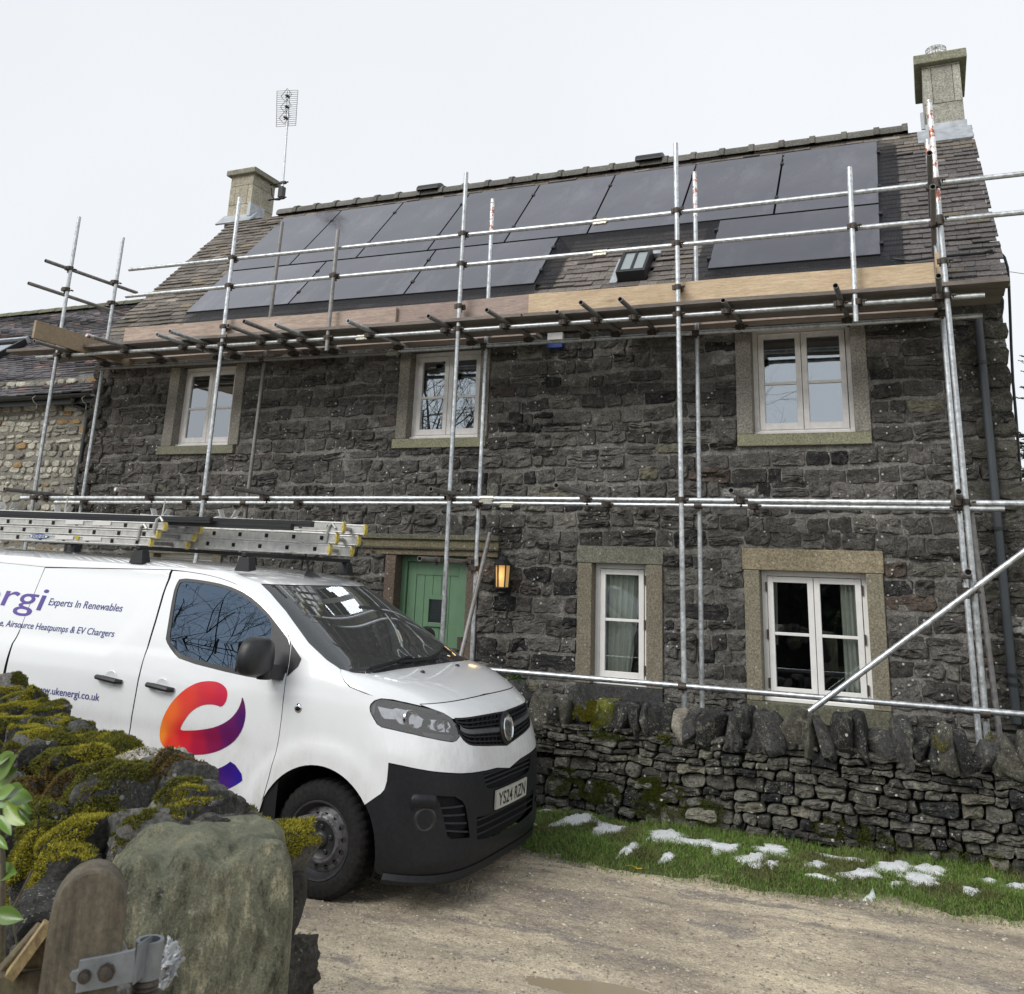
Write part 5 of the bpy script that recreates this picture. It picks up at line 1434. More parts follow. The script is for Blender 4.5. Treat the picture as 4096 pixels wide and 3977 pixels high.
while x < wx1:
    wd = rng.uniform(.085, .19); h = rng.uniform(.19, .26)
    if rng.rand() < .25: h *= .8
    px_ = x+wd/2; t = rng.rand()
    col = np.array([.040, .040, .040])*rng.uniform(.55, 1.7)
    if t < .14: col = np.array([.085, .082, .066])
    lab = None
    V, Fs = boulder((px_, WY+.22, WT+h/2-.015), wd*.74, .22, h*.68, 100+i, n=9, amp=.24, power=7.0, cuts=7)
    sh_ = rng.uniform(-.18, .18); V[:, 0] += (V[:, 2]-WT)*sh_
    ix = round(px_, 2)
    if -2.78 < px_ < -2.62: col = np.array([.11, .12, .02])*1.0; lab = 'coping stone thickly covered with yellow-green moss'; specials['moss'] = (px_, h)
    if -2.13 < px_-0 < -2.0 and 'pale' not in specials:
        specials['pale'] = 1; V[:, 0] = px_+(V[:, 0]-px_)*.55; col = np.array([.34, .31, .255]); lab = 'pale pinkish white coping stone among the dark ones'
    mb = MB(); mb.add(V, Fs, col); o = mb.build('coping_stone', MAT['drystone'], dw, smooth='auto')
    if lab: o['label'] = lab
    x += wd+.004; i += 1

# moss tufts helper (stuff)
def moss_mat():
    m, nt, b = M('moss'); nt.links.new(attr(nt), b.inputs['Base Color']); b.inputs['Roughness'].default_value = .9; b.inputs['Specular IOR Level'].default_value = .1
    return m
MAT['moss'] = moss_mat()
def tufts(P, N, h, wd, cols, seed, n_per=1):
    """short needle leaves standing on points P with normals N"""
    rs = np.random.RandomState(seed); n = len(P)
    d = N+rs.normal(0, .55, (n, 3)); d /= np.linalg.norm(d, axis=1)[:, None]
    s_ = np.cross(d, rs.normal(0, 1, (n, 3))); s_ /= np.linalg.norm(s_, axis=1)[:, None]
    hh = h*rs.uniform(.5, 1.3, (n, 1)); ww = wd*rs.uniform(.6, 1.3, (n, 1))
    V = np.stack([P-s_*ww-d*.003, P+s_*ww-d*.003, P+d*hh+s_*ww*.3], 1).reshape(-1, 3)
    return V, (np.arange(n)[:, None]*3+np.arange(3)[None]).tolist(), np.repeat(cols, 3, 0)*np.tile(np.array([.6, .6, 1.25]), n)[:, None]
# moss patches low on the wall and on its copings
rs = np.random.RandomState(12); PP = []; 
for (cx, cz, ax, az, nn) in ((-2.14, -1.585, .20, .09, 9000), (-1.78, -1.70, .18, .09, 3500), (-2.62, -1.66, .16, .09, 3500), (-2.92, -1.62, .14, .12, 4500), (-2.2, -1.73, .25, .06, 3000), (-2.70, -1.075, .075, .11, 5000), (-2.82, -1.10, .05, .09, 1500), (-.75, -1.70, .2, .08, 2500), (.2, -1.77, .3, .06, 2000), (-.5, -1.75, .3, .06, 2000), (-2.1, -1.22, .06, .05, 700), (-.05, -1.03, .05, .07, 700), (.28, -1.0, .03, .06, 500), (-2.62, -1.24, .18, .03, 1200)):
    r_ = np.sqrt(rs.rand(nn)); th = rs.uniform(0, 6.28, nn); X = cx+ax*r_*np.cos(th)*1.1; Z = cz+az*r_*np.sin(th)
    k = vnoise(np.column_stack([X, Z, Z*0]), 16, 3) > -.25; X, Z = X[k], Z[k]
    Yw = np.where(Z > WT, WY+.01, WY+.10*(Z-GZ)/.7-.045)-.015*(vnoise(np.column_stack([X, Z, Z*0]), 9, 8))
    PP.append(np.column_stack([X, Yw, Z]))
P = np.concatenate(PP); N = np.tile([0, -.8, .6], (len(P), 1)); tcl = np.array([.085, .105, .018])[None]*rs.uniform(.5, 1.5, (len(P), 1))
warm = P[:, 2] > WT; tcl[warm] = np.array([.20, .19, .025])*rs.uniform(.6, 1.3, (warm.sum(), 1))
V, Fs, C_ = tufts(P, N, .014, .0022, tcl, 3)
mb = MB(); mb.add(V, Fs, C_); o = mb.build('moss', MAT['moss'], dw); o['kind'] = 'stuff'
# yellow cord on the lane
c = onZ(2540, 3472, GZ+.02); m = MB(); m.path([c+(-.07, .01, .0), c+(-.03, .02, .006), c+(0, 0, .004), c+(.02, -.01, .0), c+(.05, .0, .004)], .004, 5); m.path([c+(0, 0, .004), c+(.015, .03, .003)], .004, 5)
MAT['yellow'] = simple('yellow_cord', (.65, .42, .03), .6)
tag(m.build('cord', MAT['yellow']), 'short scrap of yellow cord lying at the lane edge', 'cord')
# ================================================================== the van
VT = np.array([-3.5712, 6.2983, -1.9215]); vyaw, vpit, vrol = .0139, -.0251, -.0046
cy_, sy_, cp_, sp_, cr_, sr_ = math.cos(vyaw), math.sin(vyaw), math.cos(vpit), math.sin(vpit), math.cos(vrol), math.sin(vrol)
VR = np.array([[cy_, -sy_, 0], [sy_, cy_, 0], [0, 0, 1]]) @ np.array([[cp_, 0, -sp_], [0, 1, 0], [sp_, 0, cp_]]) @ np.array([[1, 0, 0], [0, cr_, -sr_], [0, sr_, cr_]])
CAMV = VR.T @ (-VT)
def vray(x, y): return VR.T @ ray(x, y)
def vY(x, y, yy): d = vray(x, y); return CAMV+d*((yy-CAMV[1])/d[1])
def vX(x, y, xx): d = vray(x, y); return CAMV+d*((xx-CAMV[0])/d[0])
def vZ(x, y, zz): d = vray(x, y); return CAMV+d*((zz-CAMV[2])/d[2])
van = empty('van', (0, 0, 0), 'dirty white panel van with a red and purple e logo and ladders on its roof', 'van')
van.matrix_world = Matrix([list(VR[i])+[VT[i]] for i in range(3)]+[[0, 0, 0, 1]])
ORG[van.name] = np.zeros(3)
#        q      z     xf     w     a    n
PRO = np.array([
 [.18, .18, .800, .900, .80, 4.2], [.24, .24, .850, .925, .85, 4.2], [.30, .30, .872, .940, .90, 4.1], [.42, .42, .868, .950, .93, 4.0],
 [.56, .56, .868, .955, .95, 3.9], [.70, .70, .856, .955, .95, 4.0], [.785, .785, .845, .955, .95, 4.0], [.845, .845, .828, .957, .95, 4.0],
 [.957, .957, .806, .957, .95, 3.5], [1.067, 1.067, .787, .955, .95, 3.1], [1.10, 1.10, .747, .953, .93, 3.2], [1.162, 1.162, .620, .945, .85, 3.8],
 [1.225, 1.225, .465, .933, .72, 4.6], [1.275, 1.275, .290, .918, .55, 5.0], [1.305, 1.305, .120, .905, .40, 5.2], [1.36, 1.36, .035, .890, .38, 4.8],
 [1.50, 1.50, -.190, .845, .38, 4.3], [1.65, 1.65, -.440, .795, .39, 4.0], [1.76, 1.76, -.640, .755, .40, 4.0], [1.80, 1.80, -.724, .738, .40, 4.0],
 [1.84, 1.838, -.850, .712, .42, 3.6], [1.88, 1.870, -1.06, .66, .45, 3.2], [1.95, 1.888, -1.35, .56, .45, 3.0], [2.10, 1.905, -1.75, .30, .45, 2.6], [2.25, 1.910, -2.2, .001, .4, 2.4]])
# smooth monotone interpolation of the profile table
def pch(x, X, Yv):
    x = np.asarray(x, float); h = np.diff(X); d = np.diff(Yv)/h; m_ = np.zeros(len(X))
    m_[0] = d[0]; m_[-1] = d[-1]
    for i in range(1, len(X)-1):
        if d[i-1]*d[i] > 0: m_[i] = 2*d[i-1]*d[i]/(d[i-1]+d[i])
    i = np.clip(np.searchsorted(X, x, side='right')-1, 0, len(X)-2); t = np.clip((x-X[i])/h[i], 0, 1)
    return (2*t**3-3*t**2+1)*Yv[i]+(t**3-2*t**2+t)*h[i]*m_[i]+(-2*t**3+3*t**2)*Yv[i+1]+(t**3-t**2)*h[i]*m_[i+1]
def sst(a, b, x): t = np.clip((x-a)/(b-a), 0, 1); return t*t*(3-2*t)
XREAR = -4.25
def BS(p, q, off=0.0, det=True):
    """outer skin of the van: p<0 near side, p>0 far side; |p|<1 round the front, |p|>1 along the side"""
    p = np.atleast_1d(np.asarray(p, float)); q = np.atleast_1d(np.asarray(q, float))
    z = pch(q, PRO[:, 0], PRO[:, 1]); xf = pch(q, PRO[:, 0], PRO[:, 2]); w_ = pch(q, PRO[:, 0], PRO[:, 3]); a = pch(q, PRO[:, 0], PRO[:, 4]); n_ = pch(q, PRO[:, 0], PRO[:, 5])
    ap = np.abs(p); th = np.clip(ap, 0, 1)*math.pi/2; x0 = xf-a
    c_ = np.maximum(np.cos(th), 0); s_ = np.maximum(np.sin(th), 0); rr_ = (c_**n_+s_**n_)**(-1/n_)
    cx = c_*rr_*a+x0; yy = s_*rr_*w_
    t = np.clip((ap-1)/5, 0, 1)
    x = np.where(ap <= 1, cx, x0+(XREAR-x0)*t); y = np.where(ap <= 1, yy, w_)
    if det:
        side = sst(.90, .985, y/w_)
        r_ = np.sqrt((x+.01)**2+(z-.335)**2)
        y = y+side*(.020*sst(.60, .50, r_)*sst(.2, .42, z))
        # recessed upper panel and waist moulding of the load bay
        front_edge = -1.545-.33*np.clip((1.78-z)/.53, 0, 1)
        pan = sst(front_edge+.04, front_edge-.08, x)*sst(1.225, 1.275, z)*sst(1.825, 1.775, z)
        y = y-side*.013*pan
        y = y-side*.010*sst(.50, .62, z)*sst(.90, .78, z)*sst(-.5, -.62, x)
        # soft shoulder on the bonnet sides
        bon = sst(1.07, 1.16, z)*sst(1.31, 1.26, z)*sst(.75, .55, ap)*0
    y = y*np.where(p < 0, -1, 1)
    P = np.column_stack([x, y, z])
    if off is not 0.0 and np.any(np.asarray(off) != 0):
        P = P+BN(p, q)*np.reshape(off, (-1, 1) if np.ndim(off) else ())
    return P
def BN(p, q):
    e = 2e-3
    p = np.atleast_1d(np.asarray(p, float)); q = np.atleast_1d(np.asarray(q, float)); p = np.where(np.abs(p) < e, e*1.01, p)
    a = BS(p+e, q, det=False)-BS(p-e, q, det=False); b = BS(p, np.minimum(q+e, 2.24), det=False)-BS(p, q-e, det=False)
    n_ = np.cross(a, b); n_ /= np.maximum(np.linalg.norm(n_, axis=1), 1e-12)[:, None]
    c = BS(p, q, det=False)-np.array([-1.5, 0, .9])
    s_ = np.sign((n_*c).sum(1)); return n_*s_[:, None]
def v2pix(Pv):
    W = Pv @ VR.T+VT; c = W @ MC.T
    return np.column_stack([CXP+F_PX*c[:, 0]/c[:, 2], CYP-F_PX*c[:, 1]/c[:, 2]])
_pg, _qg = np.meshgrid(np.concatenate([np.linspace(-6, -1, 400), np.linspace(-.995, .6, 320)]), np.linspace(.19, 1.93, 420))
_pg = _pg.ravel(); _qg = _qg.ravel(); _B = BS(_pg, _qg); _N = BN(_pg, _qg); _vis = ((CAMV-_B)*_N).sum(1) > 0
_pg, _qg, _B = _pg[_vis], _qg[_vis], _B[_vis]; _pix = v2pix(_B)
def inv(x, y):
    """where the sight line through a measured point meets the van's skin"""
    d = (_pix[:, 0]-x)**2+(_pix[:, 1]-y)**2; i = np.argmin(d); p, q = _pg[i], _qg[i]
    for _ in range(6):
        e = 1e-3; P = v2pix(BS([p, p+e, p], [q, q, q+e])); J = np.array([(P[1]-P[0])/e, (P[2]-P[0])/e]).T
        r_ = np.array([x, y])-P[0]
        try: dl = np.linalg.solve(J, r_)
        except Exception: break
        dl = np.clip(dl, -.03, .03); p += dl[0]; q += dl[1]; q = min(max(q, .185), 2.0)
    return (p, q)
def Z1(x, y): return 1400+x*.4204, 2600+y*.4204
def Z3(x, y): return 950+x*.5102, 2150+y*.5102
def Z5(x, y): return x*.7357, 1900+y*.7357
def ZW(x, y): return 1050+x*.3153, 3000+y*.3153
def ZL(x, y): return 500+x*.736, 2600+y*.736
def I(L, f): return [inv(*f(*c)) for c in L]
def smooth_poly(P, k=2, closed=True):
    P = [np.array(p, float) for p in P]
    for _ in range(k):
        Q = []; n = len(P)
        for i in range(n if closed else n-1):
            a, b = P[i], P[(i+1) % n]; Q += [a*.75+b*.25, a*.25+b*.75]
        if not closed: Q = [P[0]]+Q+[P[-1]]
        P = Q
    return P
def inpoly(pt, poly):
    x, y = pt; c = False; n = len(poly)
    for i in range(n):
        a = poly[i]; b = poly[(i+1) % n]
        if (a[1] > y) != (b[1] > y) and x < (b[0]-a[0])*(y-a[1])/(b[1]-a[1])+a[0]: c = not c
    return c
def inpoly_v(P, poly):
    P = np.asarray(P); c = np.zeros(len(P), bool); n = len(poly)
    for i in range(n):
        a = poly[i]; b = poly[(i+1) % n]
        if a[1] == b[1]: continue
        m_ = ((a[1] > P[:, 1]) != (b[1] > P[:, 1])) & (P[:, 0] < (b[0]-a[0])*(P[:, 1]-a[1])/(b[1]-a[1])+a[0]); c ^= m_
    return c
def densify(poly, s, onskin=False):
    out = []; n = len(poly)
    if onskin:
        for i in range(n):
            a = np.array(poly[i], float); b = np.array(poly[(i+1) % n], float)
            if abs(a[0]) > .45 and abs(b[0]) > .45 and a[0]*b[0] > 0:
                sg = 1 if a[0] > 0 else -1; xa_ = BS(*a, 0.0, False)[0][0]; xb_ = BS(*b, 0.0, False)[0][0]
                k = max(1, int(math.ceil(math.hypot(xb_-xa_, b[1]-a[1])/s)))
                for j in range(k):
                    if j == 0: out.append(a); continue
                    q_ = a[1]+(b[1]-a[1])*j/k; out.append(np.array([-sg*px_p(xa_+(xb_-xa_)*j/k, q_), q_]))
            else:
                k = max(1, int(math.ceil(np.linalg.norm((b-a)*np.array([.9, 1]))/s)))
                for j in range(k): out.append(a+(b-a)*j/k)
        return out
    for i in range(n):
        a = np.array(poly[i], float); b = np.array(poly[(i+1) % n], float); k = max(1, int(math.ceil(np.linalg.norm((b-a)*np.array([.9, 1]))/s)))
        for j in range(k): out.append(a+(b-a)*j/k)
    return out
def patch(mb, poly, hs=(), step=.03, off=0.0, fmap=None, col=None, es=None, colf=None, thick=0):
    """fills an outline drawn on the skin with a fine mesh that follows the skin"""
    es = es or step; sk_ = fmap is None; outl = densify(poly, es, sk_); hl = [densify(h, es, sk_) for h in hs]
    V = [Vector(p) for p in outl]; Eg = [(i, (i+1) % len(outl)) for i in range(len(outl))]
    for h in hl:
        o = len(V); V += [Vector(p) for p in h]; Eg += [(o+i, o+(i+1) % len(h)) for i in range(len(h))]
    A = np.array(outl); x0, y0 = A.min(0); x1, y1 = A.max(0)
    gx, gy = np.meshgrid(np.arange(x0+step/2, x1, step), np.arange(y0+step/2, y1, step)); gx = gx+(np.arange(gx.shape[0])[:, None] % 2)*step*.5
    G = np.column_stack([gx.ravel(), gy.ravel()]); ok = inpoly_v(G, outl)
    for h in hl: ok &= ~inpoly_v(G, h)
    G = G[ok]
    if len(G):
        allb = np.array(outl+[p for h in hl for p in h]); keep = []
        for k in range(0, len(G), 2000):
            d = ((G[k:k+2000, None]-allb[None])**2).sum(2).min(1); keep.append(d > (step*.45)**2)
        G = G[np.concatenate(keep)]
    V += [Vector(p) for p in G]
    r_ = delaunay_2d_cdt(V, Eg, [], 0, 1e-6)
    vv = np.array([v[:] for v in r_[0]]); fs = [f for f in r_[2]]
    cen = np.array([vv[list(f)].mean(0) for f in fs]); ok = inpoly_v(cen, outl)
    for h in hl: ok &= ~inpoly_v(cen, h)
    fs = [f for f, o in zip(fs, ok) if o]
    fm = fmap or (lambda a, b, o: BS(a, b, o))
    P = fm(vv[:, 0], vv[:, 1], off)
    cc = colf(vv) if colf else col
    # orient outward
    if fs:
        f = fs[len(fs)//2]; n_ = np.cross(P[f[1]]-P[f[0]], P[f[2]]-P[f[0]]); c = P[list(f)].mean(0)-np.array([-1.5, 0, .9])
        if fmap is None and np.dot(n_, c) < 0: fs = [tuple(reversed(f)) for f in fs]
    mb.add(P, fs, cc)
def mir(poly): return [(-p, q) for p, q in poly][::-1]
def paintm():
    m, nt, b = M('white_van_paint'); v = objvec(nt)
    n1 = noise(nt, 2.2, 6, .7, v); n2 = noise(nt, 9, 8, .8, objvec(nt, (1, 1, .35))); n3 = noise(nt, 30, 6, .8, v)
    g = nt.nodes.new('ShaderNodeTexCoord'); sx = nt.nodes.new('ShaderNodeSeparateXYZ'); nt.links.new(g.outputs['Object'], sx.inputs[0])
    hz = nd(nt, 'ShaderNodeMapRange', i_1=.25, i_2=1.05, i_3=1.0, i_4=0.0); nt.links.new(sx.outputs[2], hz.inputs[0])
    fx = nd(nt, 'ShaderNodeMapRange', i_1=.35, i_2=.75, i_3=0.0, i_4=.62); nt.links.new(sx.outputs[0], fx.inputs[0])
    hz2 = nd(nt, 'ShaderNodeMapRange', i_1=.95, i_2=1.12, i_3=1.0, i_4=0.0); nt.links.new(sx.outputs[2], hz2.inputs[0])
    fm = nd(nt, 'ShaderNodeMath', operation='MULTIPLY'); nt.links.new(fx.outputs[0], fm.inputs[0]); nt.links.new(hz2.outputs[0], fm.inputs[1])
    ad = nd(nt, 'ShaderNodeMath', operation='MAXIMUM'); nt.links.new(hz.outputs[0], ad.inputs[0]); nt.links.new(fm.outputs[0], ad.inputs[1])
    mu = nd(nt, 'ShaderNodeMath', operation='MULTIPLY'); nt.links.new(ad.outputs[0], mu.inputs[0]); nt.links.new(ramp(nt, n2, .40, .68, (.02,)*3, (1,)*3), mu.inputs[1])
    mu2 = nd(nt, 'ShaderNodeMath', operation='MULTIPLY_ADD', i_1=.75); nt.links.new(mu.outputs[0], mu2.inputs[0]); nt.links.new(ramp(nt, n1, .5, .8, (.0,)*3, (.06,)*3), mu2.inputs[2])
    c = mixc(nt, mu2.outputs[0], (.84, .86, .875), (.42, .40, .36))
    nt.links.new(c, b.inputs['Base Color'])
    nt.links.new(ramp(nt, mu2.outputs[0], 0, .5, (.22,)*3, (.6,)*3), b.inputs['Roughness'])
    b.inputs['Coat Weight'].default_value = 1.0; b.inputs['Coat Roughness'].default_value = .05; b.inputs['Specular IOR Level'].default_value = .5
    bump(nt, b, noise(nt, 1.6, 2, .5, v), .04, .01)
    return m
MAT['paint'] = paintm()
MAT['bumperblack'] = simple('textured_bumper_plastic', (.011, .012, .015), .5, 0, .3, 40, .15, spec=.35)
MAT['chrome'] = simple('bright_chrome', (.65, .66, .68), .15, 1.0, .1, 10)

# ---- outlines (near side) taken from the photograph
lamp = I([(185, 545), (195, 515), (230, 480), (300, 460), (420, 482), (560, 512), (690, 542), (800, 567), (890, 600), (958, 642), (1000, 695), (1030, 760), (1046, 825), (1015, 866), (975, 880), (900, 870), (760, 842), (600, 805), (420, 765), (300, 738), (255, 708), (215, 640), (190, 590)], Z1)
g_top = I([(975, 655), (1100, 645), (1250, 620), (1370, 597)], Z1)
g_bot = I([(1010, 722), (1045, 812), (1080, 862), (1120, 896), (1165, 912), (1300, 916)], Z1)
qgt = pch(1.0, np.array([0, 2.]), np.array([1.067, 1.067])); 
def cen(lst_last, q0): return (0.0, q0)
QGT = 1.062; QGB = .848; QWB = .715; QBF = 1.150
white_bot = I([(365, 1072), (500, 1100), (700, 1140), (900, 1165), (1050, 1173), (1160, 1167), (1300, 1145), (1400, 1120)], Z1)
seam = I([(300, 740), (330, 850), (355, 940), (365, 1072)], Z1)
bump_rear = I([(365, 1072), (360, 1150), (350, 1250), (325, 1330), (290, 1370), (178, 1447)], Z1)
bon_side = I([(808, 1036), (812, 1080), (835, 1130), (880, 1175), (1000, 1225), (1095, 1262)], Z3)
bon_front = I([(690, 537), (820, 500), (1000, 457), (1150, 420)], Z1)
_a = np.array(bon_front); _k = np.polyfit(_a[:, 0]**2, _a[:, 1]-1.158, 1) if False else None
_A = np.column_stack([_a[:, 0]**2]); _c = [np.linalg.lstsq(_A, _a[:, 1]-1.150, rcond=None)[0][0], 0.0]
bon_front = [(float(p), float(1.150+_c[0]*p*p+_c[1]*p**4)) for p in np.linspace(_a[0, 0], -.06, 9)]
scr = I([(182, 362), (260, 440), (380, 580), (480, 720), (560, 830), (640, 905), (700, 962), (760, 1002), (812, 1034)], Z3)
scr_bot = I([(812, 1034), (900, 1060), (1000, 1070), (1120, 1058), (1250, 1036)], Z3)
door_rear = I([(932, 517), (880, 670), (830, 830), (775, 1050), (718, 1290)], Z5)
door_top = I([(1000, 522), (1150, 545), (1300, 595), (1420, 675), (1500, 765), (1560, 845), (1583, 912)], Z5)
door_front = I([(1575, 1000), (1558, 1100), (1530, 1300), (1480, 1600), (1440, 1730), (1400, 1850)], Z5)
trim = I([(980, 560), (1100, 572), (1230, 598), (1345, 648), (1445, 735), (1515, 825), (1580, 912), (1571, 1000), (1556, 1098), (1440, 1112), (1300, 1090), (985, 1010), (935, 960), (900, 900), (905, 865), (942, 640), (960, 590)], Z5)
glass_o = I([(990, 577), (1100, 588), (1225, 614), (1335, 664), (1430, 745), (1478, 798), (1468, 900), (1445, 1083), (1300, 1060), (1000, 988), (948, 943), (920, 890), (926, 850), (955, 655), (970, 597)], Z5)
tri = I([(1586, 916), (1640, 1000), (1622, 1042), (1562, 1098), (1577, 1000)], Z5)
slide_rear = I([(245, 502), (160, 700), (80, 905), (20, 1130)], Z5)
def px_p(x, q):                     # parameter of a point x along the near side at height q
    xf = pch(q, PRO[:, 0], PRO[:, 2]); a = pch(q, PRO[:, 0], PRO[:, 4]); x0 = xf-a
    if x <= x0: return -(1+5*(x-x0)/(XREAR-x0))
    n_ = pch(q, PRO[:, 0], PRO[:, 5]); u_ = min((x-x0)/a, 1.0); v_ = (1-u_**n_)**(1/n_); return -math.atan2(v_, u_)/(math.pi/2)
def fitline(L, deg, n):
    X = np.array([BS(*c, 0.0, False)[0][0] for c in L]); Q = np.array([c[1] for c in L]); co = np.polyfit(Q, X, deg)
    return [(px_p(float(np.polyval(co, q_)), float(q_)), float(q_)) for q_ in np.linspace(Q[0], Q[-1], n)]
door_rear = fitline(door_rear, 2, 9); door_front = fitline(door_front, 2, 9); slide_rear = fitline(slide_rear, 2, 7)
def xsmooth(L, k=2, closed=True):
    P = [np.array([BS(*c, 0.0, False)[0][0], c[1]]) for c in L]; P = smooth_poly(P, k, closed); return [(px_p(p[0], p[1]), p[1]) for p in P]
door_top = xsmooth(door_top, 2, False); trim = xsmooth(trim, 1); glass_o = xsmooth(glass_o, 2)

def xz(pts): return [(px_p(x, q), q) for x, q in pts]
SILL = .27
RA = .425
def arch(t0, t1, n=22, r=RA): return xz([(-.01+r*math.cos(t), .335+r*math.sin(t)) for t in np.linspace(t0, t1, n)])
ar0 = math.asin((SILL-.335)/RA)
# rear wheel arch
def arch_r(t0, t1, n=20): return xz([(-3.275+RA*math.cos(t), .335+RA*math.sin(t)) for t in np.linspace(t0, t1, n)])
GAP = .0
# --- fender (front wing)
q_arch_front = bump_rear[-1]
xx_ = BS(*q_arch_front)[0]; tfr = math.atan2(xx_[2]-.335, xx_[0]+.01)
ROOFQ = 1.845
fend = []
fend += list(reversed(bon_side))                       # lamp corner -> screen corner
fend = [lamp[3]]+[c for c in reversed(bon_side[:-1])]  # along bonnet shut line up to the screen corner
fend += list(reversed(scr[:-1]))                       # up the windscreen edge (A pillar)
fend += [(scr[0][0]+.0, ROOFQ)] if False else []
up_pillar = [(scr[0][0]-.02, 1.86)]
fend += up_pillar
top_line = [(p-.0, q+.022) for p, q in door_top[:1]]
fend += [(door_top[0][0], ROOFQ+.012), (door_rear[0][0], ROOFQ+.012)]
fend += [(door_rear[0][0], door_rear[0][1]+.004)]
fend += door_top
fend += door_front
qb = door_front[-1]
fend += xz([(-.455, .36), (-.46, SILL)])
fend += arch(math.pi-ar0, tfr, 26)
fend += [q_arch_front]
fend += list(reversed(bump_rear[:-1]))[:-0 or None]
fend += list(reversed(seam[:-1]))
fend += [lamp[k] for k in (19, 20, 21, 22, 0, 1, 2)]
body = MB()
patch(body, fend, step=.035, es=.03)
patch(body, mir(fend), step=.06, es=.05)
# nose band with the white upper bumper
nose = [(0, QBF)]+list(reversed(bon_front))+[lamp[k] for k in (6, 7, 8, 9)]+g_top+[(0, QGT)]
nose = [(0, QBF)]+[c for c in reversed(bon_front)]+[lamp[7], lamp[8], lamp[9]]+g_top[0:]+[(0, QGT)]
noseF = nose[:-1]+[(0, QGT)]
def symm(half):                    # half outline from centre (p=0) round the near side back to the centre
    return half+[(-p, q) for p, q in reversed(half) if abs(p) > 1e-6]
patch(body, symm(noseF), step=.035, es=.025)
wb = [(0, QGB)]+list(reversed(g_bot))+[lamp[10], lamp[11], lamp[12], lamp[13], lamp[14], lamp[15], lamp[16], lamp[17], lamp[18], lamp[19]]+seam[1:]+white_bot[1:]+[(0, QWB)]
patch(body, symm(wb), step=.035, es=.025)
# rear quarter panel and the rest of the side behind the front door, roof
quart = [slide_rear[0], slide_rear[1], slide_rear[2], slide_rear[3]]+xz([(-2.83, .6), (-2.83, SILL), (-2.86, SILL)])+arch_r(ar0, math.pi-ar0)+xz([(-4.2, SILL), (-4.24, .5), (-4.24, 1.2), (-4.24, 1.80)])+[(slide_rear[0][0]-1.5, 1.80)]
patch(body, quart, step=.06, es=.05); patch(body, mir(quart), step=.09, es=.08)
roofp = [(scr[0][0], scr[0][1])]
roofn = [(0, scr[0][1]+.002)]+[(scr[0][0]*.5, scr[0][1]+.001), (scr[0][0], scr[0][1]), up_pillar[0], (door_top[0][0], ROOFQ+.012), (door_rear[0][0], ROOFQ+.012), (-5.99, ROOFQ+.012), (-5.99, 2.24), (0, 2.24)]
patch(body, symm(roofn), step=.06, es=.05)
# strip between the sliding door's head and the roof
head = [(door_rear[0][0], ROOFQ+.012), (-5.99, ROOFQ+.012), (-5.99, 1.803), (slide_rear[0][0]-1.5, 1.803), (slide_rear[0][0], slide_rear[0][1]+.003), (door_rear[0][0], door_rear[0][1]+.003)]
patch(body, head, step=.06, es=.05); patch(body, mir(head), step=.09, es=.08)
# rear doors
body.add([(XREAR, -.95, SILL), (XREAR, .95, SILL), (XREAR, .74, 1.8), (XREAR, -.74, 1.8)], [(3, 2, 1, 0)])
body.add([(XREAR, -.74, 1.8), (XREAR, .74, 1.8), (XREAR, .3, 1.905), (XREAR, -.3, 1.905)], [(3, 2, 1, 0)])
bo = body.build('body', MAT['paint'], van, smooth='auto')
# dark structure just inside the shut lines
inn = MB()
sh = [(px_p(.35, .5), .22)]+xz([(.30, .75), (.30, 1.25)])
def inner_side(s_):
    gaps = [(-.45, -.30, .30, 1.20), (-1.66, -1.30, .30, 1.85), (-2.95, -2.50, .30, 1.80)]
    for (x0_, x1_, q0_, q1_) in gaps:
        nq = 24; V = []
        for j in range(nq+1):
            q_ = q0_+(q1_-q0_)*j/nq
            for x_ in (x0_, (x0_+x1_)/2, x1_): V.append(BS([px_p(x_, q_)], [q_], -.012)[0]*np.array([1, s_, 1]))
        inn.add(V, [(3*j+i, 3*j+i+1, 3*j+i+4, 3*j+i+3) for j in range(nq) for i in (0, 1)])
    bx = [(-.75, 1.18), (.9, 1.18)]
inner_side(1); inner_side(-1)
V = []; nn_ = 40
for j, q_ in enumerate(np.linspace(.45, 1.27, 26)):
    pl_ = abs(px_p(.50 if q_ < .95 else .30, q_)); pl_ = min(pl_, .93)
    for p_ in np.linspace(-pl_, pl_, nn_): V.append(BS([p_], [q_], -.030)[0])
inn.add(V, [(j*nn_+i, j*nn_+i+1, (j+1)*nn_+i+1, (j+1)*nn_+i) for j in range(25) for i in range(nn_-1)])
inn.box(-4.2, -1.62, -.70, .70, .3, 1.75); inn.box(-1.62, -.5, -.84, .84, .25, .95); inn.box(-.5, .42, -.58, .58, .25, .95)
inn.box(-4.2, .6, -.75, .75, .20, .30)
inn.build('inner_structure', MAT['blackmat'], van)
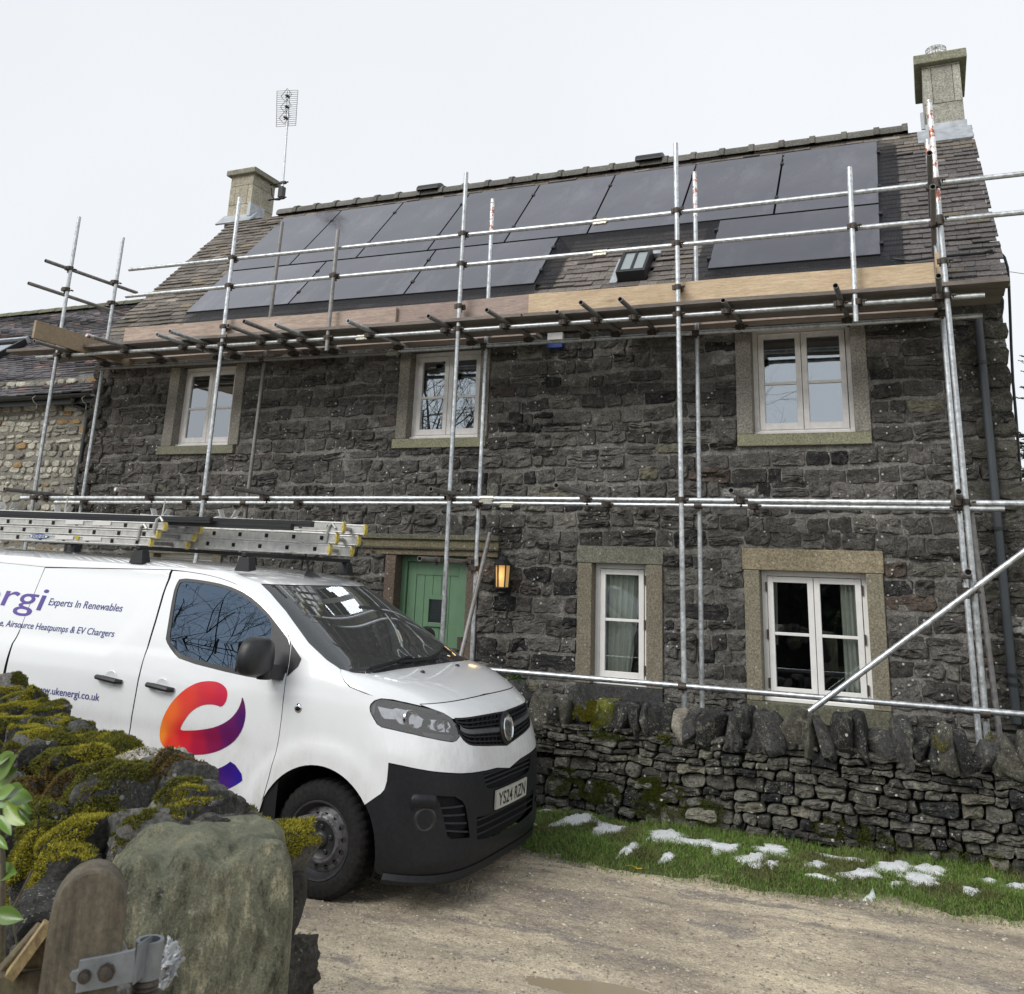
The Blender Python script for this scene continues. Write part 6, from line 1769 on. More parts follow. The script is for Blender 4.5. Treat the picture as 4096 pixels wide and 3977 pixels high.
# --- doors
fd = door_rear[:1]+door_top+door_front+xz([(-.455, .36), (-.462, SILL), (-1.60, SILL)])+[door_rear[-1]]+list(reversed(door_rear[1:-1]))
def inset(poly, d):
    P = np.array(poly, float); n = len(P); out = []
    ar = sum(P[i][0]*P[(i+1) % n][1]-P[(i+1) % n][0]*P[i][1] for i in range(n)); s_ = 1 if ar > 0 else -1
    for i in range(n):
        a, b, c = P[i-1], P[i], P[(i+1) % n]; e1 = b-a; e2 = c-b; l1 = max(np.linalg.norm(e1), 1e-6); l2 = max(np.linalg.norm(e2), 1e-6)
        n1 = np.array([-e1[1], e1[0]])/l1*s_; n2 = np.array([-e2[1], e2[0]])/l2*s_; m_ = n1+n2; l = np.linalg.norm(m_)
        m_ = m_/max(l, .3); out.append(tuple(b+m_*d))
    return out
def door_obj(poly, hs, name, lab=None, far=False):
    m = MB(); P_ = inset(poly, .0058)
    patch(m, mir(P_) if far else P_, hs=[mir(h) if far else h for h in hs], step=.07 if far else .026, es=.05 if far else .024)
    o = m.build(name, MAT['paint'], van, smooth='auto')
    if lab: o['label'] = lab
    return o
trim_s = trim
dr = door_obj(fd, [trim_s], 'front_door', 'front door carrying the red, orange and purple e logo')
door_obj(fd, [trim_s], 'front_door', far=True)
sd_ = [door_rear[0]]+door_rear[1:]+xz([(-1.60, SILL), (-2.83, SILL), (-2.83, .6)])+list(reversed(slide_rear))
sdo = door_obj(sd_, [], 'sliding_door', 'sliding side door lettered in blue'); door_obj(sd_, [], 'sliding_door', far=True)
# window trim, glass, black triangle
for s_ in (0, 1):
    f_ = mir if s_ else (lambda a: a); d_ = dr
    m = MB(); patch(m, f_(inset(trim_s, .001)), hs=[f_(glass_o)], step=.05, es=.02, off=-.002); patch(m, f_(tri), step=.04, es=.02, off=.002)
    m.build('window_trim', MAT['black'], van, smooth='auto')
    m = MB(); patch(m, f_(glass_o), step=.06, es=.03, off=-.006); m.build('side_window', None, van, smooth=True).data.materials.append(glassm('van_glass_%d' % s_, .16, (.10, .115, .13), wob=.0, gcol=(.50, .68, .92)))
# bonnet
bn = [(0, QBF+.006)]+[(p, q+.004) for p, q in reversed(bon_front)]+[(lamp[6][0], lamp[6][1]+.006)]+[(lamp[k][0], lamp[k][1]+.006) for k in (5, 4)]+[(c[0]+.008, c[1]+.003) for c in reversed(bon_side[1:])]+scr_bot[:]+[(0, scr_bot[-1][1])]
m = MB(); patch(m, symm(bn), step=.035, es=.025); bon = m.build('bonnet', MAT['paint'], van, smooth='auto')
for (x, y) in ((690, 212), (1020, 150)):
    m = MB(); p_ = inv(*Z1(x, y)); c = BS(*p_, .004)[0]; m.lathe(c-(0, 0, .01), [(.017, 0), (.016, .012), (.006, .018), (0, .018)], 10)
    m.build('washer_jet', MAT['black'], bon, smooth=True)
# windscreen with its dark border, scuttle and wipers
sp = [(0, scr[0][1])]+scr+scr_bot[1:]+[(0, scr_bot[-1][1])]
spf = symm(sp)
ins = inset(spf, .028 if True else 0)
m = MB(); patch(m, spf, step=.05, es=.03, off=-.004); ws = m.build('windscreen', glassm('windscreen_glass', .07, (.62, .70, .67), wob=.0, haze=.07), van, smooth=True)
m = MB(); patch(m, inset(spf, -.002), hs=[ins], step=.05, es=.03, off=-.010); m.build('windscreen_border', MAT['black'], van, smooth=True)
qs = scr_bot[-1][1]
m = MB(); lowb = [(0, qs+.045)]+[(p*1.0, max(q, qs)+.045) for p, q in reversed(scr_bot)]+[(p, q-.003) for p, q in scr_bot]+[(0, qs-.003)]
m.add(np.concatenate([BS(np.linspace(-.9, .9, 40), np.full(40, 1.285), -.012), BS(np.linspace(-.9, .9, 40), np.full(40, 1.36), -.022)]), [(i, i+1, 41+i, 40+i) for i in range(39)])
m.build('scuttle', MAT['black'], van, smooth=True)
def wiper(pts, piv):
    P_ = [BS(*inv(*Z3(*c)), .022)[0] for c in pts]; m = MB(); m.path(P_, .009, 6)
    Q_ = [BS(*inv(*Z3(*c)), .03)[0] for c in piv]; m.path(Q_, .013, 6); m.build('wiper', MAT['black'], van, smooth='auto')
wiper([(1010, 1068), (1110, 1038), (1250, 995), (1380, 973), (1495, 967)], [(1040, 1060), (1200, 1010), (1300, 968), (1345, 972)])
wiper([(1250, 1005), (1420, 985), (1560, 970)], [(1660, 935), (1590, 885), (1560, 925), (1500, 968)])
# lower black bumper with its openings
foge = I([(585, 1400), (610, 1372), (700, 1374), (812, 1386), (845, 1470), (880, 1600), (905, 1700), (930, 1790), (860, 1770), (700, 1740), (640, 1690), (600, 1560)], Z1)
slat = I([(820, 1386), (1000, 1396), (1070, 1440), (1102, 1500), (1125, 1640), (1140, 1785), (960, 1797), (925, 1770), (890, 1600), (858, 1470)], Z1)
lowg_n = I([(1205, 1592), (1300, 1575), (1380, 1555)], Z1); lowg_b = I([(1210, 1808), (1300, 1790), (1400, 1760)], Z1)
upg_n = I([(1268, 1185), (1380, 1155)], Z1); upg_b = I([(1292, 1275), (1305, 1312), (1330, 1322), (1420, 1300)], Z1)
lowg = [(0, lowg_n[-1][1])]+list(reversed(lowg_n))+lowg_b+[(0, lowg_b[-1][1])]
QU0 = upg_n[-1][1]; QU1 = upg_b[-1][1]
upg = [(0, QU0)]+list(reversed(upg_n))+upg_b+[(0, QU1)]
arb = arch(tfr, math.asin((.235-.335)/RA), 12)
bl = [(0, QWB-.003)]+[(p, q-.003) for p, q in reversed(white_bot)]+bump_rear[1:-1]+arb+[(px_p(.46, .20), .205), (-.7, .20), (-.5, .195), (-.25, .19), (0, .19)]
blf = symm(bl)
m = MB(); patch(m, inset(blf, .002), hs=[slat, mir(slat), symm(lowg), symm(upg)], step=.035, es=.02)
# lip under the bumper and fog-lamp pods
V = [];
pe_ = abs(px_p(.46, .22)); pp = np.linspace(-pe_, pe_, 50)
for (q_, o_) in ((.235, .004), (.215, .028), (.19, .026), (.185, -.03)):
    V.append(BS(pp, np.full(50, q_), np.full(50, o_)))
m.add(np.concatenate(V), [(j*50+i, j*50+i+1, (j+1)*50+i+1, (j+1)*50+i) for j in range(3) for i in range(49)])
bum = m.build('bumper', MAT['bumperblack'], van, smooth='auto')
def inner_fill(mbx, poly, off): patch(mbx, poly, step=.05, es=.03, off=off)
m = MB()
for f_ in ((lambda a: a), mir): inner_fill(m, f_(inset(slat, -.01)), -.045)
inner_fill(m, inset(symm(lowg), -.01), -.04); inner_fill(m, inset(symm(upg), -.01), -.03)
m.build('bumper_recess', MAT['blackmat'], bum)
m = MB()
def bars(poly_l, poly_r, n, off=-.006, th=.008):
    """louvre bars between two side lines of an opening given as (p,q) pairs top->bottom"""
    for i in range(n):
        t = (i+.6)/(n+.2)
        a = np.array(poly_l[0])+(np.array(poly_l[1])-np.array(poly_l[0]))*t; b = np.array(poly_r[0])+(np.array(poly_r[1])-np.array(poly_r[0]))*t
        ps = np.linspace(a[0], b[0], 26); qq = np.linspace(a[1], b[1], 26)
        for s_ in (1,):
            V = [BS(ps, qq+th, off), BS(ps, qq-th*.2, off+.004), BS(ps, qq-th, off-.02)]
            m.add(np.concatenate(V), [(j*26+k, j*26+k+1, (j+1)*26+k+1, (j+1)*26+k) for j in range(2) for k in range(25)])
for sg in (1, -1):
    f_ = lambda c: (c[0]*sg, c[1])
    bars((f_(slat[9]), f_(slat[7])), (f_(slat[2]), f_(slat[5])), 4)
bars((lowg_n[0], lowg_b[0]), ((-lowg_n[0][0], lowg_n[0][1]), (-lowg_b[0][0], lowg_b[0][1])), 3)
bars((upg_n[0], upg_b[1]), ((-upg_n[0][0], upg_n[0][1]), (-upg_b[1][0], upg_b[1][1])), 3)
m.build('louvre', MAT['bumperblack'], bum, smooth='auto')
for sg in (1, -1):
    pc_ = inv(*Z1(715, 1620)); c = BS(pc_[0]*sg, pc_[1], 0.0)[0]; n_ = BN(pc_[0]*sg, pc_[1])[0]
    m = MB(); m.lathe(c-n_*.004, [(.070, 0), (.058, .006), (.046, .002), (.040, -.018), (.0, -.022)], 24, axis=n_); m.build('fog_lamp_pod', MAT['black'], bum, smooth='auto')
    pd = inset([(p*sg, q) for p, q in foge] if sg > 0 else mir(foge), .004)
    m = MB(); top = [c_ for c_ in foge[:4]]; 
    tq = np.array([(c_[0]*sg, c_[1]) for c_ in foge[:4]])
    V = [BS(tq[:, 0], tq[:, 1], .0), BS(tq[:, 0], tq[:, 1]-.012, .014), BS(tq[:, 0], tq[:, 1]-.05, .016), BS(tq[:, 0], tq[:, 1]-.075, .0)]
    m.add(np.concatenate(V), [(j*4+i, j*4+i+1, (j+1)*4+i+1, (j+1)*4+i) for j in range(3) for i in range(3)]); m.build('bumper_ledge', MAT['bumperblack'], bum, smooth=True)
# grille
gr = [(0, QGT-.004)]+[(p, q-.003) for p, q in reversed(g_top)]+g_bot+[(0, QGB+.003)]
m = MB(); patch(m, symm(gr), step=.05, es=.03, off=-.03); gri = m.build('grille', MAT['blackmat'], van)
def gq(p, t):                       # height inside the grille at side position p
    top = pch(-abs(p), np.array([g_top[0][0], g_top[1][0], g_top[2][0], 0.]), np.array([g_top[0][1], g_top[1][1], g_top[2][1], QGT]))
    gb = sorted([(c[0], c[1]) for c in g_bot]+[(g_top[0][0], g_top[0][1])])+[(0., QGB)]
    bot = np.interp(-abs(p), [c[0] for c in gb], [c[1] for c in gb])
    return bot+(top-bot)*t
m = MB(); PE = -g_top[0][0]
def gbar(t, th, off, p1=None, p0=None, mbx=None):
    p1 = p1 or PE*.97; n = 60; ps = np.linspace(-p1, p1, n); qq = np.array([float(gq(p, t)) for p in ps])
    fade = np.array([float(gq(p, 1)-gq(p, 0)) for p in ps]); thv = np.minimum(th, fade*.3)
    V = [BS(ps, qq+thv, off-.02), BS(ps, qq+thv*.6, off), BS(ps, qq-thv*.6, off), BS(ps, qq-thv, off-.02)]
    (mbx or m).add(np.concatenate(V), [(j*n+i, j*n+i+1, (j+1)*n+i+1, (j+1)*n+i) for j in range(3) for i in range(n-1)])
for t, th in ((.97, .010), (.80, .007), (.66, .007), (.30, .007), (.15, .007), (.03, .009)): gbar(t, th, .001)
for t in (.88, .73, .36, .22, .08):                        # honeycomb notches between the bars
    for p_ in np.linspace(-PE*.82, PE*.82, 18):
        if abs(p_) < .05: continue
        q_ = float(gq(p_, t)); c = BS(p_, q_, -.012)[0]; c2 = BS(p_+.012, q_+.006, -.012)[0]
        if gq(p_, 1)-gq(p_, 0) > .12: m.tube(c-(0, 0, .009), c2+(0, 0, .004), .004, n=5)
m.build('grille_bars', MAT['bumperblack'], gri, smooth='auto')
m = MB(); gbar(.48, .020, .006, PE*.93, mbx=m)
MAT['greybar'] = simple('satin_grey_bar', (.10, .105, .11), .35, .2, .2, 10); m.build('grille_centre_bar', MAT['greybar'], gri, smooth='auto')
# round badge
bq = .957; bc = BS(0.001, bq, .012)[0]; bnn = np.array([.985, 0, .17]); bnn /= np.linalg.norm(bnn)
m = MB(); m.lathe(bc, [(.105, -.03), (.103, .0), (.088, .006), (.0, .006)], 40, axis=bnn); m.build('badge_plinth', MAT['black'], gri, smooth='auto')
m = MB(); m.lathe(bc, [(.078, .004), (.082, .014), (.076, .018), (.070, .012), (.0, .011)], 40, axis=bnn); bdg = m.build('badge', MAT['chrome'], gri, smooth='auto')
bu = np.array([-bnn[2], 0, bnn[0]]); bs_ = np.array([0, -1.0, 0])
def bpt(L, h): return [bc+bs_*(-u_)+bu*v_+bnn*h for u_, v_ in L]
m = MB()
for L in ([(-.045, .035), (-.020, .050), (.005, .045), (.0, .030), (-.012, .020), (.006, .006), (.004, -.012), (-.010, -.028), (-.002, -.055), (-.028, -.040), (-.035, -.015), (-.030, .008), (-.040, .018)],
          [(.010, .040), (.042, .030), (.050, .005), (.032, .012), (.036, -.012), (.022, -.002), (.018, -.030), (.006, -.010), (.010, .015)]):
    n = len(L); A = bpt(L, .0115); B_ = bpt(L, .016); m.add(A+B_, [tuple(range(n, 2*n))]+[(i, (i+1) % n, n+(i+1) % n, n+i) for i in range(n)])
m.build('badge_emblem', MAT['greybar'], gri)
# headlights: lens over a dark bowl with reflectors
def lampm():
    m = bpy.data.materials.new('lamp_lens'); m.use_nodes = True; nt = m.node_tree; nt.nodes.remove(nt.nodes['Principled BSDF']); out = nt.nodes['Material Output']
    tr = nd(nt, 'ShaderNodeBsdfTransparent'); tr.inputs[0].default_value = (.86, .87, .88, 1); gl = nd(nt, 'ShaderNodeBsdfGlossy'); gl.inputs['Roughness'].default_value = .06
    df = nd(nt, 'ShaderNodeBsdfDiffuse'); df.inputs[0].default_value = (.5, .5, .5, 1)
    lw = nd(nt, 'ShaderNodeLayerWeight'); lw.inputs[0].default_value = .3
    ad = nd(nt, 'ShaderNodeMath', operation='ADD', i_1=.03); nt.links.new(lw.outputs['Fresnel'], ad.inputs[0])
    m1 = nd(nt, 'ShaderNodeMixShader'); nt.links.new(ad.outputs[0], m1.inputs[0]); nt.links.new(tr.outputs[0], m1.inputs[1]); nt.links.new(gl.outputs[0], m1.inputs[2])
    m2 = nd(nt, 'ShaderNodeMixShader', i_0=.19); nt.links.new(m1.outputs[0], m2.inputs[1]); nt.links.new(df.outputs[0], m2.inputs[2]); nt.links.new(m2.outputs[0], out.inputs[0])  # diffuse haze mixed in to brighten the shaded lamp interior
    return m
MAT['lens'] = lampm(); MAT['reflector'] = simple('silvered_reflector', (.85, .86, .88), .25, .7, .25, 22, .35); MAT['lampbody'] = simple('lamp_bowl', (.34, .35, .36), .3, .4, .5, 16)
A1 = I([(255, 535), (400, 560), (420, 640), (430, 660), (320, 655), (290, 620)], Z1)
A2 = I([(400, 560), (440, 542), (560, 560), (650, 600), (712, 640), (690, 715), (650, 738), (560, 715), (470, 695), (425, 650)], Z1)
A3 = I([(775, 645), (860, 660), (965, 680), (985, 720), (965, 775), (860, 765), (755, 735), (758, 680)], Z1)
A4 = I([(700, 770), (860, 790), (980, 800), (1010, 820), (960, 855), (760, 830), (710, 800)], Z1)
for sg in (1, -1):
    f_ = (lambda a: a) if sg > 0 else mir
    m = MB(); patch(m, inset(f_(lamp), .004), step=.05, es=.02, off=0.0); hl = m.build('headlight', MAT['lens'], van, smooth=True)
    m = MB(); patch(m, inset(f_(lamp), .001), step=.05, es=.02, off=-.05); 
    rim = f_(lamp); P1 = BS([c[0] for c in rim], [c[1] for c in rim], -.002); P2 = BS([c[0] for c in rim], [c[1] for c in rim], -.05); n = len(rim)
    m.add(np.concatenate([P1, P2]), [(i, (i+1) % n, n+(i+1) % n, n+i) for i in range(n)])
    m.build('lamp_bowl', MAT['lampbody'], hl)
    m = MB(); patch(m, f_(A1), step=.03, off=-.022); patch(m, f_(A3), step=.03, off=-.03)
    patch(m, f_(A2), step=.03, off=-.028)
    m.build('reflector', MAT['reflector'], hl, smooth=True)
    cA = np.mean([np.array(c) for c in A2], 0); c = BS(cA[0]*sg, cA[1], -.022)[0]; n_ = BN(cA[0]*sg, cA[1])[0]*.5+np.array([.6, 0, 0]); n_ /= np.linalg.norm(n_)
    m = MB(); m.lathe(c, [(.055, .0), (.050, .012), (.036, .006), (.030, -.006), (.0, -.010)], 26, axis=n_); cB = np.mean([np.array(c) for c in A3], 0); c = BS(cB[0]*sg, cB[1], -.024)[0]
    m.lathe(c, [(.036, .0), (.032, .008), (.02, -.004), (.0, -.008)], 20, axis=n_); m.build('projector', MAT['chrome'], hl, smooth='auto')
    m = MB(); patch(m, f_(A4), step=.03, off=-.026); m.build('lower_reflector', MAT['greybar'], hl)
# plate
def plate(o, w_, h_, c, ax, ay, txt, mat, tmat, parent, size):
    pass
def text_mesh(s_, size, spacing=1.0, shear=0.0, bold=0.0):
    cu = bpy.data.curves.new('t', 'FONT'); cu.body = s_; cu.size = size; cu.space_character = spacing; cu.shear = shear; cu.offset = bold; cu.resolution_u = 4
    ob = bpy.data.objects.new('t', cu); COL.objects.link(ob); bpy.context.view_layer.update()
    dg = bpy.context.evaluated_depsgraph_get(); me = ob.evaluated_get(dg).to_mesh()
    V = np.array([v.co[:] for v in me.vertices]); Fs = [tuple(p.vertices) for p in me.polygons]
    ob.evaluated_get(dg).to_mesh_clear(); bpy.data.objects.remove(ob); bpy.data.curves.remove(cu)
    return V, Fs
pc_ = np.array([.884, 0, .566]); pw_, ph_ = .52, .111
m = MB(); n = 14; V = []
ys = np.linspace(-.26, .26, n)
for (zz, o_) in ((-.0555, 0), (.0555, 0)):
    V += [(pc_[0]+.006-.10*y_*y_, y_, pc_[2]+zz) for y_ in ys]
V += [(x_-.012, y_, z_) for x_, y_, z_ in V]
m.add(V, [(i, i+1, n+i+1, n+i) for i in range(n-1)]+[(2*n+i+1, 2*n+i, 3*n+i, 3*n+i+1) for i in range(n-1)]+[(n+i, n+i+1, 3*n+i+1, 3*n+i) for i in range(n-1)]+[(i+1, i, 2*n+i, 2*n+i+1) for i in range(n-1)]+[(0, n, 3*n, 2*n), (2*n-1, n-1, 3*n-1, 4*n-1)])
MAT['plate'] = simple('dirty_number_plate', (.46, .45, .41), .4, 0, .15, 25); pl_ = m.build('number_plate', MAT['plate'], van)
V, Fs = text_mesh('YS24 RZN', .105, 1.02, 0, .0012)
V[:, 0] -= (V[:, 0].min()+V[:, 0].max())/2; V[:, 1] -= (V[:, 1].min()+V[:, 1].max())/2; V[:, 0] *= .455/np.ptp(V[:, 0]); V[:, 1] *= .079/np.ptp(V[:, 1])
W_ = np.column_stack([pc_[0]+.0075-.10*V[:, 0]**2, V[:, 0], pc_[2]+V[:, 1]])
m = MB(); m.add(W_, Fs); m.build('plate_lettering', MAT['black'], pl_)
# ---- lettering and logo on the doors
MAT['decal'] = None
m_, nt_, b_ = M('vinyl_lettering'); nt_.links.new(attr(nt_), b_.inputs['Base Color']); b_.inputs['Roughness'].default_value = .35; MAT['decal'] = m_
def side_text(s_, a, b, hgt, parent, col, name='lettering', colf=None, bold=0.008, spacing=1.0, right=False):
    """a, b: measured ends of the baseline; hgt = cap height in metres"""
    pa, pb = BS(*inv(*a))[0], BS(*inv(*b))[0]; V, Fs = text_mesh(s_, 1.0, spacing, 0, bold)
    L = pb[0]-pa[0]; V[:, 0] -= V[:, 0].min(); k = L/np.ptp(V[:, 0]); cap = .64
    X = pa[0]+V[:, 0]*k; Z = pa[2]+(pb[2]-pa[2])*(V[:, 0]*k/L)+V[:, 1]*hgt/cap
    P = np.array([BS(px_p(x_, z_), z_, .0022)[0] for x_, z_ in zip(X, Z)])
    cc = colf(X, Z) if colf else col
    m = MB(); m.add(P, Fs, cc); return m.build(name, MAT['decal'], parent)
navy = (.030, .035, .20)
def capz(a, b): return abs(BS(*inv(*a))[0][2]-BS(*inv(*b))[0][2])
h1_ = capz(Z5(265, 672), Z5(262, 708))
side_text('Experts In Renewables', Z5(262, 708), Z5(661, 744), h1_, sdo, navy)
side_text('e, Airsource Heatpumps & EV Chargers', Z5(-4, 820), Z5(617, 881), capz(Z5(28, 790), Z5(25, 822)), sdo, navy)
side_text('www.ukenergi.co.uk', Z5(178, 1178), Z5(540, 1230), h1_*.95, sdo, navy)
def pur(X, Z):
    t = np.clip((X+2.95)/.55, 0, 1)[:, None]; return np.array([.10, .055, .30])[None]*(1-t)+np.array([.030, .035, .24])[None]*t
side_text('energi', Z5(-330, 662), Z5(222, 738), h1_*3.25, sdo, navy, colf=pur, bold=.004)
EL = [(523, 311), (545, 290), (556, 255), (557, 225), (545, 200), (520, 181), (490, 171), (450, 169), (410, 174), (370, 188), (320, 218), (275, 260), (240, 305), (213, 355), (195, 410), (187, 455), (192, 495), (212, 530), (250, 555), (310, 566), (360, 570), (400, 570), (440, 567), (500, 553), (560, 523), (610, 480), (640, 430), (655, 370), (656, 330), (650, 290), (636, 250), (630, 290), (612, 330), (580, 370), (540, 398), (490, 420), (430, 432), (370, 438), (300, 438), (305, 415), (322, 385), (350, 345), (382, 318), (420, 300), (460, 295), (497, 300)]
ctl = [((190, 450), (.93, .27, .03)), ((240, 310), (.88, .16, .03)), ((330, 215), (.78, .06, .04)), ((450, 175), (.68, .03, .045)), ((550, 230), (.62, .02, .06)), ((250, 520), (.78, .05, .03)), ((320, 470), (.66, .02, .035)), ((400, 520), (.42, .012, .05)), ((480, 490), (.24, .010, .065)), ((560, 440), (.12, .010, .10)), ((640, 380), (.07, .010, .13)), ((638, 260), (.12, .015, .10)), ((560, 620), (.03, .008, .20)), ((640, 700), (.02, .01, .28)), ((500, 700), (.05, .01, .16))]
def decal(poly, parent, name):
    pq = I(poly, ZL)
    cpq = np.array(I([c for c, _ in ctl], ZL)); ccol_ = np.array([c for _, c in ctl])
    def cf(vv):
        d = ((vv[:, None]-cpq[None])**2).sum(2)+1e-5; w_ = 1/d**1.6; return (w_ @ ccol_)/w_.sum(1)[:, None]
    m = MB(); patch(m, smooth_poly(pq, 1), step=.02, es=.02, off=.0022, colf=cf); return m.build(name, MAT['decal'], parent)
decal(EL, dr, 'logo'); decal([(583, 600), (650, 700), (600, 738), (520, 775), (460, 780), (430, 672), (500, 648), (545, 628)], dr, 'logo')
# handles
for (hx, par) in (((600, 1110), sdo), ((878, 1153), dr)):
    pc_ = inv(*Z5(*hx)); c = BS(*pc_)[0]
    m = MB(); m.lathe(c+(0, .0, 0), [(.058, -.001), (.055, -.0035), (.050, -.001), (0, -.001)], 24, axis=(0, 1, 0))
    m.build('handle_recess', MAT['paint'], par, smooth=True)
    pts = [c+(-.115, -.004, .004), c+(-.095, -.035, .008), c+(0, -.045, .004), c+(.085, -.038, -.004), c+(.11, -.004, -.008)]
    m = MB(); m.path(pts, [.012, .017, .019, .019, .014], 8); m.box(c[0]-.11, c[0]-.06, c[1]-.03, c[1], c[2]-.006, c[2]+.018); m.build('handle', MAT['black'], par, smooth='auto')
# indicator repeater
ic = BS(*inv(*Z5(1622, 1268)))[0]; m = MB(); V = []
m.lathe(ic+(0, .004, 0), [(.030, 0), (.026, -.010), (.012, -.014), (0, -.014)], 20, axis=(0, 1, 0)); o = m.build('side_repeater', MAT['chrome'], van, smooth=True)
# wheels
def wheel(cx, cy, side, tx=0.0):
    c = np.array([cx, cy, .335]); ax = np.array([0, -1.0 if side < 0 else 1.0, 0]); wr = .334
    prof = [(.218, .098), (.228, .106), (.262, .108), (.300, .104), (.318, .090), (.330, .072), (wr, .045), (wr+.001, 0), (wr, -.045), (.330, -.072), (.31, -.10), (.25, -.106), (.215, -.09)]
    m = MB(); n = 120; an = np.arange(n)*2*math.pi/n; V = []
    for (r_, h_) in prof:
        rr = np.full(n, r_)
        if r_ > .312: rr = rr-.008*((np.arange(n) % 3) == 0)
        V.append(c+ax*h_+np.column_stack([np.cos(an)*rr, np.zeros(n), np.sin(an)*rr]))
    m.add(np.concatenate(V), [(i*n+j, i*n+(j+1) % n, (i+1)*n+(j+1) % n, (i+1)*n+j) for i in range(len(prof)-1) for j in range(n)])
    for h_ in (.052, .018, -.018, -.052): m.lathe(c, [(wr+.0015, h_-.005), (wr+.0015, h_+.005)], 60, axis=ax, col=(.2, .2, .2))
    ty = m.build('wheel', MAT['tyre'], van, smooth='auto'); ty['label'] = 'steel wheel with muddy black tyre'
    rc = c
    m = MB(); m.lathe(rc, [(.222, .100), (.218, .106), (.210, .104), (.205, .085), (.195, .060), (.185, .045), (.16, .052), (.150, .058)], 48, axis=ax, col=(.055, .055, .06))
    # vented disc: annulus pierced with holes
    holes_ = []; n_h = 14
    for i in range(n_h):
        t = i*2*math.pi/n_h+.1; holes_.append([(.157*math.cos(t)+.0165*math.cos(a_)*1.0, .157*math.sin(t)+.0165*math.sin(a_)) for a_ in np.linspace(0, 2*math.pi, 12, endpoint=False)])
    def fm(a_, b2, o_):
        r_ = np.sqrt(a_**2+b2**2); h_ = np.interp(r_, [.11, .125, .14, .175, .19], [.078, .082, .060, .050, .040]); return rc[None]+np.column_stack([a_, np.zeros(len(a_)), b2])+ax[None]*h_[:, None]
    patch(m, [(.19*math.cos(t), .19*math.sin(t)) for t in np.linspace(0, 2*math.pi, 48, endpoint=False)], hs=holes_+[[(.108*math.cos(t), .108*math.sin(t)) for t in np.linspace(0, 2*math.pi, 36, endpoint=False)]], step=.012, es=.014, fmap=fm, col=(.12, .12, .125))
    m.lathe(rc, [(.19, .0), (.0, .0)], 30, axis=ax, col=(.006, .006, .006))
    m.build('rim', MAT['rim'], ty, smooth='auto')
    m = MB(); m.lathe(rc, [(.112, .074), (.106, .080), (.095, .070), (.05, .066), (.042, .082), (.03, .088), (0, .088)], 36, axis=ax)
    for i in range(5):
        t = i*2*math.pi/5+.3; p = rc+np.array([.073*math.cos(t), 0, .073*math.sin(t)])+ax*.064; m.lathe(p, [(.015, 0), (.014, .014), (.009, .018), (0, .016)], 10, axis=ax)
    m.build('hub_cap', MAT['black'], ty, smooth='auto')
MAT['tyre'] = stone_mat('tyre_rubber', var=.25, lichen=0, darkamt=.2, bs=.15, bd=.002, rough=.85)
m_, nt_, b_ = M('painted_steel_rim'); v_ = objvec(nt_); nt_.links.new(mixc(nt_, 1, attr(nt_), ramp(nt_, noise(nt_, 20, 5, .7, v_), .3, .7, (.6,)*3, (1.3,)*3), 'MULTIPLY'), b_.inputs['Base Color']); b_.inputs['Roughness'].default_value = .45; b_.inputs['Metallic'].default_value = .4; MAT['rim'] = m_
for (wx_, wy_, s_) in ((0, -.815, -1), (0, .815, 1), (-3.275, -.815, -1), (-3.275, .815, 1)): wheel(wx_, wy_, s_)
for o in COL.objects:
    if o.name.startswith('wheel') and o.parent == van:
        ca = o.data.color_attributes['Col']; k = len(o.data.vertices); buf = np.ones(k*4, np.float32); ca.data.foreach_get('color', buf); buf = buf.reshape(-1, 4); buf[:, :3] *= .012; ca.data.foreach_set('color', buf.ravel())
# arch liners
for wx_ in (-.01, -3.275):
    for s_ in (-1, 1):
        m = MB()
        an = np.linspace(-.35, math.pi+.35, 30); V = []
        for yy in (.925, .60): V += [(wx_+(RA+.004)*math.cos(t), s_*yy, .335+(RA+.004)*math.sin(t)) for t in an]
        m.add(V, [(i, i+1, 31+i, 30+i) for i in range(29)])
        V = [(wx_+(RA+.004)*math.cos(t), s_*.60, .335+(RA+.004)*math.sin(t)) for t in an]; m.add(V, [tuple(range(30))])
        m.build('arch_liner', MAT['blackmat'], van)
# door mirror
mc_ = BS(*inv(*Z5(1540, 1060)))[0]
def mirror(sg):
    cc = vY(*Z5(1385, 985), -1.13) if sg < 0 else vY(*Z5(1385, 985), -1.13)*np.array([1, -1, 1])
    V, Fs = boulder((0, 0, 0), .080, .150, .118, 3, n=7, amp=0.0, power=3.4)
    V[:, 0] = np.where(V[:, 0] < 0, V[:, 0]*.55, V[:, 0]*1.25*(1-.30*(V[:, 1]/.15)**2))
    V[:, 1] *= np.where(V[:, 2] > 0, 1-.15*(V[:, 2]/.118), 1); V[:, 1] *= -sg
    m = MB(); m.add(V+cc, Fs)
    arm = [cc+(.01, .02*-sg*-1, -.13), mc_*np.array([1, -1 if sg > 0 else 1, 1])+(.0, 0, -.02)]
    a_ = cc+np.array([.02, -.08*sg, -.09]); b2 = mc_*np.array([1, -sg, 1]) if sg > 0 else mc_.copy(); b2 = b2+np.array([-.02, 0, -.02])
    m.obox((a_+b2)/2, (b2-a_)/2*1.1, (.045, 0, 0), (0, 0, .045)); m.lathe(a_+(0.01, 0, -.02), [(.045, -.03), (.05, 0), (.045, .10), (.0, .11)], 16, col=None)
    o = m.build('wing_mirror', MAT['black'], van, smooth='auto')
    g = MB(); g.obox(cc+(-.045, 0, 0), (.002, 0, 0), (0, .12, 0), (0, 0, .09)); g.build('mirror_glass', MAT['chrome'], o)
mirror(-1); mirror(1)
